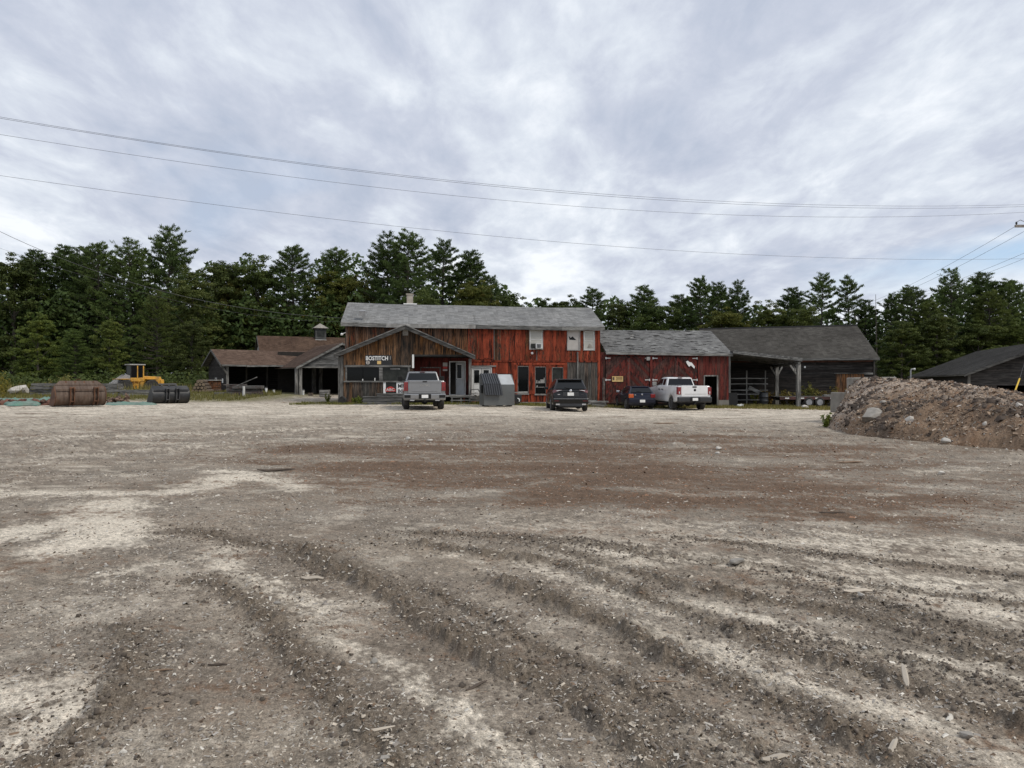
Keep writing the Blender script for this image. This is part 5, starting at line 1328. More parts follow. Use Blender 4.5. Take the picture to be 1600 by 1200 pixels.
# ---------------------------------------------------------------- open lean-to between garage and barn
pF = P(1247.5, 0, 48.6); pB = P(1213.5, 0, 54.2)
zF = Zp(562, 48.6); zA = Zp(550.5, 51.3)
lt = thing('open_lean_to', 'open lean-to shelter on grey posts between garage and dark barn', 'shelter', (pF.x, pF.y, tz(pF.x, pF.y)))
o_ = lt.location
def lw(p): return Vector(p) - o_
g1 = GCOR + Vector((0.1, -0.35, 0)); gd = Vector((0.35, 0.94, 0))
front_l = Vector((g1.x, g1.y, zA)); front_r = Vector((pF.x + 0.15, pF.y - 0.25, zF + 0.02))
back_l = front_l + Vector((-0.4, 5.6, 0.0)); back_r = Vector((pB.x + 0.25, pB.y + 0.9, zF - 0.05))
rf = MB().hexa([lw(p) + Vector((0, 0, dz_)) for dz_ in (-0.02, 0.07) for p in (front_l, front_r, back_r, back_l)]).build('roof', M['roof_dark'], lt)
d = Vector((0, -0.05, 0))
o = MB().hexa([lw(front_l) + d + Vector((0, 0, -0.14)), lw(front_r) + d + Vector((0, 0, -0.14)), lw(front_r) + Vector((0, -0.002, -0.14)), lw(front_l) + Vector((0, -0.002, -0.14)),
               lw(front_l) + d + Vector((0, 0, 0.09)), lw(front_r) + d + Vector((0, 0, 0.09)), lw(front_r) + Vector((0, -0.002, 0.09)), lw(front_l) + Vector((0, -0.002, 0.09))]).build('front_fascia', M['beam_grey_h'], lt); setc(o, 0, 1, 0.5)
for k in range(7):
    t = k / 6 * 0.92 + 0.04; p = front_l.lerp(back_l, t) - Vector((0, 0, 0.11)); q = front_r.lerp(back_r, t) - Vector((0, 0, 0.11))
    o = MB().beam(lw(p), lw(q), 0.06, 0.16).build('rafter', M['beam_grey_h'], lt); setc(o, 0, 0.6, 0.3)
o = MB().beam(lw(front_r) + Vector((-0.15, 0.1, -0.27)), lw(back_r) + Vector((-0.15, 0, -0.27)), 0.16, 0.18).build('side_beam', M['beam_grey_h'], lt); setc(o, 0, 1, 0.4)
def post(x, y, zt, w, label=None):
    o = MB().beam((x - o_.x, y - o_.y, tz(x, y) - 0.1 - o_.z), (x - o_.x, y - o_.y, zt - o_.z), w, w, (0, 1, 0)).build('post', M['beam_grey'], lt); return setc(o, 0, 1, 0.55)
post(pF.x, pF.y, zF - 0.3, 0.24); post(pB.x, pB.y, zF - 0.36, 0.24)
for (p, dx_, dy_) in ((pF, -0.55, 0.0), (pB, -0.45, 0.0), (pB, 0.45, 0.1), (pF, -0.05, 0.8)):
    o = MB().beam((p.x - o_.x, p.y - o_.y, zF - 1.15 - o_.z), (p.x + dx_ - o_.x, p.y + dy_ - o_.y, zF - 0.38 - o_.z), 0.1, 0.12, (0, 1, 0)).build('brace', M['beam_grey'], lt); setc(o, 0, 1, 0.55)
# storage rack and bits in its shade
rk = thing('pipe_rack', 'grey storage rack with horizontal rails in the shade of the lean-to', 'rack', (GCOR.x + 0.5, GCOR.y + 2.2, -0.35))
for k in range(3): o = MB().box(k * 1.35, k * 1.35 + 0.08, 0, 0.08, 0, 2.5).build('upright', M['beam_grey'], rk); setc(o, 0, 1, 0.5)
for k, z_ in enumerate((0.35, 0.75, 1.05, 1.5, 1.9)): o = MB().box(-0.1, 2.9, -0.06, -0.002, z_, z_ + 0.07).build('rail', M['beam_grey_h'], rk); setc(o, 0, 1, 0.6)
o = MB().beam((1.5, -0.1, 1.3), (2.5, -0.1, 0.8), 0.05, 0.25).build('leaning_board', M['beam_grey_h'], rk); setc(o, 0, 1, 0.55)

# ---------------------------------------------------------------- low dark shed at the right edge
A = P(1513, 583, 47.0); Fp = P(1424, 591, 66.0)
dv = Vector((Fp.x - A.x, Fp.y - A.y, 0)); dep = dv.length; yaw = math.atan2(dv.y, dv.x) - R(90)
fr = building('low_dark_shed', 'low black clapboard shed with dark roof behind the chip mound at right edge', 'shed', (A.x, A.y, 0), yaw)
ce = A.z - 0.05; pit = (36 / 87.); WID = 10.4; g0 = -0.9
pkz = ce + pit * WID / 2
wall = MB().prism([(0, 0)] * 3, 0, 0) if False else None
fo = (1.6, WID - 1.2, g0, Zp(602, 47.5))
sw = MB(); sw.box(0, fo[0], 0.03, 0.09, g0, ce); sw.box(fo[1], WID, 0.03, 0.09, g0, ce); sw.box(fo[0], fo[1], 0.03, 0.09, fo[3], ce)
sw.add([(0, 0.03, ce), (WID, 0.03, ce), (WID / 2, 0.03, pkz)], [(0, 1, 2)])
sw = sw.build('front_wall', M['sheathing'], fr.root)
clap(sw, 0.05, WID - 0.05, g0, pkz - 0.15, M['clap_dark'], 0.03, 0.17, opens=[fo], lim=lambda c: (0, WID) if c < ce else ((c - ce) / pit, WID - (c - ce) / pit), colf=lambda a, c, r: (-0.3, r.uniform(0.3, 0.8), r.uniform(0.45, 0.6)), seed=18)
s2 = MB().box(0.0, 0.06, 0.1, dep, g0, ce).build('side_wall', M['clap_dark'], fr.root); setc(s2, -0.3, 0.4, 0.4)
o = MB().box(WID - 0.06, WID, 0.1, dep, g0, ce).add([(0.06, dep, g0), (WID - 0.06, dep, g0), (WID - 0.06, dep, ce - 0.1), (WID / 2, dep, pkz - 0.25), (0.06, dep, ce - 0.1)], [(0, 1, 2, 3, 4)]).build('back_wall', M['clap_dark'], fr.root); setc(o, -0.3, 0.3, 0.4)
o = MB().box(-0.05, 0.12, -0.06, 0.02, g0, ce + 0.05).build('corner_board', M['beam_grey'], fr.root); setc(o, 0, 0.8, 0.3)
ov = 0.3; ze = ce - pit * ov + 0.10; zk = pkz + 0.10; drop = 0.12
for s in (0, 1):
    ae = -ov if s == 0 else WID + ov
    dk = roof_plane(fr.root, (ae, dep + 0.2, ze - drop), (ae, -0.35, ze), (WID / 2, dep + 0.2, zk - drop), (WID / 2, -0.35, zk), M['roof_dark'], M['beam_grey_h'], 0.32, 0.17, seed=91 + s)
    p, q = Vector((ae, -0.35, ze)), Vector((WID / 2, -0.35, zk)); d = Vector((0, -0.04, 0)); e_ = Vector((0, -0.002, 0)); z_ = Vector((0, 0, -0.15))
    o = MB().hexa([p + d + z_, q + d + z_, q + e_ + z_, p + e_ + z_, p + d, q + d, q + e_, p + e_]).build('rake_board', M['beam_grey_h'], dk); setc(o, 0, 0.9, 0.28)

# ---------------------------------------------------------------- brown-roofed open sheds on the left
def gable_shed(name, label, cat, front_l, yaw, length, depth, ze, zr, base, roofmat, side='open', **kw):
    fr = building(name, label, cat, (front_l.x, front_l.y, base), yaw); e, r_ = ze - base, zr - base; hb = depth / 2; ov = 0.45
    k = (r_ - e) / hb
    x0, x1 = -0.5, length + 0.2
    roof_plane(fr.root, (x0, -ov, e - k * ov + 0.08), (x1, -ov, e - k * ov + 0.08), (x0, hb, r_), (x1, hb, r_), roofmat, M['beam_grey_h'], 0.6, 0.3, seed=hash(name) % 97 if False else len(name), wob=0.01)
    roof_plane(fr.root, (x1, depth + ov, e - k * ov + 0.08), (x0, depth + ov, e - k * ov + 0.08), (x1, hb, r_), (x0, hb, r_), roofmat, M['beam_grey_h'], 0.6, 0.5, seed=5)
    # left gable end, clapboarded
    gw = MB().prism([(0.0, 0.0), (depth, 0.0), (depth, e - 0.05), (hb, r_ - 0.15), (0.0, e - 0.05)], 0.04, 0.09).build('end_wall', M['sheathing'], fr.root)
    g = empty('x', parent=None); bpy.data.objects.remove(g)
    c = 0.0; rr_ = random.Random(3)
    while c < r_ - 0.35:
        lim_ = (0.02, depth - 0.02) if c + 0.2 < e else (hb - (r_ - 0.2 - c - 0.2) / k, hb + (r_ - 0.2 - c - 0.2) / k)
        if lim_[1] - lim_[0] > 0.2:
            y0, y1 = lim_
            o = MB().hexa([(-0.005, y1, c), (-0.005, y0, c), (0.038, y0, c), (0.038, y1, c), (0.02, y1, c + 0.2), (0.02, y0, c + 0.2), (0.038, y0, c + 0.2), (0.038, y1, c + 0.2)]).build('clapboard', M['clap_dark_side'], gw)
            setc(o, -0.3, rr_.uniform(0.3, 0.6), rr_.uniform(0.4, 0.55))
        c += 0.2
    for s in (0, 1):
        ye = -ov if s == 0 else depth + ov
        p, q = Vector((x0, ye, e - k * ov + 0.08)), Vector((x0, hb, r_)); d = Vector((-0.04, 0, 0)); z_ = Vector((0, 0, -0.2)); e_ = Vector((-0.002, 0, 0))
        o = MB().hexa([p + d + z_, q + d + z_, q + e_ + z_, p + e_ + z_, p + d, q + d, q + e_, p + e_]).build('rake_board', M['beam_grey_h'], fr.root); setc(o, 0, 0.9, 0.35)
    return fr, e, r_, k, hb, ov, x0, x1
wood('clap_dark_side', (0.11, 0.05, 0.035), ((0.008, 0.0075, 0.007), (0.034, 0.026, 0.022), (0.085, 0.08, 0.076)), True)
base = 0.33; Dn = 66.0; fl = P(352, 0, Dn); zE, zR = Zp(567.5, Dn), Zp(546, Dn + 2.2)
yawS = R(38)
fr, e, r_, k, hb, ov, x0, x1 = gable_shed('open_brown_shed', 'low open-fronted shed with sagging brown shingle roof and dark gable end', 'shed', fl, yawS, 9.2, 5.4, zE, zR, base, M['roof_brown'])
wood_b = MB().box(0.1, 9.2, 5.25, 5.35, 0, e - 0.05).build('back_wall', M['sheathing'], fr.root)
clap(wood_b, 0.1, 9.2, 0, e - 0.1, M['clap_dark'], 5.25, 0.2, colf=lambda a, c, r: (-0.3, r.uniform(0.2, 0.5), 0.45), seed=22)
dkp = MB().box(0, 0.001, 0, 0.001, 0, 0.001)
for a_, w_ in ((0.05, 0.22), (8.3, 0.34), (9.0, 0.3)):
    o = MB().box(a_, a_ + w_, -0.12, 0.14, -0.3, e - 0.1).build('post', M['beam_grey'], fr.root); setc(o, 0, 1, 0.45)
for a_ in (2.6, 4.6, 6.6):
    o = MB().box(a_, a_ + 0.16, 2.4, 2.56, 0, e + 0.6).build('inner_post', M['beam_grey'], fr.root); setc(o, 0, 0.5, 0.25)
o = MB().beam((0.15, 0, e - 1.0), (-0.45, -0.3, e - 0.15), 0.12, 0.12).build('brace', M['beam_grey'], fr.root); setc(o, 0, 1, 0.4)
o = MB().box(0.0, 9.3, -0.1, 0.1, e - 0.26, e - 0.06).build('eave_beam', M['beam_grey_h'], fr.root); setc(o, 0, 0.6, 0.25)
for i, (a_, w_) in enumerate(((-0.45, 2.2), (1.8, 2.1), (3.95, 2.4), (6.4, 2.7))):
    zf = e - k * ov + 0.08; r0 = random.Random(i); j = r0.uniform(-0.05, 0.02)
    o = MB().hexa([(a_, -ov - 0.035, zf - 0.14 + j), (a_ + w_, -ov - 0.035, zf - 0.14), (a_ + w_, -ov - 0.003, zf - 0.14), (a_, -ov - 0.003, zf - 0.14 + j), (a_, -ov - 0.035, zf + 0.01 + j), (a_ + w_, -ov - 0.035, zf + 0.01), (a_ + w_, -ov - 0.003, zf + 0.01), (a_, -ov - 0.003, zf + 0.01 + j)]).build('fascia', M['beam_grey_h'], fr.root); setc(o, 0, 1, 0.5 + 0.1 * (i % 2))
sw_ = MB(); frame_rect(sw_, 0, 0.35, 0, 0.5, 0.08, -0.04, 0.0)
o = sw_.build('gable_window', M['white_paint'], fr.root); o.rotation_euler = (0, 0, R(-90)); o.location = (-0.03, 2.9, 0.75)
MB().box(0, 0.35, -0.02, -0.01, 0, 0.5).build('pane', M['window_dusty'], o)
o = MB().box(-0.05, -0.01, 0.55, 0.85, 0.85, 1.25).build('meter_box', M['bright_white'], fr.root)
SH = fr
# cross wing with the grey clapboard gable towards the yard
Dw = 63.5; wl0 = P(467, 0, Dw); zg = Zp(572.5, Dw); yawW = R(30); baseW = 0.05
fr = building('grey_gable_shed', 'open shed bay with grey clapboard gable beside the office', 'shed', (wl0.x, wl0.y, baseW), yawW)
WW = 7.6; ezz = zg - baseW; pkz = ezz + 0.545 * WW / 2; dpt = 8.5; pit = (pkz - ezz) / (WW / 2)
gw = mesh_obj('gable_wall', [(0.02, 0.03, ezz), (WW, 0.03, ezz), (WW / 2, 0.03, pkz - 0.1)], [(0, 1, 2)], M['sheathing'], fr.root)
clap(gw, 0, WW, ezz, pkz - 0.2, M['clap_grey'], 0.03, 0.2, lim=lambda c: ((c - ezz) / pit + 0.05, WW - (c - ezz) / pit - 0.05), colf=lambda a, c, r: (-0.3, r.uniform(0.8, 1.0), r.uniform(0.28, 0.38)), seed=24)
for s in (0, 1):
    ae = -0.3 if s == 0 else WW + 0.3; ze = ezz - pit * 0.3 + 0.1; zk = pkz + 0.1
    dk = roof_plane(fr.root, (ae, dpt, ze), (ae, -0.3, ze), (WW / 2, dpt, zk), (WW / 2, -0.3, zk), M['roof_brown'], M['beam_grey_h'], 0.6, 0.3, seed=95 + s)
    p, q = Vector((ae, -0.3, ze)), Vector((WW / 2, -0.3, zk)); d = Vector((0, -0.04, 0)); e_ = Vector((0, -0.002, 0)); z_ = Vector((0, 0, -0.2))
    o = MB().hexa([p + d + z_, q + d + z_, q + e_ + z_, p + e_ + z_, p + d, q + d, q + e_, p + e_]).build('rake_board', M['beam_grey_h'], dk); setc(o, 0, 1, 0.5)
o = MB().box(-0.1, WW + 0.1, -0.06, 0.02, ezz - 0.12, ezz + 0.02).build('bottom_board', M['beam_grey_h'], fr.root); setc(o, 0, 1, 0.5)
for a_, w_ in ((-0.30, 0.2), (0.0, 0.28), (WW - 0.3, 0.3)):
    o = MB().box(a_, a_ + w_, -0.02, 0.24, -0.3, ezz - 0.12).build('post', M['beam_grey'], fr.root); setc(o, 0, 1, 0.5)
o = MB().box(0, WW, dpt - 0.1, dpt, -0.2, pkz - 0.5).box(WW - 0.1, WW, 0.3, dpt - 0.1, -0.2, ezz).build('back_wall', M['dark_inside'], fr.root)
# taller brown-roofed mill shed behind, with cupola
Db = 78.0; fl = P(413, 0, Db); base = 0.4; zE, zR = Zp(551, Db), Zp(524, Db + 2)
fr, e, r_, k, hb, ov, x0, x1 = gable_shed('brown_mill_shed', 'taller brown-roofed mill shed with cupola behind the open sheds', 'shed', fl, R(24), 15.5, 6.4, zE, zR, base, M['roof_brown_dark'])
o = MB().box(0.1, 15.4, 0.05, 0.15, 0, e - 0.05).build('front_wall', M['clap_dark'], fr.root); setc(o, -0.2, 0.3, 0.4)
o = MB().box(0.1, 15.4, 6.3, 6.4, 0, e - 0.05).build('back_wall', M['clap_dark'], fr.root); setc(o, -0.2, 0.3, 0.4)
o = MB().box(0.3, 4.2, -0.52, -0.48, e - 0.26, e - 0.14).build('white_gutter', M['white_paint'], fr.root)
fa = None
lp = empty('flood_light', (-0.25, 1.6, e + 0.05), 0, fr.root)
MB().box(-0.3, -0.1, -0.3, 0.3, 0.0, 0.55).build('housing', M['white_paint'], lp); MB().box(-0.1, 0.3, -0.05, 0.05, 0.1, 0.2).build('arm', M['grey_metal'], lp)
# cupola on the ridge
d_ = Vector(((500 - 800) / F, 1, 0)); n_ = fr.n; org = Vector((0, 0, 0)) - fr.o; t = (hb - org.dot(fr.n)) / d_.dot(fr.n); aa = (org + d_ * t).dot(fr.u)
cu = empty('cupola', (aa, hb, r_ - 0.35), 0, fr.root)
o = MB().box(-0.6, 0.6, -0.6, 0.6, 0, 1.35).build('cupola_body', M['clap_grey'], cu); setc(o, -0.3, 1, 0.24)
for s in (-1, 1):
    o = MB().box(-0.4, 0.4, s * 0.61, s * 0.63, 0.4, 1.2).build('cupola_louvre', M['window_dusty'], cu); o2 = MB().box(s * 0.61, s * 0.63, -0.4, 0.4, 0.4, 1.2).build('cupola_louvre', M['window_dusty'], cu)
mesh_obj('cupola_roof', [(-0.85, -0.85, 1.35), (0.85, -0.85, 1.35), (0.85, 0.85, 1.35), (-0.85, 0.85, 1.35), (0, 0, 1.95)], [(3, 2, 1, 0), (0, 1, 4), (1, 2, 4), (2, 3, 4), (3, 0, 4)], M['rock_grey'], cu)
MB().box(-0.63, 0.63, -0.63, 0.63, -0.02, 0.04).build('cupola_flashing', M['white_paint'], cu)
# ================================================================== trees and plants
def leaf_mesh(name, C, U, Vv, tint, mat, parent=None):
    """quads: centre C, half axes U and Vv"""
    n = len(C)
    V_ = np.stack([C - U - Vv, C + U - Vv * 0.6, C + U * 1.0 + Vv * 0.6, C - U + Vv], 1).reshape(-1, 3)
    o = np_mesh(name, V_, np.arange(4 * n).reshape(-1, 4), mat, parent)
    set_tint(o, tint, per=4)
    return o
def unit(v): return v / np.maximum(np.linalg.norm(v, axis=-1, keepdims=True), 1e-9)
def randdir(r, n): return unit(r.normal(0, 1, (n, 3)))
def make_pine(name, H, seed, spread=0.24, base=0.12, sparse=0.0, label='', ragged=0.3, blades=11):
    r = np.random.default_rng(seed)
    root = thing(name, label, 'tree')
    lean = r.normal(0, 0.012, 2)
    def axis(z): return np.array([lean[0] * z + 0.12 * math.sin(z * 0.5 + seed), lean[1] * z, z])
    tr = MB(); zs = np.linspace(-0.3, H * 0.98, 9)
    tr.tube([tuple(axis(z)) for z in zs], [max(0.025, 0.021 * H * (1 - z / H) ** 0.9) for z in np.maximum(zs, 0)], 8)
    C, U, W_, T_ = [], [], [], []
    z = H * base
    while z < H * 0.985:
        f = (z - H * base) / (H * (1 - base))
        prof = (0.5 + 0.5 * min(1, f / 0.2)) * (1 - f) ** 0.62 if f < 0.98 else 0.06
        nb = int(r.integers(4, 7)) if f < 0.9 else 3
        ph = r.uniform(0, 6.28)
        for b in range(nb):
            if r.uniform() < sparse * (1.3 - f): continue
            L = H * spread * prof * r.uniform(1 - ragged, 1 + ragged * 0.8) + 0.35
            an = ph + b * 6.283 / nb + r.normal(0, 0.25)
            up = 0.02 + 0.55 * f ** 1.5 + r.normal(0, 0.08)
            dirv = np.array([math.cos(an), math.sin(an), up]); dirv /= np.linalg.norm(dirv)
            p0 = axis(z + r.normal(0, 0.1))
            tip = p0 + dirv * L + np.array([0, 0, 0.10 * L * r.uniform(0, 1)])
            tr.tube([tuple(p0), tuple(p0 + dirv * L * 0.5 + np.array([0, 0, -0.02 * L])), tuple(tip)], [0.012 * L + 0.015, 0.008 * L + 0.012, 0.008], 4, False)
            # needle plates: side shoots along the outer part of the limb
            ns = max(3, int(L * 4.2)); side = np.array([-math.sin(an), math.cos(an), 0])
            for q in range(ns):
                t = r.uniform(0.28, 1.03) ** 0.8
                wd = 0.40 * L * (1.02 - t) * (0.3 + 0.7 * min(1, t / 0.45)) + 0.14
                c0 = p0 + (tip - p0) * t + side * r.uniform(-1, 1) * wd + np.array([0, 0, -0.02 * L * math.sin(t * 3.1)])
                n_ = blades
                d_ = unit(dirv[None] * 0.5 + side[None] * r.normal(0, 0.7, (n_, 1)) + np.array([0, 0, 0.50]) + r.normal(0, 0.55, (n_, 3)))
                ln = r.uniform(0.10, 0.21, (n_, 1)); off = r.normal(0, 0.15, (n_, 3)) * np.array([1, 1, 0.45])
                C.append(c0 + off + d_ * ln * 0.6); U.append(d_ * ln)
                sd = unit(np.cross(d_, r.normal(0, 1, (n_, 3)))); W_.append(sd * r.uniform(0.022, 0.05, (n_, 1)))
                T_.append(np.clip(r.normal(0.42, 0.10) + 0.22 * (t - 0.6) + r.normal(0, 0.10, n_), 0, 1))
        z += H * r.uniform(0.024, 0.044) * (1 - 0.5 * f)
    tr.build('trunk', M['bark'], root, 60)
    leaf_mesh('crown', np.vstack(C), np.vstack(U), np.vstack(W_), np.concatenate(T_), M['needles'], root)
    return root
def make_broadleaf(name, H, seed, wid=0.30, base=0.18, label='', mat='leaves', nclump=150, lsize=0.092, yel=0.0):
    r = np.random.default_rng(seed)
    root = thing(name, label, 'tree')
    tr = MB(); tr.tube([(0, 0, -0.3), (0.05, 0, H * 0.25), (0.12, 0.05, H * 0.55), (0.1, 0.1, H * 0.85)], [0.018 * H, 0.014 * H, 0.009 * H, 0.02], 8)
    cen = []
    nl = 11
    lobes = []
    for i in range(nl):
        t = (i + 0.5) / nl; zz = H * (base + (0.93 - base) * t)
        rad = wid * H * math.sin(math.pi * min(1, 0.22 + 0.78 * t) ** 1.1) ** 0.8 * 0.72
        an = i * 2.4 + r.uniform(0, 0.8); lobes.append((np.array([math.cos(an) * rad * 0.75, math.sin(an) * rad * 0.75, zz]), (0.40 * wid + 0.055) * H * r.uniform(0.7, 1.1)))
    lobes.append((np.array([0.1, 0, H * 0.84]), 0.15 * H))
    for (lc, lr) in lobes:
        p = lc - np.array([0, 0, lr * 0.3]); q0 = np.array([0.06, 0, max(0.12 * H, lc[2] - 0.22 * H)])
        tr.tube([tuple(q0), tuple((q0 + p) / 2 + np.array([0, 0, 0.02 * H])), tuple(p)], [0.006 * H, 0.004 * H, 0.02], 5, False)
    tr.build('trunk', M['bark'], root, 60)
    C, U, W_, T_ = [], [], [], []
    for i in range(nclump):
        lc, lr = lobes[i % len(lobes)]
        d = randdir(r, 1)[0]; d[2] = d[2] * 0.9 + 0.12
        c0 = lc + d * lr * r.uniform(0.55, 1.05) * np.array([1, 1, 0.8])
        cr = r.uniform(0.30, 0.62) * (H / 14) ** 0.5
        n_ = int(r.integers(95, 150))
        dd_ = randdir(r, n_); rad = cr * r.uniform(0, 1, (n_, 1)) ** 0.45
        C.append(c0 + dd_ * rad * np.array([1.25, 1.25, 0.62])); nn = unit(dd_ * 0.5 + np.array([0, 0, 0.65]) + r.normal(0, 0.5, (n_, 3)))
        u = unit(np.cross(nn, r.normal(0, 1, (n_, 3)))); v = np.cross(nn, u); s = lsize * r.uniform(0.5, 1.15, (n_, 1))
        U.append(u * s); W_.append(v * s * 0.62)
        T_.append(np.clip(r.normal(0.40 + yel, 0.13) + r.normal(0, 0.09, n_), 0, 1))
    leaf_mesh('crown', np.vstack(C), np.vstack(U), np.vstack(W_), np.concatenate(T_), M[mat], root)
    return root
PINES = [make_pine('pine_tree', 20, s, sp, ba, spa, ragged=rg, blades=bl) for s, sp, ba, spa, rg, bl in
         ((11, 0.30, 0.10, 0.05, 0.35, 16), (23, 0.265, 0.14, 0.08, 0.32, 16), (37, 0.33, 0.08, 0.06, 0.5, 14), (41, 0.225, 0.10, 0.0, 0.28, 16), (58, 0.27, 0.30, 0.34, 0.5, 16))]
BROAD = [make_broadleaf('broadleaf_tree', 14, s, w, b, yel=y, nclump=n_) for s, w, b, y, n_ in ((61, 0.30, 0.12, 0.0, 300), (72, 0.34, 0.16, 0.12, 300), (83, 0.27, 0.10, 0.05, 270), (94, 0.32, 0.05, -0.05, 300))]
PROTO = {'P0': (PINES[0], 20), 'P1': (PINES[1], 20), 'P2': (PINES[2], 20), 'P3': (PINES[3], 20), 'P4': (PINES[4], 20),
         'B0': (BROAD[0], 14), 'B1': (BROAD[1], 14), 'B2': (BROAD[2], 14), 'B3': (BROAD[3], 14)}
used = set()
def tree(kind, px, top, d, label, wide=1.0, tone=(1, 1, 1), grp='trees of the wood behind the yard', rot=None):
    proto, h0 = PROTO[kind]; x = X(px, d); g = tz(x, d); H = Zp(top, d) - g
    o = proto if kind not in used else copy_tree(proto); used.add(kind)
    s = H / h0; r = random.Random(px * 7 + int(d * 3))
    o.location = (x, d, g - 0.05); o.rotation_euler = (0, 0, r.uniform(0, 6.28) if rot is None else rot); o.scale = (s * wide, s * wide, s)
    tag(o, label, 'tree', grp)
    v = r.uniform(0.85, 1.12)
    for ch in o.children: ch.color = (tone[0] * v, tone[1] * v, tone[2] * v, 1)
    return o
YEL, DRK, OLV, BLU = (1.25, 1.12, 0.95), (0.72, 0.78, 0.75), (1.15, 1.05, 0.8), (0.85, 0.95, 1.05)
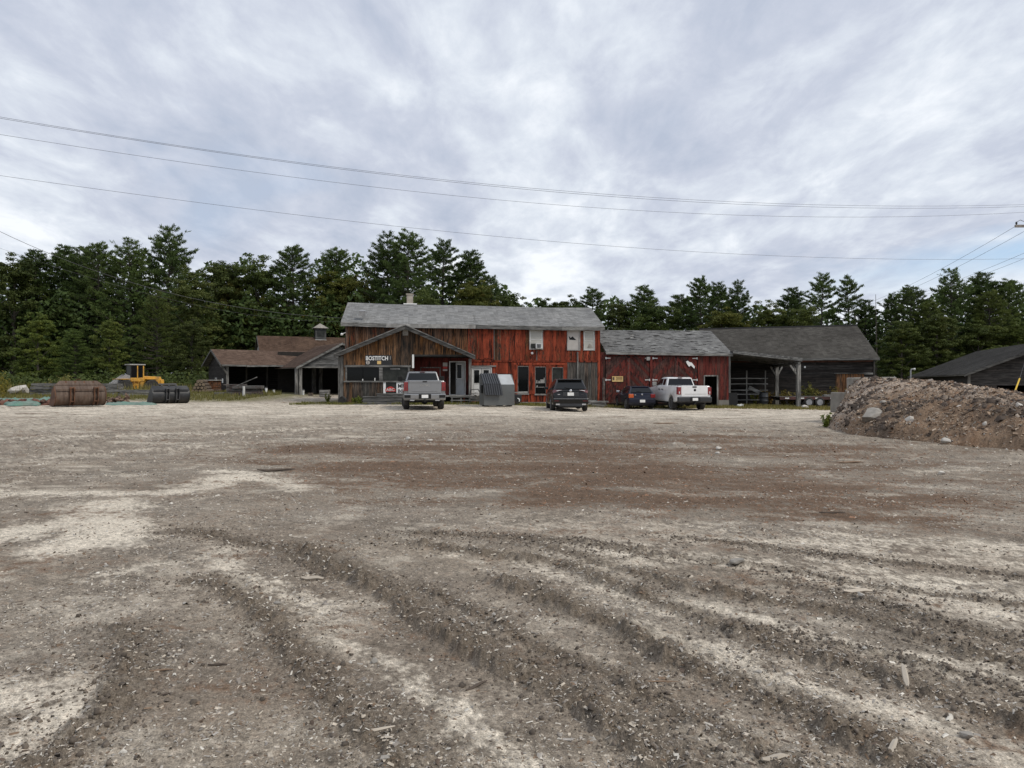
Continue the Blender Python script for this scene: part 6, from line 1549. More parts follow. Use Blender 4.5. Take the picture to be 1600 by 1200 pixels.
T = [  # kind, photo column, photo row of the tip, distance, label, width, tone
 ('P3', -40, 396, 90, 'dark pine cut by the left picture edge, farthest left', 1.1, DRK),
 ('B3', 20, 398, 88, 'rounded dark tree at far left above the white boulder', 1.1, DRK),
 ('P3', 60, 392, 92, 'narrow dark pine, second tip from the left edge', 1.2, DRK),
 ('P3', 97, 384, 94, 'narrow pine with pointed tip above the rusty bucket', 1.1, DRK),
 ('P1', 131, 385, 92, 'dark pine right of the pointed pine above the rusty bucket', 1.0, DRK),
 ('P0', 152, 379, 90, 'pine with loose feathery top left of the tallest left pine', 0.9, (1, 1, 1)),
 ('P2', 205, 376, 90, 'broad pine just left of the tallest pine on the left', 0.9, (1, 1, 1)),
 ('P2', 262, 355, 92, 'tallest spreading pine on the left with a long right-hand bough', 0.86, (0.9, 0.95, 0.95)),
 ('B0', 60, 492, 76, 'low bushy tree in front of the dark pines at far left', 1.05, (1.35, 1.4, 1.1)),
 ('B2', 172, 498, 76, 'low bushy tree behind the yellow wheel loader, left of its cab', 0.95, (1.15, 1.2, 1.0)),
 ('P3', 118, 515, 74, 'young pine at the wood edge behind the rusty bucket', 1.5, (1.3, 1.3, 1.1)),
 ('P2', 246, 455, 80, 'layered pine in front of the tallest left pine', 0.8, YEL),
 ('B0', 300, 425, 84, 'broad green tree just right of the tallest left pine', 1.0, (1, 1, 1)),
 ('B3', 300, 500, 76, 'low dark tree behind the log pile', 1.1, DRK),
 ('P1', 345, 412, 94, 'pine top above the open brown shed gable', 1.0, DRK),
 ('B2', 352, 408, 92, 'rounded leafy top above the open brown shed', 1.0, (0.8, 0.85, 0.85)),
 ('B0', 402, 403, 92, 'leafy tree with a ragged top left of the pine behind the sheds', 1.0, (0.8, 0.88, 0.85)),
 ('B1', 372, 440, 93, 'yellowish maple above the left gable of the mill shed', 1.0, YEL),
 ('B1', 425, 462, 92, 'yellow-green maple above the brown mill shed roof', 0.95, YEL),
 ('B0', 340, 480, 91, 'dark leafy tree behind the gable end of the open shed', 1.0, OLV),
 ('B3', 440, 500, 92, 'low leafy tree just behind the mill shed ridge', 1.1, OLV),
 ('P0', 456, 384, 92, 'cone-shaped pine standing clear above the mill shed', 0.95, (0.95, 1, 1)),
 ('P0', 522, 387, 94, 'cone-shaped pine left of the tall pair behind the red workshop', 1.0, (0.95, 1, 1)),
 ('B1', 520, 422, 93, 'tawny maple above the cupola', 1.05, YEL),
 ('B1', 562, 428, 92, 'tawny maple behind the left roof end of the red workshop', 1.0, YEL),
 ('B2', 505, 468, 92, 'green tree directly behind the cupola', 1.0, (1, 1, 1)),
 ('P2', 606, 366, 90, 'left one of the tall pines behind the chimney', 0.78, DRK),
 ('P0', 640, 361, 88, 'highest pine behind the chimney of the red workshop', 0.95, (0.85, 0.9, 0.9)),
 ('P4', 692, 377, 92, 'thin-topped pine right of the highest pine behind the chimney', 0.85, DRK),
 ('P3', 737, 392, 90, 'pointed pine right of the thin-topped pine', 1.2, DRK),
 ('P2', 768, 432, 88, 'sloping pine at the right end of the tall pines', 0.8, DRK),
 ('B0', 668, 455, 78, 'leafy tree low behind the ridge right of the chimney', 1.1, (0.9, 1, 0.9)),
 ('B1', 740, 438, 82, 'olive leafy tree in front of the pointed pine', 1.0, OLV),
 ('B2', 795, 455, 84, 'small tree at the right foot of the tall pines', 1.0, (0.8, 0.9, 0.9)),
 ('B3', 862, 466, 84, 'low rounded tree top above the middle of the red workshop roof', 1.2, DRK),
 ('B3', 885, 462, 86, 'low dark tree top left of the forked pine', 1.0, DRK),
 ('P0', 926, 449, 84, 'forked pine above the right end of the red workshop roof', 0.95, (0.9, 0.95, 0.95)),
 ('B2', 966, 470, 86, 'small tree between the forked pine and the garage ridge pine', 1.1, (0.85, 0.9, 0.85)),
 ('P1', 1004, 446, 86, 'slim pine above the left half of the garage roof', 1.1, (0.9, 0.95, 0.95)),
 ('B3', 1020, 468, 80, 'leafy tree just behind the garage ridge', 1.2, (0.9, 1, 0.9)),
 ('P1', 1060, 460, 84, 'pine with a blunt top left of the tall garage pine', 1.2, (1, 1, 1)),
 ('P0', 1095, 433, 82, 'tall cone-shaped pine behind the garage roof', 0.85, DRK),
 ('P4', 1122, 442, 84, 'thin pine between the two tall pines behind the garage', 0.9, DRK),
 ('P2', 1152, 440, 80, 'tall pine with wide boughs at the joint of garage and barn', 0.72, DRK),
 ('B3', 1130, 480, 78, 'low bush-like tree behind the joint of garage and barn roofs', 1.3, OLV),
 ('B0', 1200, 474, 78, 'bright leafy tree behind the left part of the barn roof', 1.1, (1.05, 1.1, 0.9)),
 ('P1', 1238, 449, 84, 'blunt pine left of the two open-crowned pines', 1.1, DRK),
 ('P4', 1284, 429, 80, 'left open-crowned pine above the barn ridge with see-through boughs', 0.85, (0.9, 0.95, 0.9)),
 ('P4', 1326, 433, 79, 'right open-crowned pine above the barn ridge', 0.75, (0.9, 0.95, 0.9)),
 ('B2', 1250, 478, 76, 'leafy tree low behind the middle of the barn ridge', 1.2, (1, 1.05, 0.9)),
 ('P1', 1352, 468, 80, 'pine just right of the distant power pole', 0.9, DRK),
 ('P4', 1392, 460, 78, 'ragged thin tree right of the bare pole', 0.8, DRK),
 ('P0', 1425, 446, 76, 'full pine right of the barn end', 1.0, (1, 1, 0.95)),
 ('P2', 1488, 421, 76, 'tallest broad pine at the right with open crown', 0.80, (0.95, 1, 0.95)),
 ('P1', 1532, 426, 78, 'pine right of the tallest right-hand pine', 1.1, DRK),
 ('P0', 1578, 436, 76, 'full pine near the right picture edge', 1.0, (1.05, 1.05, 0.95)),
 ('P1', 1630, 438, 78, 'pine cut by the right picture edge', 1.1, DRK),
 ('B0', 1410, 505, 71, 'green leafy tree between barn end and low shed', 1.2, (1, 1.05, 0.9)),
 ('B2', 1465, 490, 72, 'leafy tree above the far end of the low dark shed', 1.2, (0.95, 1, 0.9)),
 ('B3', 1530, 500, 72, 'dense tree behind the ridge of the low dark shed', 1.3, (0.95, 1, 0.9)),
 ('B0', 1590, 500, 72, 'leafy tree behind the low shed at the right edge', 1.2, (1, 1.05, 0.9)),
 ('P0', 1450, 470, 74, 'pine in front of the full pine right of the barn end', 1.0, YEL),
 ('P0', 1545, 455, 74, 'layered pine in front at the right edge of the wood', 1.1, YEL),
]
for (k, px, tp, d, lab, w, tn) in T: tree(k, px, tp, d, lab, w, tn)
# the wood goes on behind the front trees: one dark mass
r = np.random.default_rng(77)
TL = np.array([(-500, 412), (0, 412), (130, 402), (260, 400), (330, 414), (420, 414), (500, 416), (600, 400), (700, 405), (760, 436), (820, 480), (900, 476), (960, 480), (1040, 478), (1090, 468), (1150, 474), (1220, 482), (1290, 492), (1350, 500), (1400, 470), (1480, 448), (1560, 448), (2100, 448)], float)
def mass(n, d0, d1, x0, x1, drop, sz):
    d = r.uniform(d0, d1, n); px = r.uniform(x0, x1, n); x = (px - 800) / F * d
    top = CAMZ - (np.interp(px, TL[:, 0], TL[:, 1]) + drop + 10 * np.sin(px * 0.11) + 8 * np.sin(px * 0.043 + 1) - HY) / F * d
    g = terrain(x, d); z = g + (top - g) * r.uniform(0.0, 1, n)
    nn = unit(np.array([0, -0.4, 0.6]) + r.normal(0, 0.6, (n, 3))); u = unit(np.cross(nn, r.normal(0, 1, (n, 3)))); v = np.cross(nn, u); s = sz * r.uniform(0.5, 1.2, (n, 1))
    cl = fbm(x * 0.35, z * 0.35 + d * 0.2, 3, 5)
    return np.column_stack([x, d, z]), u * s, v * s * 0.7, np.clip(0.25 + 0.5 * cl + r.normal(0, 0.08, n), 0, 1)
a_ = mass(60000, 97, 112, -350, 1950, 0, 0.30); b_ = mass(30000, 86, 96, -350, 900, 60, 0.24); c_ = mass(16000, 82, 92, 1280, 1950, 55, 0.24)
d_ = mass(16000, 104, 112, -350, 1950, 70, 0.6)
o = leaf_mesh('wood_beyond', *[np.concatenate(q) for q in zip(a_, b_, c_, d_)], M['needles']); o.color = (0.8, 0.85, 0.75, 1)
tag(o, 'dark continuous wood filling the gaps behind the nearer trees', 'wood', kind='stuff')
# undergrowth along the wood edge
n = 9000; px = r.uniform(-150, 345, n); d = r.uniform(70, 76, n); x = (px - 800) / F * d; g = terrain(x, d); hh = 1.0 + 1.5 * np.clip(fbm(x * 0.4, d * 0.4, 3, 9) + 0.35, 0, 1)
z = g + r.uniform(0, 1, n) * hh; nn = unit(np.array([0, -0.3, 0.7]) + r.normal(0, 0.5, (n, 3))); u = unit(np.cross(nn, r.normal(0, 1, (n, 3)))); v = np.cross(nn, u); s = r.uniform(0.06, 0.16, (n, 1))
o = leaf_mesh('undergrowth', np.column_stack([x, d, z]), u * s, v * s * 0.6, np.clip(r.normal(0.4, 0.15, n), 0, 1), M['leaves'])
o.color = (0.75, 0.85, 0.8, 1); tag(o, 'low tangled undergrowth along the wood edge on the left', 'undergrowth', kind='stuff')
# bare dead trunk right of the barn
x = X(1369, 74); o = MB().tube([(x, 74, -0.3), (x + 0.05, 74, 4), (x - 0.05, 74, Zp(460, 74))], [0.09, 0.06, 0.02], 7).build('dead_trunk', M['bark'], None, 60)
tag(o, 'thin bare dead trunk standing right of the dark barn', 'trunk')

# ---- grass (uncountable)
def blades(name, pts, h, w, label, tone=(1, 1, 1), mat='grass', lean=0.35, tint=0.5):
    n = len(pts); an = nrg.uniform(0, 6.28, n); d = np.column_stack([np.cos(an), np.sin(an), np.zeros(n)]); s = np.column_stack([-np.sin(an), np.cos(an), np.zeros(n)])
    hh = h * nrg.uniform(0.5, 1.3, n)[:, None]; ww = w * nrg.uniform(0.6, 1.3, n)[:, None]; ln = nrg.uniform(0, lean, n)[:, None]
    up = np.array([0, 0, 1.0])
    a, b = pts - s * ww, pts + s * ww; mid = pts + up * hh * 0.6 + d * hh * ln * 0.35; tip = pts + up * hh + d * hh * ln
    V_ = np.stack([a, b, mid + s * ww * 0.7, mid - s * ww * 0.7, tip], 1).reshape(-1, 3); k = np.arange(n)[:, None] * 5
    Q = np.vstack([k + np.array([[0, 1, 2]]), k + np.array([[0, 2, 3]]), k + np.array([[3, 2, 4]])])
    o = np_mesh(name, V_, Q, M[mat]); set_tint(o, np.clip(nrg.normal(tint, 0.17, n), 0, 1), per=5); o.color = (*tone, 1)
    return tag(o, label, 'grass', kind='stuff')
def scatter(n, f):
    x, y = f(n); return np.column_stack([x, y, ground_fields(x, y, False)[0] - 0.01])
def fld(n):
    y = nrg.uniform(49, 71, n); px = nrg.uniform(-120, 440, n); x = (px - 800) / F * y
    k = (fbm(x * 0.5, y * 0.5, 3, 201) > -0.25) & (y + 0.12 * (x + 25) > 50.5) & ((x < -19.5) | (y > 74)); return x[k], y[k]
blades('grass_field', scatter(26000, fld), 0.26, 0.022, 'rough yellow-green grass beyond the yard on the left', (1, 1, 1))
def tall(n):
    y = nrg.uniform(56, 71, n); px = nrg.uniform(-120, 300, n); x = (px - 800) / F * y
    k = (fbm(x * 0.35, y * 0.35, 3, 205) > 0.10); return x[k], y[k]
blades('tall_grass', scatter(9000, tall), 0.8, 0.02, 'tall pale seeding grass at the wood edge on the left', (1.1, 1.05, 1.0), tint=0.62)
def feet(n):
    x = nrg.uniform(1, 22, n); y = nrg.uniform(44.8, 51.5, n); k = (fbm(x * 0.8, y * 0.8, 3, 211) > -0.2) & (y < 46.4 + 0.16 * x + np.where(x > 15.5, 3, 0)); return x[k], y[k]
blades('grass_verge', scatter(13000, feet), 0.17, 0.018, 'worn grass along the foot of garage and lean-to', (1.05, 0.98, 0.9), tint=0.6)
def feet2(n):
    x = nrg.uniform(-13.2, 2, n); y = nrg.uniform(42.8, 46, n); k = (fbm(x * 0.8, y * 0.8, 3, 215) > -0.1); return x[k], y[k]
blades('grass_verge', scatter(7000, feet2), 0.15, 0.018, 'thin grass along the foot of the gabled office', (1.0, 1.0, 0.85), tint=0.5)
# ---- weeds one can pick out
def weed(name, loc, H, seed, label, n=90, mat='weeds', spread=0.3, ls=0.07, tone=(1, 1, 1), grp=None):
    r = np.random.default_rng(seed); root = thing(name, label, 'weed', loc, 0, grp); st = MB(); C, U, W_, T_ = [], [], [], []
    for k in range(7):
        an = r.uniform(0, 6.28); ln = H * r.uniform(0.65, 1.05); tip = np.array([math.cos(an) * spread * H * r.uniform(0.2, 1), math.sin(an) * spread * H * r.uniform(0.2, 1), ln])
        st.tube([(0.02 * k, 0, -0.05), tuple(tip * np.array([0.4, 0.4, 0.55])), tuple(tip)], [0.012, 0.008, 0.004], 4, False)
        for q in range(n // 7):
            t = r.uniform(0.15, 1); p = tip * np.array([t ** 1.3, t ** 1.3, t]) + r.normal(0, 0.05 * H, 3); C.append(p); d = unit(r.normal(0, 1, 3) + np.array([0, 0, 0.4])); e_ = unit(np.cross(d, r.normal(0, 1, 3)))
            s = ls * r.uniform(0.5, 1.2); U.append(d * s); W_.append(e_ * s * 0.45); T_.append(np.clip(r.normal(0.5, 0.18), 0, 1))
    o = st.build('stem', M['weeds'], root); set_tint(o, [0.5] * len(o.data.vertices))
    o2 = leaf_mesh('foliage', np.array(C), np.array(U), np.array(W_), np.array(T_), M[mat], root)
    for q in (o, o2): q.color = (*tone, 1)
    return root
wl_ = [(1190, 606, 53.4, 0.9, (1.3, 0.95, 0.7), 'reddish weed clump left of the forked post'), (1203, 612, 53.0, 0.8, (1.3, 0.95, 0.7), 'reddish weed clump touching the forked lean-to post'), (1224, 610, 52, 0.9, (1.2, 1, .8), 'weed clump between the two lean-to posts'),
       (1236, 613, 51.5, 0.8, (1.2, .95, .7), 'low weed clump just left of the front lean-to post'), (1262, 600, 52, 1.3, (1, 1.05, .8), 'tall green weed right of the front lean-to post'), (1272, 604, 52, 1.2, (1, 1.05, .8), 'tall weed clump in front of the dark barn wall'),
       (1290, 608, 51.5, 1.0, (1.2, 1, .8), 'yellowish weed clump between trailer and barn door'), (1306, 602, 51, 1.2, (1.1, 1, .8), 'weed clump in front of the orange barn door'), (1320, 606, 50, 1.0, (1.1, 1, .8), 'weed clump beside the concrete blocks'), (1248, 612, 52.5, 0.8, (1.2, .95, .7), 'weed clump behind the front lean-to post'),
       (1180, 614, 52.5, 0.6, (1.0, 1.1, .7), 'small green weed beside the barrel')]
for i, (px, py, d, h, tn, lab) in enumerate(wl_):
    x = X(px, d); weed('weed', (x, d, tz(x, d)), h * 1.25, 400 + i, lab, 260, tone=tn, spread=0.45, ls=0.085, grp='weeds by the barn')
for i, (px, d, h, lab, tn) in enumerate([(4, 52, 1.9, 'tall yellow-flowered weed at the left picture edge', (1.3, 1.25, 0.7)), (95, 60, 1.4, 'pale feathery weed behind the left end of the rusty bucket', (1.6, 1.6, 1.6)), (104, 60, 1.7, 'tall pale weed above the rusty bucket rim', (1.6, 1.6, 1.6)),
                                     (78, 60, 1.2, 'pale weed left of the rusty bucket', (1.5, 1.5, 1.5)), (45, 58, 0.9, 'green weed by the white boulder', (1, 1.1, 0.7)), (8, 57, 1.2, 'weed beside the white boulder at far left', (1.1, 1.1, 0.7))]):
    x = X(px, d); weed('weed', (x, d, tz(x, d)), h, 430 + i, lab, 220, tone=tn, spread=0.3, ls=0.07, grp='weeds on the left')
for i, (px, d, h, lab) in enumerate([(562, 43.4, 0.55, 'small green weed at the corner of the plank steps'), (512, 46, 0.6, 'green weed left of the office corner'), (1290, 23.0, 0.45, 'small green weed at the foot of the chip mound'), (553, 43.6, 0.4, 'low weed under the office window')]):
    x = X(px, d); weed('weed', (x, d, tz(x, d)), h, 450 + i, lab, 160, tone=(0.9, 1.1, 0.6), spread=0.5, ls=0.06, grp='weeds by the office')
# ================================================================== vehicles
def offset_poly(pl, d):
    n = len(pl); out = []
    ar = sum(pl[i][0] * pl[(i + 1) % n][1] - pl[(i + 1) % n][0] * pl[i][1] for i in range(n)); sg = 1 if ar > 0 else -1
    for i in range(n):
        p, c, q = Vector(pl[i - 1]), Vector(pl[i]), Vector(pl[(i + 1) % n])
        e1, e2 = (c - p), (q - c)
        if e1.length < 1e-6 or e2.length < 1e-6: out.append(tuple(c)); continue
        e1.normalize(); e2.normalize()
        n1, n2 = Vector((-e1.y, e1.x)) * sg, Vector((-e2.y, e2.x)) * sg; b = n1 + n2
        k = d / max(0.45, 1 + n1.dot(n2)) if b.length > 1e-6 else d
        out.append((c.x + b.x * k, c.y + b.y * k))
    return out
def slab(poly_, w, r, tf=None, mat=None, name='body', parent=None, sm=35):
    """profile in (y,z) carried across the width, its side edges rounded; tf(y,z) scales the half width"""
    V_, F_ = [], []; n = len(poly_)
    sl_ = [(-w, r), (-w + 0.3 * r, 0.3 * r), (-w + r, 0.0), (w - r, 0.0), (w - 0.3 * r, 0.3 * r), (w, r)]
    for x, ins in sl_:
        for (y, z) in (offset_poly(poly_, ins) if ins else poly_):
            V_.append((x * (tf(y, z) if tf else 1), y, z))
    for i in range(len(sl_) - 1):
        for k in range(n):
            a, b = i * n + k, i * n + (k + 1) % n; F_.append((a, a + n, b + n, b))
    F_.append(tuple(range(n))); F_.append(tuple(range(len(sl_) * n - 1, (len(sl_) - 1) * n - 1, -1)))
    o = mesh_obj(name, V_, F_, mat, parent)
    import bmesh
    bm = bmesh.new(); bm.from_mesh(o.data); bmesh.ops.recalc_face_normals(bm, faces=bm.faces); bm.to_mesh(o.data); bm.free()
    set_smooth(o.data, sm); return o
def arch(yc, zc, r, z0, n=9):
    """points of a wheel arch, walked from larger y to smaller y along the sill at z0"""
    h = math.sqrt(max(r * r - (z0 - zc) ** 2, 0)); a0 = math.atan2(z0 - zc, h)
    return [(yc + r * math.cos(t), zc + r * math.sin(t)) for t in np.linspace(a0, math.pi - a0, n)]
def bev(o, w, s=2):
    b = o.modifiers.new('bevel', 'BEVEL'); b.width = w; b.segments = s; b.limit_method = 'ANGLE'; return o
def wheel(parent, x, y, r, wd, rim, s, spokes=6):
    wh = empty('wheel', (x, y, r), 0, parent); i = s
    MB().lathe([(-wd / 2, r * 0.62), (-wd / 2, r * 0.90), (-wd * 0.36, r * 0.985), (-wd * 0.2, r), (wd * 0.2, r), (wd * 0.36, r * 0.985), (wd / 2, r * 0.90), (wd / 2, r * 0.62)], 'x', 28).build('tyre', M['rubber'], wh, 40)
    rm = MB().lathe([(s * (wd / 2 - 0.05), r * 0.60), (s * (wd / 2 - 0.02), r * 0.63), (s * (wd / 2 + 0.006), r * 0.62), (s * (wd / 2 - 0.02), r * 0.54), (s * (wd / 2 - 0.05), r * 0.2), (s * (wd / 2 - 0.01), r * 0.16), (s * (wd / 2 - 0.01), 0.01)], 'x', 24).build('rim', rim, wh, 40)
    mb = MB()
    for k in range(spokes):
        t = 2 * math.pi * (k + 0.5) / spokes; c, q = math.cos(t), math.sin(t); xx_ = s * (wd / 2 - 0.043)
        mb.lathe([(xx_ - 0.012, 0.055), (xx_ + s * 0.0 + 0.012, 0.055)], 'x', 8, (0, r * 0.38 * c, r * 0.38 * q))
    mb.build('vent_holes', M['under_black'], wh)
def plate(parent, x, y, z, name='licence_plate', txt=None):
    o = MB().box(x - 0.16, x + 0.16, y - 0.008, y, z - 0.08, z + 0.08).build(name, M['bright_white'], parent)
    return o
def quad_panel(name, pts, th, mat, parent):
    pts = [Vector(p) for p in pts]; n = (pts[1] - pts[0]).cross(pts[2] - pts[0]).normalized() * th
    return MB().hexa([pts[0], pts[1], pts[2], pts[3]] + [p + n for p in pts]).build(name, mat, parent)
def cabin(parent, poly_, zb, zt, wb, wt, paint, sidewins, reary, frame=0.05, name='cabin'):
    """greenhouse: profile with tumblehome; glass set a few mm proud"""
    tf = lambda y, z: 1.0 + (wt / wb - 1.0) * max(0, min(1, (z - zb) / (zt - zb)))
    cb = slab(poly_, wb, 0.07, tf, paint, name, parent, 40)
    hw = lambda z: wb * tf(0, z)
    for s in (-1, 1):
        for pts in sidewins:
            pp = [(s * (hw(z) + 0.003), y, z) for y, z in pts]
            if s < 0: pp = pp[::-1]
            mb = MB(); n = len(pp); off = Vector((s * 0.008, 0, 0))
            mb.add(pp + [Vector(p) + off for p in pp], [tuple(range(n))[::-1], tuple(range(n, 2 * n))] + [(i, (i + 1) % n, n + (i + 1) % n, n + i) for i in range(n)])
            mb.build('side_window', M['car_glass'], cb)
    return cb, hw
def pickup(name, label, loc, yaw, paint, h=1.94, L=5.9, w=1.03, style='grey', wr=0.42):
    v = thing(name, label, 'pickup truck', loc, yaw); H2 = L / 2
    zb, zt = 1.44, h; zs = 0.50
    ra, fa = -H2 + 1.28, -H2 + 1.28 + 3.75
    R_ = wr + 0.09
    pl = [(H2 - 0.02, 0.62), (H2, 0.95), (H2 - 0.10, 1.22), (H2 - 0.35, 1.32), (fa - 0.45, 1.42), (fa - 0.75, 1.46), (-H2 + 0.06, 1.46), (-H2 + 0.02, 1.40), (-H2, 1.10), (-H2 + 0.03, 0.80), (-H2 + 0.08, 0.58)]
    pl = pl + arch(ra, wr, R_, zs)[::-1] + arch(fa, wr, R_, zs)[::-1]
    tf = lambda y, z: (1 - 0.035 * max(0, (z - 1.0) / 0.46)) * (1 - 0.05 * max(0, (y - fa) / (H2 - fa)) ** 2) * (1 - 0.025 * max(0, (-H2 + 0.3 - y) / 0.3))
    slab(pl, w, 0.07, tf, paint, 'body', v)
    MB().box(-w + 0.30, w - 0.30, -H2 + 0.25, H2 - 0.3, 0.38, 1.0).build('chassis', M['under_black'], v)
    MB().box(-w + 0.12, w - 0.12, -H2 + 0.12, fa - 2.75, 1.462, 1.468).build('bed_liner', M['under_black'], v)
    # cab
    cr, cf = fa - 2.68, fa - 0.62      # cab rear wall, windscreen foot
    prof = [(cr, zb - 0.02), (cf, zb - 0.02), (cf - 0.72, zt - 0.04), (cf - 0.95, zt), (cr + 0.35, zt), (cr + 0.16, zt - 0.04)]
    mid = (cr + cf - 0.5) / 2 + 0.05
    wins = [[(mid + 0.06, zb + 0.06), (cf - 0.2, zb + 0.06), (cf - 0.62, zt - 0.12), (mid + 0.06, zt - 0.10)], [(cr + 0.28, zb + 0.06), (mid - 0.05, zb + 0.06), (mid - 0.05, zt - 0.10), (cr + 0.34, zt - 0.11)]]
    cb, hw = cabin(v, prof, zb, zt, 0.90, 0.74, paint, wins, cr)
    sl_ = 0.16 / (zt - 0.04 - zb)
    def rp(x, z): return (x, cr + sl_ * (z - zb) - 0.004, z)
    z0, z1 = zb + 0.05, zt - 0.10
    quad_panel('rear_window', [rp(-hw(z0) + 0.09, z0), rp(hw(z0) - 0.09, z0), rp(hw(z1) - 0.08, z1), rp(-hw(z1) + 0.08, z1)], 0.008, M['car_glass'], cb)
    MB().box(-0.13, 0.13, cr + 0.11, cr + 0.16, zt - 0.055, zt - 0.02).build('brake_lamp', M['lamp_dark_red'], cb)
    # tailgate
    tg = bev(MB().box(-w + 0.22, w - 0.22, -H2 - 0.03, -H2 + 0.05, 0.83, 1.475).build('tailgate', paint, v), 0.02)
    if style == 'grey':
        bev(MB().box(-w + 0.26, w - 0.26, -H2 - 0.05, -H2 - 0.031, 1.36, 1.47).build('spoiler_lip', paint, tg), 0.015)
        MB().box(-0.11, 0.11, -H2 - 0.058, -H2 - 0.051, 1.385, 1.44).build('handle', M['under_black'], tg)
        text_mesh('badge_letters', 'GMC', 0.15, M['trim_grey'], tg, (0, -H2 - 0.036, 1.19), align='CENTER', sx=1.5, depth=0.004)
        bev(MB().box(-0.62, 0.62, -H2 - 0.042, -H2 - 0.031, 0.93, 0.99).build('crease', paint, tg), 0.005)
    else:
        MB().box(-0.12, 0.12, -H2 - 0.04, -H2 - 0.031, 1.36, 1.44).build('handle', M['under_black'], tg)
        MB().lathe([(-0.012, 0.02), (0, 0.085)], 'y', 6, (0.02, -H2 - 0.031, 1.22)).build('emblem', M['under_black'], tg)
        MB().box(-0.6, 0.72, -H2 - 0.036, -H2 - 0.031, 0.98, 1.0).build('crease', M['trim_grey'], tg)
    for s in (-1, 1):
        x0, x1 = sorted((s * (w - 0.205), s * (w - 0.005)))
        tl = bev(MB().box(x0, x1, -H2 - 0.032, -H2 + 0.22, 0.96, 1.40).build('tail_light', M['lamp_red'], v), 0.02)
        xc = (x0 + x1) / 2; MB().box(xc - 0.03, xc + 0.03, -H2 - 0.036, -H2 - 0.0325, 1.02, 1.14).build('lens', M['lamp_clear'] if style == 'white' else M['lamp_dark_red'], tl)
        # mirror
        my = cf - 0.35; MB().box(s * 0.90, s * (w + 0.1), my - 0.02, my + 0.05, zb + 0.02, zb + 0.06).build('mirror_arm', M['under_black'], v)
        a_, b_ = sorted((s * (w - 0.01), s * (w + 0.24)))
        bev(MB().box(a_, b_, my - 0.06, my + 0.10, zb - 0.01, zb + 0.25).build('mirror', M['under_black'] if style == 'grey' else M['trim_grey'], v), 0.03)
        for yy_ in (cr + 0.5, mid + 0.25):
            q0, q1 = sorted((s * (w - 0.035), s * (w + 0.012))); MB().box(q0, q1, yy_, yy_ + 0.2, 1.22, 1.26).build('door_handle', M['under_black'], v)
        for wy in (ra, fa): wheel(v, s * (w - 0.16), wy, wr, 0.30, M['rim_dark'] if style == 'grey' else M['rim_grey'], s)
    # bumper
    bm_ = paint if style == 'grey' else M['plastic_black']
    bp = bev(MB().prism([(-H2 - 0.02, 0.50), (-H2 - 0.13, 0.56), (-H2 - 0.15, 0.78), (-H2 - 0.10, 0.82), (-H2 + 0.1, 0.82), (-H2 + 0.1, 0.50)], -w + 0.01, w - 0.01).build('bumper', bm_, v), 0.03)
    plate(bp, 0.0, -H2 - 0.156, 0.69)
    MB().box(-0.30, 0.30, -H2 - 0.153, -H2 - 0.149, 0.57, 0.80).build('plate_recess', M['under_black'], bp)
    if style == 'grey':
        for s in (-1, 1):
            q0, q1 = sorted((s * (w - 0.33), s * (w - 0.03))); MB().box(q0, q1, -H2 - 0.156, -H2 - 0.1, 0.62, 0.76).build('corner_step', M['under_black'], bp)
            q0, q1 = sorted((s * (w - 0.52), s * (w - 0.30))); MB().box(q0, q1, -H2 - 0.15, -H2 + 0.1, 0.47, 0.53).build('exhaust_tip', M['chrome'], bp)
    MB().box(-0.05, 0.05, -H2 - 0.17, -H2 + 0.1, 0.42, 0.50).build('hitch', M['under_black'], v)
    MB().lathe([(-0.16, 0.06), (-0.1, 0.17), (0.1, 0.17), (0.16, 0.06)], 'y', 12, (0.05, ra, 0.42)).tube([(-w + 0.35, ra, wr), (w - 0.35, ra, wr)], 0.06, 8).build('rear_axle', M['under_black'], v, 40)
    MB().box(-w + 0.04, -w + 0.12, fa - 3.0, fa - 0.6, 0.40, 0.49).box(w - 0.12, w - 0.04, fa - 3.0, fa - 0.6, 0.40, 0.49).build('side_step', M['under_black'], v)
    return v
pickup('grey_pickup', 'grey crew-cab pickup seen from behind, parked in front of the office', (-4.80, 38.6, tz(-4.8, 38.6)), R(9.7), M['paint_grey'], 1.95, 5.9, 1.03, 'grey', 0.42)
pickup('white_pickup', 'white crew-cab pickup with black rear bumper parked before the garage doors', (10.25, 44.9, tz(10.2, 44.9) - 0.02), R(6.0), M['paint_white'], 1.98, 6.05, 1.01, 'white', 0.42)

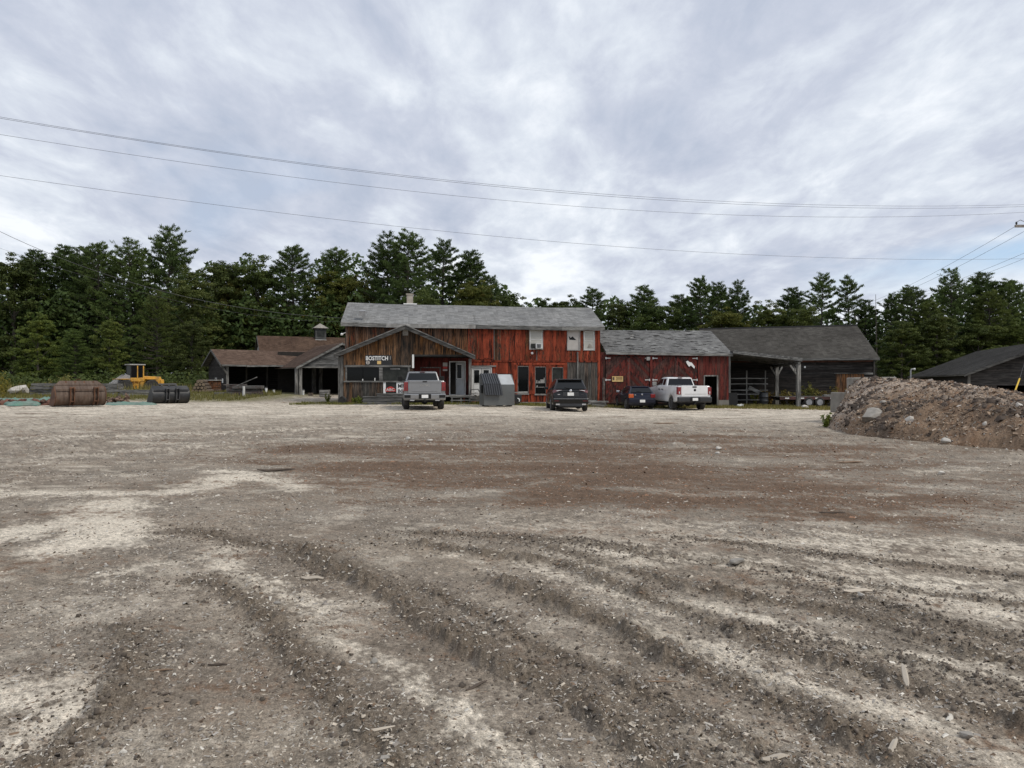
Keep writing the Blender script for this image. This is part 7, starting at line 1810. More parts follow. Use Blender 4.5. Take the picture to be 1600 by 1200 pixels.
def hatch(name, label, cat, loc, yaw, paint, L, w, h, wr, style):
    v = thing(name, label, cat, loc, yaw); H2 = L / 2; s_ = h / 1.67
    zb = 1.06 * s_ if style == 'suv' else 0.93; zt = h; zs = 0.30 if style == 'suv' else 0.24
    ra, fa = (-H2 + 1.0, H2 - 0.95) if style == 'suv' else (-H2 + 0.78, H2 - 0.85)
    R_ = wr + 0.06
    pl = [(H2 - 0.03, 0.45), (H2, 0.62), (H2 - 0.12, 0.82 * zb), (H2 - 0.95, zb - 0.02), (H2 - 1.4, zb + 0.01), (-H2 + 0.25, zb + 0.02), (-H2 + 0.06, zb - 0.06), (-H2 + 0.015, 0.72 * zb + 0.05), (-H2, 0.60), (-H2 + 0.02, 0.42), (-H2 + 0.12, zs + 0.02)]
    pl += arch(ra, wr, R_, zs)[::-1] + arch(fa, wr, R_, zs)[::-1]
    tf = lambda y, z: (1 - 0.06 * max(0, (z - 0.7) / 0.5)) * (1 - 0.10 * max(0, (y - fa) / (H2 - fa)) ** 2) * (1 - 0.10 * max(0, (ra - y) / (ra + H2)) ** 2)
    slab(pl, w, 0.11, tf, paint, 'body', v, 40)
    MB().box(-w + 0.28, w - 0.28, -H2 + 0.2, H2 - 0.3, 0.2, 0.75).build('chassis', M['under_black'], v)
    if style == 'suv': rT, rB, fT, fB = -H2 + 0.52, -H2 + 0.10, 0.35, H2 - 1.25; wt = 0.64; wb = w - 0.09
    else: rT, rB, fT, fB = -H2 + 0.50, -H2 + 0.10, 0.15, H2 - 1.22; wt = 0.56; wb = w - 0.07
    prof = [(rB, zb - 0.03), (fB, zb - 0.03), (fT, zt - 0.03), (fT - 0.4, zt), (rT + 0.25, zt - 0.01), (rT, zt - 0.06)]
    fr_ = lambda t: (zb + 0.05) + t * (zt - 0.12 - zb - 0.05)
    yr = lambda z: rB + (rT - rB) * (z - zb) / (zt - 0.06 - zb)
    yf = lambda z: fB + (fT - fB) * (z - zb) / (zt - 0.03 - zb)
    z0, z1 = zb + 0.06, zt - 0.13; md = (fT + rT) / 2 + 0.1
    wins = [[(md + 0.05, z0), (yf(z0) - 0.22, z0), (yf(z1) - 0.1, z1), (md + 0.05, z1)], [(yr(z0) + 0.42, z0), (md - 0.04, z0), (md - 0.04, z1), (yr(z1) + 0.32, z1)]]
    cb, hw = cabin(v, prof, zb, zt, wb, wt, paint, wins, rB)
    def rp(x, z): return (x, yr(z) - 0.006, z)
    z0, z1 = zb + (0.10 if style == 'suv' else 0.08), zt - 0.12
    quad_panel('rear_window', [rp(-hw(z0) + 0.10, z0), rp(hw(z0) - 0.10, z0), rp(hw(z1) - 0.09, z1), rp(-hw(z1) + 0.09, z1)], 0.008, M['car_glass'], cb)
    bev(MB().box(-wt + 0.02, wt - 0.02, rT - (0.16 if style == 'suv' else 0.04), rT + 0.3, zt - 0.07, zt - 0.015).build('roof_spoiler', paint, cb), 0.015)
    o = MB().beam(rp(-0.02, zb + 0.12), rp(-0.30, zb + 0.16), 0.03, 0.03); o.v = [(a, b - 0.02, c) for a, b, c in o.v]; o.build('wiper', M['under_black'], cb)
    hg = empty('hatch', (0, 0, 0), 0, v); yb_ = -H2
    if style == 'suv':
        for s in (-1, 1):
            pts = [(s * 0.40, yb_ + 0.035, 1.10), (s * 0.86, yb_ + 0.10, 0.94), (s * 0.885, yb_ + 0.16, 1.06), (s * 0.82, yb_ + 0.10, 1.12)]
            if s < 0: pts = pts[::-1]
            tl = quad_panel('tail_light', pts, 0.03, M['lamp_dark_red'], v)
            pts = [(s * 0.42, yb_ - 0.0, 1.095), (s * 0.70, yb_ + 0.035, 1.04), (s * 0.72, yb_ + 0.045, 1.075), (s * 0.62, yb_ + 0.03, 1.10)]
            quad_panel('lens', pts if s > 0 else pts[::-1], 0.022, M['lamp_clear'], tl)
        MB().lathe([(-0.02, 0.02), (-0.012, 0.06), (0, 0.07)], 'y', 12, (0, yb_ + 0.03, 1.06)).build('emblem', M['chrome'], hg, 40)
        plate(hg, 0.0, yb_ + 0.0, 0.90)
        bev(MB().box(-0.40, 0.40, yb_ - 0.005, yb_ + 0.1, 0.78, 1.0).build('plate_panel', M['plastic_black'], hg), 0.02)
        bp = bev(MB().prism([(yb_ - 0.05, 0.40), (yb_ - 0.08, 0.62), (yb_ - 0.05, 0.70), (yb_ + 0.1, 0.70), (yb_ + 0.1, 0.36)], -w + 0.06, w - 0.06).build('bumper', paint, v), 0.04, 3)
        bev(MB().box(-w + 0.1, w - 0.1, yb_ - 0.09, yb_ - 0.04, 0.655, 0.675).build('trim_line', M['rim_grey'], bp), 0.005)
        bev(MB().box(-0.62, 0.62, yb_ - 0.075, yb_ + 0.1, 0.27, 0.42).build('diffuser', M['plastic_black'], bp), 0.02)
        for s in (-1, 1):
            q0, q1 = sorted((s * 0.56, s * 0.76)); MB().box(q0, q1, yb_ - 0.09, yb_ + 0.1, 0.35, 0.42).build('exhaust_tip', M['chrome'], bp)
            q0, q1 = sorted((s * 0.60, s * 0.84)); MB().box(q0, q1, yb_ - 0.086, yb_ - 0.06, 0.54, 0.575).build('reflector', M['lamp_dark_red'], bp)
        MB().box(-0.66, -0.54, yb_ + 0.004, yb_ + 0.02, 0.86, 0.90).build('badge', M['chrome'], hg); MB().box(0.52, 0.66, yb_ + 0.004, yb_ + 0.02, 0.86, 0.89).build('badge', M['rim_dark'], hg)
    else:
        for s in (-1, 1):
            q0, q1 = sorted((s * 0.52, s * (w - 0.05)))
            bev(MB().box(q0, q1, yb_ - 0.005, yb_ + 0.22, 0.69, 0.93).build('tail_light', M['lamp_red_sunlit'] if s < 0 else M['lamp_red'], v), 0.03)  # left light is orange: the sun's reflection is put into its colour
        MB().box(-0.47, -0.38, yb_ + 0.0, yb_ + 0.03, 0.84, 0.90).build('badge', M['chrome'], hg)
        MB().lathe([(-0.02, 0.045), (0, 0.06)], 'y', 14, (0.0, yb_ + 0.03, 0.89)).build('emblem', M['chrome'], hg, 40)
        plate(hg, 0.0, yb_ - 0.08, 0.50)
        bp = bev(MB().prism([(yb_ - 0.03, 0.34), (yb_ - 0.07, 0.42), (yb_ - 0.07, 0.62), (yb_ - 0.03, 0.66), (yb_ + 0.1, 0.66), (yb_ + 0.1, 0.34)], -w + 0.05, w - 0.05).build('bumper', paint, v), 0.03, 3)
    for s in (-1, 1):
        my = fB - 0.25; q0, q1 = sorted((s * (w - 0.06), s * (w + 0.16)))
        bev(MB().box(q0, q1, my, my + 0.1, zb + 0.03, zb + 0.17).build('mirror', paint if style == 'suv' else M['chrome'], v), 0.03)
        for wy in (ra, fa): wheel(v, s * (w - 0.12), wy, wr, 0.23, M['rim_grey'], s, 5)
        for yy_ in (md - 0.45, md + 0.45):
            q0, q1 = sorted((s * (w - 0.06), s * (w - 0.01))); MB().box(q0, q1, yy_, yy_ + 0.18, zb - 0.12, zb - 0.09).build('door_handle', paint, v)
    return v
hatch('black_crossover', 'black crossover seen from behind in front of the three tall workshop windows', 'car', (2.90, 38.85, tz(2.9, 38.85)), R(1.5), M['paint_black'], 4.75, 0.95, 1.67, 0.37, 'suv')
hatch('navy_hatchback', 'small navy hatchback parked left of the white pickup', 'car', (7.72, 45.7, tz(7.7, 45.7) + 0.0), R(4.0), M['paint_navy'], 4.1, 0.86, 1.40, 0.31, 'golf')

# ================================================================== dumpster
plain('rib_black', (0.05, 0.053, 0.06), 0.5, var=0.2)
dm = thing('dumpster', 'grey steel dumpster with one black ribbed lid', 'dumpster', (X(757, 41) , 40.4, tz(-1.5, 40.6)), R(14))
W_ = 1.76; Dp = 1.35; hf = 1.22; ht = 1.80
prof = [(0, 0.06), (Dp, 0.06), (Dp, ht), (0.62, ht), (0.0, hf)]
bev(MB().prism(prof, 0, W_).build('body', M['dumpster_grey'], dm), 0.012)
pan = MB()   # sky light on the slope (right half), put into a paler colour
quad_panel('skylit_slope', [(W_ * 0.52, 0.0 - 0.004, hf + 0.012), (W_ - 0.02, -0.004, hf + 0.012), (W_ - 0.10, 0.60, ht + 0.004), (W_ * 0.52, 0.60, ht + 0.004)], 0.006, M['door_grey'], dm)
LP = [(-0.10, 0.62, ht + 0.035), (-0.06, -0.07, hf + 0.02), (0.0, -0.16, 0.66)]; LQ = [(W_ * 0.50, 0.62, ht + 0.035), (W_ * 0.54, -0.07, hf + 0.02), (W_ * 0.60, -0.16, 0.62)]
lid = quad_panel('lid', [LP[1], LQ[1], LQ[0], LP[0]], 0.02, M['plastic_black'], dm)
quad_panel('lid_flap', [LP[2], LQ[2], LQ[1], LP[1]], 0.02, M['plastic_black'], lid)
for k in range(8):
    t = (k + 0.5) / 8; q = [Vector(LP[e]).lerp(Vector(LQ[e]), t) for e in range(3)]
    q = [q[0] + Vector((0, -0.03, 0.03)), q[1] + Vector((0, -0.035, 0.02)), q[2] + Vector((0, -0.04, 0))]
    MB().beam(q[0], q[1], 0.055, 0.06, (0, -0.7, 0.7)).beam(q[1], q[2], 0.055, 0.06, (0, -1, 0)).build('rib', M['rib_black'], lid)
MB().box(-0.03, W_ + 0.03, Dp * 0.45, Dp * 0.75, ht, ht + 0.05).build('lid_rail', M['under_black'], dm)
MB().box(-0.09, -0.002, 0.25, 0.55, 0.75, 1.2).box(W_ + 0.002, W_ + 0.09, 0.25, 0.95, 0.5, 0.68).build('fork_pocket', M['under_black'], dm)
for x_ in (0.15, W_ * 0.55, W_ - 0.25): MB().box(x_, x_ + 0.12, 0.05, Dp - 0.05, 0.0, 0.06).build('skid', M['under_black'], dm)

# ================================================================== loader buckets
def bucket(name, label, loc, yaw, Lx, H, mat, edge, nplates, tint=None, guard=True):
    b = thing(name, label, 'bucket', loc, yaw); s = H / 1.30
    pr = [(1.25, 0.03), (0.62, 0.0), (0.46, 0.015), (0.30, 0.06), (0.16, 0.14), (0.06, 0.25), (0.0, 0.38), (-0.02, 0.52), (0.0, 0.66), (0.06, 0.79), (0.15, 0.90), (0.26, 1.02), (0.42, 1.14)]
    pr = [(y * s, z * s) for y, z in pr]; th = 0.035
    inn = [(y + th * (0.9 if z > 0.1 * s else 0.2), z + (th if z < 0.3 * s else 0.0)) for y, z in pr]
    MB().prism(pr + inn[::-1], -Lx / 2, Lx / 2).build('shell', mat, b, 35)
    ep = [(1.25, 0.03), (0.62, -0.01), (0.44, 0.0), (0.28, 0.04), (0.14, 0.12), (0.03, 0.24), (-0.03, 0.38), (-0.05, 0.52), (-0.03, 0.68), (0.05, 0.82), (0.15, 0.93), (0.30, 1.04), (0.62, 0.85), (1.05, 0.30)]
    for sx in (-1, 1):
        x0, x1 = sorted((sx * Lx / 2, sx * (Lx / 2 + 0.04))); MB().prism([(y * s, z * s) for y, z in ep], x0, x1).build('end_plate', edge, b)
    if guard:   # spill guard with cut corners
        c = 0.30; gz0, gz1 = 1.10 * s, 1.32 * s; gy0, gy1 = 0.36 * s, 0.52 * s; pts = [(-Lx / 2 + 0.03, gy0, gz0), (Lx / 2 - 0.03, gy0, gz0), (Lx / 2 - c, gy1, gz1), (-Lx / 2 + c, gy1, gz1)]
        g = quad_panel('spill_guard', pts, 0.03, mat, b)
        for k in range(4): x_ = -Lx / 2 + 0.55 + k * (Lx - 1.1) / 3; MB().beam((x_, gy0 - 0.03, gz0 - 0.1), (x_ + 0.05, gy1 - 0.05, gz1 - 0.02), 0.04, 0.08, (1, 0, 0)).build('stiffener', edge, g)
        MB().tube([(-0.12, gy1, gz1), (-0.1, gy1, gz1 + 0.1), (0.1, gy1, gz1 + 0.1), (0.12, gy1, gz1)], 0.018, 6).build('lifting_eye', edge, g)
    else:
        MB().tube([(-Lx / 2 + 0.5, 0.62 * s, 1.22 * s), (Lx / 2 - 0.6, 0.62 * s, 1.22 * s)], 0.07, 8).build('top_bar', mat, b, 40)
        for k in range(3): x_ = -Lx / 2 + 0.6 + k * (Lx - 1.3) / 2; MB().beam((x_, 0.35 * s, 1.08 * s), (x_ + 0.1, 0.62 * s, 1.2 * s), 0.05, 0.1, (1, 0, 0)).build('stiffener', edge, b)
    for xc in nplates:
        for dx_ in (-0.09, 0.09):
            po = [(y - 0.02, z) for y, z in ((0.30 * s, 0.0), (0.0, 0.10 * s), (-0.12 * s, 0.25 * s), (-0.11 * s, 0.70 * s), (-0.16 * s, 0.92 * s), (-0.05 * s, 1.02 * s), (0.08 * s, 0.90 * s), (0.02 * s, 0.6 * s), (0.03 * s, 0.3 * s))]
            MB().prism(po, xc + dx_ - 0.025, xc + dx_ + 0.025).build('hook_plate', edge, b)
        MB().tube([(xc - 0.14, -0.06 * s, 0.95 * s), (xc + 0.14, -0.06 * s, 0.95 * s)], 0.045, 8).tube([(xc - 0.12, -0.07 * s, 0.25 * s), (xc + 0.12, -0.07 * s, 0.25 * s)], 0.035, 8).build('pin', edge, b, 40)
    MB().box(-Lx / 2 + 0.05, Lx / 2 - 0.05, -0.01, 0.03, 0.80 * s, 0.90 * s).build('back_band', mat, b)
    return b
D = 40.0; x = X(127, D); bucket('rusty_bucket', 'large rusty brown loader bucket lying on the yard at left', (x, D, tz(x, D) + 0.05), R(45), 2.45, 1.36, M['rust_metal'], M['rust_orange'], (-0.45, 0.72))
D = 45.5; x = X(268, D); bucket('black_bucket', 'black loader bucket standing right of the rusty bucket', (x, D, tz(x, D)), R(43), 2.15, 1.27, M['black_metal'], M['black_metal'], (-0.25, 0.35), guard=False)
for (px, py, d_) in ((83.5, 609, 39.9),):
    p = P(px, py, d_)

# ================================================================== yellow wheel loader
ld = thing('wheel_loader', 'yellow wheel loader with grey lift arms parked at the wood edge', 'loader', (X(210, 62), 62, tz(X(210, 62), 62) - 0.1), R(138)); ld.scale = (0.82, 0.82, 0.86)
Y_ = M['yellow_paint']
bev(MB().prism([(-2.5, 0.75), (-2.55, 1.35), (-2.45, 1.72), (-0.75, 1.80), (-0.35, 1.80), (-0.35, 0.70), (-1.2, 0.55)], -0.62, 0.62).build('engine_hood', Y_, ld), 0.05)
bev(MB().box(-0.72, 0.72, -2.75, -2.35, 0.7, 1.45).build('counterweight', Y_, ld), 0.06)
bev(MB().prism([(-0.4, 0.5), (-0.4, 1.25), (0.9, 1.25), (1.9, 1.0), (1.95, 0.55)], -0.45, 0.45).build('front_frame', Y_, ld), 0.04)
bev(MB().box(-1.15, 1.15, -1.9, -0.8, 1.45, 1.53).box(-1.18, 1.18, 0.75, 1.75, 1.45, 1.52).build('fender', Y_, ld), 0.02)
cb = bev(MB().box(-0.68, 0.68, -0.75, 0.62, 1.25, 1.62).build('cab_base', Y_, ld), 0.03)
rf = bev(MB().box(-0.74, 0.74, -0.85, 0.72, 2.86, 2.98).build('cab_roof', M['trim_grey'], ld), 0.04)
for sx in (-1, 1):
    for yy_, w_ in ((-0.72, 0.12), (-0.12, 0.10), (0.52, 0.07)):
        MB().box(min(sx * 0.66, sx * 0.60), max(sx * 0.66, sx * 0.60), yy_, yy_ + w_, 1.62, 2.86).build('cab_pillar', Y_ if w_ > 0.08 else M['under_black'], ld)
    x0, x1 = sorted((sx * 0.62, sx * 0.64)); MB().box(x0, x1, -0.60, -0.12, 1.66, 2.82).box(x0, x1, -0.02, 0.52, 1.66, 2.82).build('side_window', M['car_glass'], ld)
MB().box(-0.60, 0.60, 0.55, 0.57, 1.64, 2.84).build('windscreen', M['window_dusty'], ld); MB().box(-0.58, 0.58, -0.70, -0.68, 1.70, 2.82).build('rear_window', M['car_glass'], ld)
for sx in (-1, 1):
    MB().prism([(0.55, 1.30), (0.65, 1.85), (1.0, 1.95), (1.9, 1.35), (2.75, 0.55), (2.85, 0.30), (2.6, 0.22), (1.7, 0.95), (1.0, 1.45)], sx * 0.52 - 0.06, sx * 0.52 + 0.06).build('lift_arm', M['grey_metal'], ld)
    MB().tube([(sx * 0.35, 0.5, 0.95), (sx * 0.42, 1.9, 0.85)], 0.07, 8).build('lift_cylinder', M['black_metal'], ld, 40)
    for yy_ in (-1.35, 1.25):
        wh = empty('wheel', (sx * 0.92, yy_, 0.72), 0, ld); r0 = 0.72
        t_ = MB().lathe([(-0.25, 0.42), (-0.26, 0.62), (-0.18, r0), (0.18, r0), (0.26, 0.62), (0.25, 0.42)], 'x', 26)
        for k in range(18):
            a = 2 * math.pi * k / 18; t_.beam((-0.22, 0.98 * r0 * math.cos(a), 0.98 * r0 * math.sin(a)), (0.22, 0.98 * r0 * math.cos(a + 0.17), 0.98 * r0 * math.sin(a + 0.17)), 0.07, 0.06, (0, math.cos(a), math.sin(a)))
        t_.build('tyre', M['rubber'], wh, 40); MB().lathe([(sx * 0.12, 0.43), (sx * 0.22, 0.43), (sx * 0.16, 0.2), (sx * 0.24, 0.14), (sx * 0.24, 0.02)], 'x', 20).build('rim', Y_, wh, 40)
MB().beam((-0.15, 0.85, 1.85), (-0.05, 2.3, 1.05), 0.14, 0.2).beam((0, 2.3, 1.1), (0, 2.8, 0.4), 0.16, 0.2).build('tilt_link', M['grey_metal'], ld)
bev(MB().box(-0.62, 0.62, 2.72, 2.92, 0.15, 0.85).build('quick_coupler', M['grey_metal'], ld), 0.02)
MB().box(-0.85, -0.64, -0.15, 0.35, 0.55, 0.62).box(-0.85, -0.64, -0.15, 0.35, 0.95, 1.02).box(-0.86, -0.82, -0.15, -0.1, 0.55, 1.3).box(-0.86, -0.82, 0.3, 0.35, 0.55, 1.3).build('ladder', Y_, ld)
MB().tube([(0.35, -1.4, 1.75), (0.35, -1.4, 2.2)], 0.05, 8).build('exhaust_stack', M['black_metal'], ld, 40)

# ================================================================== yard bits on the left
r = random.Random(9)
# stack of long weathered planks behind the buckets
for nm, lab, p0, p1, d, yt, nb in (('plank_stack', 'stack of long weathered planks behind the left end of the rusty bucket', 48, 104, 56, 598.5, 4), ('plank_stack', 'stack of long weathered planks between the rusty bucket and the loader', 150, 186, 57, 599, 4), ('plank_stack', 'low plank stack in front of the loader wheels', 186, 238, 55, 609, 2)):
    x0, x1 = X(p0, d), X(p1, d); z1 = Zp(yt, d); zg = tz((x0 + x1) / 2, d); st = thing(nm, lab, 'plank stack', (x0, d, zg), 0, 'plank stacks on the left'); hh = (z1 - zg) / nb
    for k in range(nb):
        o = MB().box(r.uniform(-0.15, 0.1), x1 - x0 + r.uniform(-0.2, 0.15), r.uniform(-0.06, 0.03), 0.9, k * hh + 0.02, (k + 1) * hh - 0.02).build('plank', M['beam_grey_h'], st); setc(o, 0, 0.9, r.uniform(0.4, 0.55))
    o = MB().box(0.3, 0.42, 0.05, 0.85, -0.02, nb * hh - 0.03).build('spacer', M['beam_grey'], st); setc(o, 0, 0.8, 0.3)
# log pile with round ends, covered board stack beside it
d = 62.0; xl = X(301, d); zg = tz(xl, d); k = 0
rr = random.Random(4)
for row in range(4):
    for c in range(5 - row):
        ra = rr.uniform(0.12, 0.17); x_ = xl + c * 0.31 + row * 0.155; z_ = zg + 0.16 + row * 0.27
        lg = MB().tube([(0, 0, 0), (0.01, 1.2, 0.01), (0.03, 2.4, 0)], [ra, ra * 0.97, ra * 0.92], 9).build('log', M['log_bark'], None, 40); lg.location = (x_, d, z_); lg.rotation_euler = (0, 0, R(rr.uniform(-3, 3)))
        MB().lathe([(-0.012, 0.01), (-0.01, ra * 0.88), (0.0, ra * 0.9)], 'y', 9).build('cut_end', M['log_end'], lg)
        tag(lg, '%s log in the %s row of the log pile left of the brown shed' % ((['leftmost', 'second', 'third', 'fourth', 'rightmost'][c] if 4 - row > c else 'rightmost') if row < 3 else ('left' if c == 0 else 'right'), ['bottom', 'second', 'third', 'top'][row]), 'log', 'logs in the pile')
st = thing('board_stack', 'reddish board stack under a pale cover beside the log pile', 'board stack', (X(317, 63), 63, tz(X(317, 63), 63)))
for k in range(7): o = MB().box(rr.uniform(-.03, .03), 0.95 + rr.uniform(-.04, .04), 0, 1.6, k * 0.15, k * 0.15 + 0.135).build('board', M['door_orange'], st); setc(o, 0.5, rr.uniform(0.1, 0.6), 0.4)
MB().box(-0.08, 1.05, -0.06, 1.66, 1.055, 1.12).build('cover', M['trim_grey'], st)
# squared timbers in front of the shed
st = thing('timber_pile', 'pile of squared timbers in front of the open brown shed', 'timber pile', (X(352, 58), 58, tz(X(352, 58), 58)), R(-2))
for k, (x0, x1, y0, z0, h_) in enumerate([(0.0, 2.9, -0.2, 0.0, 0.26), (0.05, 2.75, 0.1, 0.27, 0.24), (0.6, 2.95, -0.1, 0.52, 0.24), (-0.1, 1.6, 0.35, 0.52, 0.22), (-0.4, 1.3, 0.5, 0.77, 0.1), (-0.9, 0.4, -0.1, 0.0, 0.22)]):
    o = MB().box(x0, x1, y0, y0 + 0.7, z0, z0 + h_).build('timber', M['beam_grey_h'], st); setc(o, 0.4, 0.55 + 0.2 * (k % 3), 0.40); bev(o, 0.03)
o = MB().beam((0.9, 0.1, 0.75), (2.5, 0.2, 1.45), 0.1, 0.06).build('leaning_plank', M['beam_grey_h'], st); setc(o, 0, 1, 0.5)
x = X(381, 55.5); o = MB().tube([(0, 0, -0.1), (0, 0, 0.85)], [0.10, 0.085], 9).build('white_post', M['white_paint'], None, 40); o.location = (x, 55.5, tz(x, 55.5)); tag(o, 'short whitish post in front of the timber pile', 'post')
# junk inside the sheds
for i, (px, d, w_, h_, mt, nm, lab) in enumerate([(416, 64, 0.22, 0.45, 'bright_white', 'pail', 'white pail on the shed floor left of the corner posts'), (428, 64, 0.2, 0.3, 'white_paint', 'pail', 'smaller white pail just left of the shed corner posts'), (474, 62.8, 0.2, 0.4, 'white_paint', 'pail', 'white pail right of the shed corner posts'), (404, 66, 0.3, 0.5, 'paper', 'pail', 'grey pail deeper in the open brown shed')]):
    x = X(px, d); o = MB().lathe([(0, w_ * 0.42), (h_, w_ * 0.5)], 'z', 12).build(nm, M[mt], None, 40); o.location = (x, d, tz(x, d) + 0.02); tag(o, lab, 'pail', 'pails in the sheds')
    MB().tube([(-w_ * 0.5, 0, h_ * 0.95), (-w_ * 0.3, 0, h_ * 1.2), (w_ * 0.3, 0, h_ * 1.2), (w_ * 0.5, 0, h_ * 0.95)], 0.012, 5).build('handle', M['grey_metal'], o)
def crate(name, px, d, w_, dp, h_, lab, mat='beam_grey_h', cat='crate', light=0.5, n=3, rz=0.0):
    x = X(px, d); c = thing(name, lab, cat, (x, d, tz(x, d)), rz); hh = h_ / n
    for k in range(n):
        for yy_ in (0, dp - 0.03): o = MB().box(0, w_, yy_, yy_ + 0.03, k * hh + 0.015, (k + 1) * hh - 0.015).build('slat', M[mat], c); setc(o, 0.2, 0.9, light)
    o = MB().box(0.03, 0.08, 0.031, dp - 0.031, 0, h_).box(w_ - 0.08, w_ - 0.03, 0.031, dp - 0.031, 0, h_).build('end', M[mat], c); setc(o, 0.2, 0.8, light * 0.8)
    o = MB().box(0.081, w_ - 0.081, 0.031, dp - 0.031, 0.02, h_ * 0.85).build('contents', M['dark_inside'], c); return c
crate('crate', 499, 60, 0.75, 0.6, 0.58, 'pale grey crate in the shed bay left of the office', light=0.65)
crate('crate', 481, 61.5, 0.35, 0.4, 0.26, 'small brown crate on the floor of the shed bay', 'door_orange', light=0.5)
# tyre and hub at the office corner
o = thing('old_tyre', 'old small tyre leaning at the left foot of the office', 'tyre', (X(535, 43.8), 43.8, tz(-10.2, 43.8) + 0.24), R(80))
MB().lathe([(-0.07, 0.14), (-0.08, 0.22), (-0.05, 0.26), (0.05, 0.26), (0.08, 0.22), (0.07, 0.14)], 'x', 20).build('tyre', M['rubber'], o, 40); MB().lathe([(-0.03, 0.15), (0.03, 0.15)], 'x', 16).build('rim', M['rim_dark'], o)
for k in range(4): MB().beam((-0.05, 0, 0), (-0.05, 0.14 * math.cos(k * 1.57), 0.14 * math.sin(k * 1.57)), 0.02, 0.03, (1, 0, 0)).build('spoke', M['grey_metal'], o)
# green tarps over low heaps
def tarp(px0, px1, d0, d1, h_, seed, lab):
    n1, n2 = 40, 14; u, v = np.meshgrid(np.linspace(0, 1, n1), np.linspace(0, 1, n2)); d = d0 + (d1 - d0) * v + 0.3 * np.sin(u * 7 + seed); px = px0 + (px1 - px0) * u + 8 * np.sin(v * 6 + seed) * (u - 0.5)
    x = (px - 800) / F * d; e_ = np.sin(np.pi * u) ** 0.4 * np.sin(np.pi * v) ** 0.5; z = terrain(x, d) + 0.01 + e_ * (h_ * (0.5 + 0.9 * fbm(x * 0.8, d * 1.2, 3, seed)) + 0.08 * fbm(x * 4, d * 4, 3, seed + 3))
    I = np.arange(n1 * n2).reshape(n2, n1); Q = np.stack([I[:-1, :-1].ravel(), I[:-1, 1:].ravel(), I[1:, 1:].ravel(), I[1:, :-1].ravel()], 1)
    o = np_mesh('green_tarp', np.column_stack([x.ravel(), d.ravel(), z.ravel()]), Q, M['tarp_green'], smoothf=True); tag(o, lab, 'tarp', 'green tarps on the ground')
tarp(8, 62, 41.5, 43.6, 0.42, 3, 'green tarp nearest the yard at far left, in front of red debris'); tarp(-40, 84, 45.5, 49, 0.40, 7, 'long pale green tarp behind the red debris at far left'); tarp(168, 242, 42.5, 44.6, 0.28, 11, 'green tarp on the ground between the two buckets'); tarp(55, 84, 44, 47, 0.5, 17, 'green tarp touching the left end of the rusty bucket')
n = 700; px = nrg.uniform(-10, 84, n); d = nrg.uniform(42.8, 45.2, n); x = (px - 800) / F * d; z = terrain(x, d) + np.abs(nrg.normal(0, 0.10, n)); S = np.clip(np.exp(nrg.normal(math.log(0.13), 0.5, n)), 0.05, 0.5)
o = chip_mesh('debris', np.column_stack([x, d, z]), S * 1.5, S * 0.6, S * 0.35, np.array([[0.15, 0.075, 0.055]]) * nrg.uniform(0.4, 1.6, (n, 1)), M['chip_wood'], 0.4); tag(o, 'reddish brick and bark debris between the green tarps', 'debris', kind='stuff')
n = 160; px = nrg.uniform(168, 200, n); d = nrg.uniform(45, 46.4, n); x = (px - 800) / F * d; z = terrain(x, d) + np.abs(nrg.normal(0, 0.16, n)); S = np.clip(np.exp(nrg.normal(math.log(0.13), 0.5, n)), 0.05, 0.4)
o = chip_mesh('debris', np.column_stack([x, d, z]), S * 1.5, S * 0.6, S * 0.35, np.array([[0.15, 0.1, 0.075]]) * nrg.uniform(0.4, 1.6, (n, 1)), M['chip_wood'], 0.4); tag(o, 'brown debris behind the tarp between the two buckets', 'debris', kind='stuff')
x = X(30, 57); rock('boulder', (x, 57, tz(x, 57) + 0.38), (2.1, 1.2, 1.0), M['rock_white'], 'large whitish boulder among the weeds at far left', 501)
for i, (px, py, s, lab) in enumerate([(231, 621, 0.35, 'pale stone left of the black bucket'), (215, 622, 0.4, 'flat pale stone in the grass between the buckets'), (1257, 632, 0.45, 'white stone in the grass below the trailer'), (80, 620.5, 0.2, 'small white stone on the tarp edge by the rusty bucket'), (340, 616, 0.7, 'flat pale stone left of the timber pile')]):
    d = 1751 / (py - HY) if px < 900 else 47; x = X(px, d); rock('stone', (x, d, tz(x, d) + s * 0.2), (s * 1.2, s, s * 0.7), M['rock_white'], lab, 510 + i, 'pale stones by the yard edge')

# ================================================================== bits along the red buildings
def plank(name, px0, px1, y0, y1, d, dp, lab, light=0.6, cat='plank', mat='beam_grey_h'):
    z0, z1 = Zp(y1, d), Zp(y0, d); x0, x1 = X(px0, d), X(px1, d); o = MB().box(x0, x1, d, d + dp, z0, z1).build(name, M[mat], None); setc(o, 0, 1, light); return tag(o, lab, cat)
b = thing('plank_bench', 'low pale plank bench under the tall workshop windows', 'bench', (X(812, 47.3), 47.3, tz(1, 47.3)))
wb_ = X(856, 47.3) - X(812, 47.3); zt = Zp(628.5, 47.3) - b.location.z
o = MB().box(0, wb_, 0, 0.35, zt - 0.12, zt).build('seat', M['beam_grey_h'], b); setc(o, 0, 1, 0.7)
for x_ in (0.4, 1.2): o = MB().box(x_, x_ + 0.15, 0.05, 0.3, 0, zt - 0.12).build('leg', M['beam_grey'], b); setc(o, 0, 1, 0.3)
sk = thing('plank_pile', 'grey weathered planks lying right of the black crossover', 'plank pile', (X(924, 45.2), 45.2, tz(5, 45.2)), R(3))
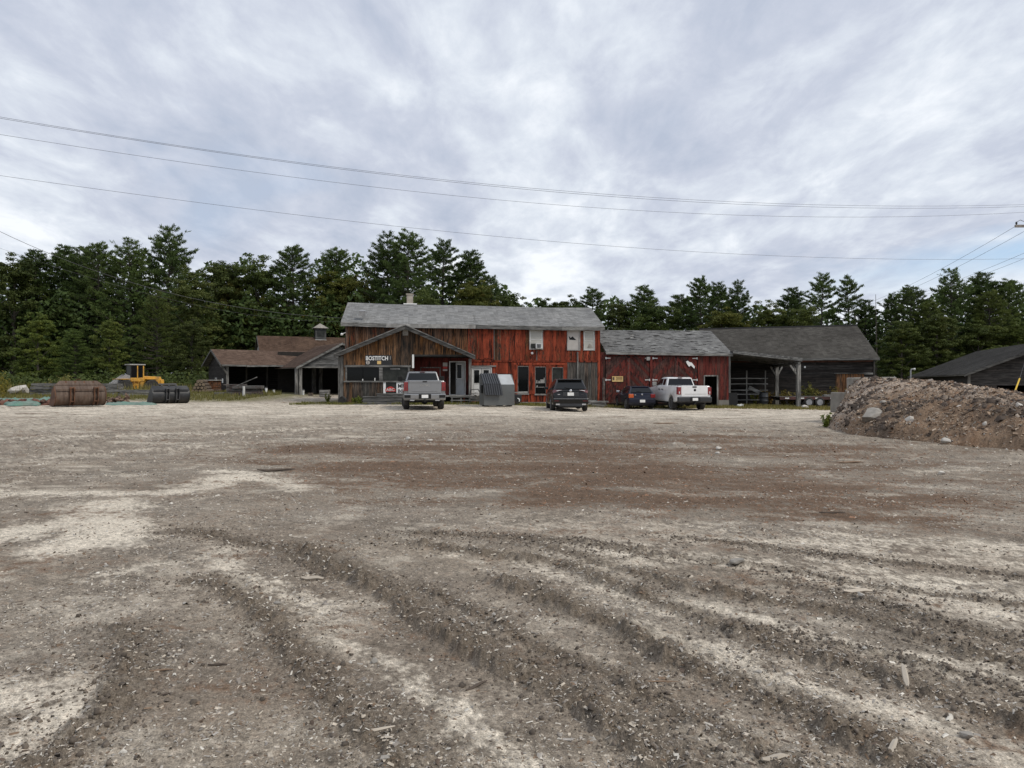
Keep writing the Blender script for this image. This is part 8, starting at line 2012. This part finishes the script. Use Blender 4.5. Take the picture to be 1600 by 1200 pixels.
for k, (x0, x1, y0, z0) in enumerate([(0, 1.0, 0, 0.0), (0.05, 0.95, 0.05, 0.13), (-0.1, 0.9, 0.0, 0.26), (0.3, 1.15, 0.3, 0.26), (-0.6, 0.5, 0.4, 0.13), (-0.6, 0.4, 0.5, 0.3)]):
    o = MB().box(x0, x1, y0, y0 + 0.25, z0, z0 + 0.11).build('plank', M['beam_grey_h'], sk); setc(o, 0, 1, 0.5 + 0.05 * (k % 3))
p = P(909, 632, 46.5); o = MB().box(-0.16, 0.16, -0.02, 0.02, 0, 0.55).build('spotted_board', M['brick_red'], None); o.location = (p.x, 46.6, tz(p.x, 46.6)); o.rotation_euler = (R(-12), R(-14), R(10)); tag(o, 'small reddish spotted board leaning behind the crossover', 'board')
o = bev(MB().box(-0.28, 0.28, -0.05, 0.0, 0, 0.95).build('leaning_sheet', M['under_black'], None), 0.02); o.location = (X(1146, 48.4), 48.4, tz(14.7, 48.4)); o.rotation_euler = (R(-14), 0, R(-8)); tag(o, 'black sheet leaning against the right corner of the garage', 'sheet')
ba = thing('black_barrel', 'black plastic barrel standing under the lean-to', 'barrel', (X(1193.5, 51.5), 51.5, tz(18, 51.5)))
MB().lathe([(0, 0.26), (0.02, 0.29), (0.3, 0.30), (0.32, 0.315), (0.36, 0.315), (0.38, 0.30), (0.6, 0.30), (0.62, 0.315), (0.66, 0.315), (0.68, 0.30), (0.92, 0.29), (0.95, 0.26)], 'z', 20).build('drum', M['plastic_black'], ba, 40)
MB().lathe([(0.945, 0.30), (0.985, 0.30)], 'z', 20).build('rim_band', M['under_black'], ba, 40)
def crumple(name, loc, s, mat, lab, cat, seed):
    return rock(name, loc, s, M[mat], lab, seed, cat=cat, sub=3, rough=0.7)
x = X(1157, 48); crumple('white_rag', (x, 48, tz(x, 48) + 0.1), (0.5, 0.3, 0.3), 'bright_white', 'crumpled white sheet on the grass before the lean-to', 'rag', 601)
x = X(745, 43.5); crumple('white_bag', (x, 43.5, tz(x, 43.5) + 0.62), (0.55, 0.4, 0.35), 'trim_grey', 'crumpled pale bag on the ledge left of the dumpster', 'bag', 602)
o = plank('ledge', 735, 752, 619, 627, 43.8, 0.6, 'grey wooden ledge between porch and dumpster', 0.4, 'ledge')
x = X(751, 43.3); o = thing('wheelbarrow', 'upturned black barrow frame behind the left end of the dumpster', 'barrow', (x - 0.5, 44.0, Zp(618, 44)), 0)
MB().tube([(-0.2, 0, 0), (-0.15, 0, 0.35), (0.3, 0, 0.38), (0.5, 0, 0.05)], 0.03, 6).tube([(-0.2, 0.4, 0), (-0.15, 0.4, 0.35), (0.3, 0.4, 0.38), (0.5, 0.4, 0.05)], 0.03, 6).build('frame', M['black_metal'], o, 40); MB().box(-0.1, 0.35, 0.02, 0.38, 0.08, 0.12).build('tray', M['black_metal'], o)
o = thing('pump', 'dark machine with white fittings right of the dumpster', 'machine', (X(806, 43.5), 43.5, tz(0.3, 43.5)))
bev(MB().box(-0.1, 0.35, 0, 0.4, 0.25, 0.65).build('housing', M['black_metal'], o), 0.04); MB().lathe([(-0.05, 0.16), (0.05, 0.16)], 'y', 14, (0.1, -0.02, 0.2)).build('wheel', M['rubber'], o, 40); MB().tube([(0.1, -0.06, 0.42), (0.22, -0.08, 0.35), (0.2, -0.08, 0.22)], 0.035, 6).build('fitting', M['bright_white'], o); MB().box(-0.15, 0.5, 0.0, 0.05, 0.72, 0.8).build('handle_bar', M['trim_grey'], o)
# flatbed trailer in front of the barn
Dt = 50.5; x0, x1 = X(1219, Dt), X(1313, Dt); zt = Zp(619.5, Dt); gz = tz((x0 + x1) / 2, Dt)
tr = thing('flatbed_trailer', 'low dark red flatbed trailer with pale reflectors in the weeds before the barn', 'trailer', (x0, Dt, gz)); Lt = x1 - x0; h_ = zt - gz
plain('trailer_red', (0.085, 0.03, 0.026), 0.7, var=0.4, dirt=(0.03, 0.025, 0.02))
MB().box(0, Lt, 0, 0.12, h_ - 0.22, h_ - 0.02).box(0, Lt, 2.0, 2.12, h_ - 0.22, h_ - 0.02).build('side_rail', M['trailer_red'], tr)
for k in range(8): o = MB().box(0.01, Lt - 0.01, 0.13 + k * 0.235, 0.35 + k * 0.235, h_ - 0.06, h_ - 0.005).build('deck_board', M['beam_grey_h'], tr); setc(o, 0, 0.9, 0.45)
for k in range(4): MB().box(0.35 + k * Lt / 4, 0.62 + k * Lt / 4, -0.012, -0.001, h_ - 0.16, h_ - 0.08).build('reflector', M['bright_white'], tr)
for yy_ in (0.05, 1.95):
    for xx_ in (0.56, 0.74):
        wh = empty('wheel', (Lt * xx_ - 0.35, yy_, 0.34), R(90), tr); MB().lathe([(-0.1, 0.2), (-0.11, 0.28), (-0.07, 0.34), (0.07, 0.34), (0.11, 0.28), (0.1, 0.2)], 'x', 20).build('tyre', M['rubber'], wh, 40); MB().lathe([(-0.115, 0.21), (-0.09, 0.05), (0.09, 0.05), (0.1, 0.21)], 'x', 16).build('rim', M['rim_grey'], wh, 40)
MB().box(0.2, Lt - 0.2, 0.6, 0.7, h_ - 0.3, h_ - 0.07).box(0.2, Lt - 0.2, 1.4, 1.5, h_ - 0.3, h_ - 0.07).build('frame_beam', M['under_black'], tr)
plank('board_on_trailer', 1288, 1313, 616.5, 619.4, 50.9, 0.4, 'pale board lying on the right end of the flatbed trailer', 0.6, 'board')

# ================================================================== power lines
def wire(name, label, pts, rad, A, B, ext=(0.35, 0.35), group='overhead wires'):
    """pts: photo points; the wire hangs in the upright plane through plan points A-B"""
    A, B = Vector(A), Vector(B); out = []
    px = np.array([p[0] for p in pts], float); py = np.array([p[1] for p in pts], float); co = np.polyfit(px, py, min(3, len(pts) - 1))
    for u in np.linspace(px[0], px[-1], 26):
        k = (u - 800) / F; d = B - A; t = (k * A.y - A.x) / (d.x - k * d.y); p = A + d * t
        out.append(Vector((p.x, p.y, CAMZ - (np.polyval(co, u) - HY) / F * p.y)))
    if ext[0]: v = out[0] - out[1]; v2 = (out[1] - out[2]); out = [out[0] + v.normalized() * 9 * ext[0] * s + Vector((0, 0, 0.0)) for s in (3, 2, 1)] + out
    if ext[1]: v = out[-1] - out[-2]; out = out + [out[-1] + v.normalized() * 9 * ext[1] * s for s in (1, 2, 3)]
    o = MB().tube(out, rad, 5).build(name, M['wire_dark'], None, 60); return tag(o, label, 'wire', group)
A_, B_ = (-15.7, 22.2), (23.7, 33.5)
wire('power_wire', 'topmost wire crossing the sky, upper strand of the close pair', [(0, 183.5), (200, 213), (400, 247), (600, 271), (800, 291), (1000, 306), (1200, 318), (1400, 322.5), (1600, 319.5)], 0.0055, A_, B_)
wire('power_wire', 'lower strand of the close pair of wires at the top of the sky', [(0, 186), (200, 214.5), (400, 248), (600, 273), (800, 294), (1000, 311), (1200, 320.5), (1400, 324.5), (1600, 323.5)], 0.006, (-15.7, 22.5), (23.7, 33.8))
wire('power_wire', 'second wire below the close pair across the sky', [(0, 210.5), (200, 240), (400, 270), (600, 294), (800, 315), (1000, 328), (1200, 337.5), (1400, 339.5), (1600, 331.5)], 0.0055, (-15.7, 23.2), (23.7, 34.5))
wire('power_wire', 'lowest long wire crossing the sky just above the pines', [(0, 274.5), (200, 302), (400, 327), (600, 352), (800, 372), (1000, 388), (1200, 399), (1400, 404.5), (1600, 404.5)], 0.0055, (-15.7, 24.5), (23.7, 36))
wire('service_wire', 'thick black service cable at upper left running down to the red workshop', [(0, 362), (30, 376), (65, 390), (130, 418), (240, 450), (330, 473), (430, 488), (538, 497)], 0.011, (-24.5, 34.6), (-11.05, 47.1), (0.5, 0))
wire('service_wire', 'thin pale wire below the black service cable at upper left', [(0, 388), (60, 408), (130, 430), (240, 462), (330, 482), (430, 496), (538, 503)], 0.005, (-24.6, 34.6), (-11.1, 47.1), (0.5, 0))
# near pole (just outside the frame) with its crossarm end in view
pd = 38.0; pxw = X(1652, pd); zc = Zp(354.5, pd)
pole = thing('utility_pole', 'wooden utility pole at the right edge, only its crossarm end in view', 'pole', (pxw, pd, tz(pxw, pd)))
g = pole.location.z
MB().tube([(0, 0, -0.3), (0, 0, zc - g + 0.9)], [0.17, 0.11], 12).build('shaft', M['pole_wood'], pole, 40)
arm = MB().beam((X(1582, pd) - pxw, -0.2, zc - g), (X(1722, pd) - pxw, -0.2, zc - g), 0.10, 0.13).build('crossarm', M['pole_wood'], pole)
ins = []
for k, px in enumerate((1584, 1612, 1692, 1718)):
    xx_ = X(px, pd) - pxw
    MB().lathe([(0.0, 0.02), (0.06, 0.05), (0.10, 0.05), (0.16, 0.03)], 'z', 10, (xx_, -0.2, zc - g + 0.066)).build('insulator', M['black_metal'], pole, 40); ins.append(Vector((pxw + xx_, pd - 0.2, zc + 0.02)))
MB().tube([(X(1584, pd) - pxw, -0.2, zc - g + 0.2), (X(1590, pd) - pxw, -0.2, zc - g + 0.32), (X(1597, pd) - pxw, -0.2, zc - g + 0.22)], 0.015, 5).build('jumper', M['wire_dark'], pole, 40)
for s in (-1, 1): MB().beam((s * 1.2, -0.2, zc - g - 0.06), (0, -0.12, zc - g - 0.9), 0.04, 0.05).build('arm_brace', M['pole_wood'], pole)
# far pole behind the barn
fd = 84.0; fx = X(1336, fd); zf = Zp(487, fd); fp = thing('utility_pole', 'distant pale utility pole with crossarm behind the barn ridge', 'pole', (fx, fd, tz(fx, fd)))
g = fp.location.z
MB().tube([(0, 0, -0.3), (0, 0, zf - g + 0.2)], [0.2, 0.13], 10).build('shaft', M['trim_grey'], fp, 40); MB().box(-1.25, 1.25, -0.2, -0.06, zf - g - 0.1, zf - g + 0.06).build('crossarm', M['trim_grey'], fp)
MB().lathe([(0, 0.2), (0.05, 0.3), (1.35, 0.3), (1.4, 0.2)], 'z', 14, (0.55, -0.35, zf - g - 3.1)).build('transformer', M['white_paint'], fp, 40)
for k, xx_ in enumerate((-1.15, -0.5, 0.5, 1.15)):
    MB().lathe([(0, 0.04), (0.2, 0.05)], 'z', 8, (xx_, -0.13, zf - g + 0.061)).build('insulator', M['white_paint'], fp, 40)
    a = ins[k]; b = Vector((fx + xx_, fd - 0.13, zf + 0.2)); pts = []
    for t in np.linspace(0, 1, 14): pts.append(tuple(a.lerp(b, float(t)) - Vector((0, 0, 1.0 * 4 * float(t) * (1 - float(t)) * 0.55))))
    o = MB().tube(pts, 0.009, 5).build('power_wire', M['wire_dark'], None, 60)
    tag(o, ['wire from the crossarm tip at the right edge down to the distant pole', 'second wire from the crossarm at the right edge', 'third wire descending at the right edge', 'lowest of the descending wires at the right edge'][k], 'wire', 'overhead wires')
# guy wire with yellow guard
p0 = P(1583, 617, 33.0); p0.z = 0.6; q = P(1583, 619, 33.0); q1 = P(1593, 592, 33.6); top_ = Vector((pxw, pd, zc - 1.5))
an = q + (q - q1) * 1.6
o = MB().tube([an, q1 + (q1 - q) * 0.02], 0.035, 8).build('guy_guard', M['yellow_plastic'], None, 40); tag(o, 'yellow guy wire guard slanting in front of the low dark shed', 'guard')
o = MB().tube([q1 + (q1 - q) * 0.021, top_], 0.008, 5).build('guy_wire', M['wire_dark'], None); tag(o, 'thin guy wire running up from the yellow guard', 'wire')
# small standpipe lamp beside the low shed
d = 55.0; x = X(1423, d); sp = thing('lamp_post', 'small grey post with a bent head left of the low dark shed', 'post', (x, d, tz(x, d)))
zt = Zp(579, d) - sp.location.z; MB().tube([(0, 0, 0), (0, 0, zt), (0.06, 0, zt + 0.1), (0.22, 0, zt + 0.1)], 0.06, 8).build('pipe', M['grey_metal'], sp, 40); MB().lathe([(0, 0.07), (0.12, 0.10)], 'x', 10, (0.2, 0, zt + 0.1)).build('head', M['white_paint'], sp, 40)
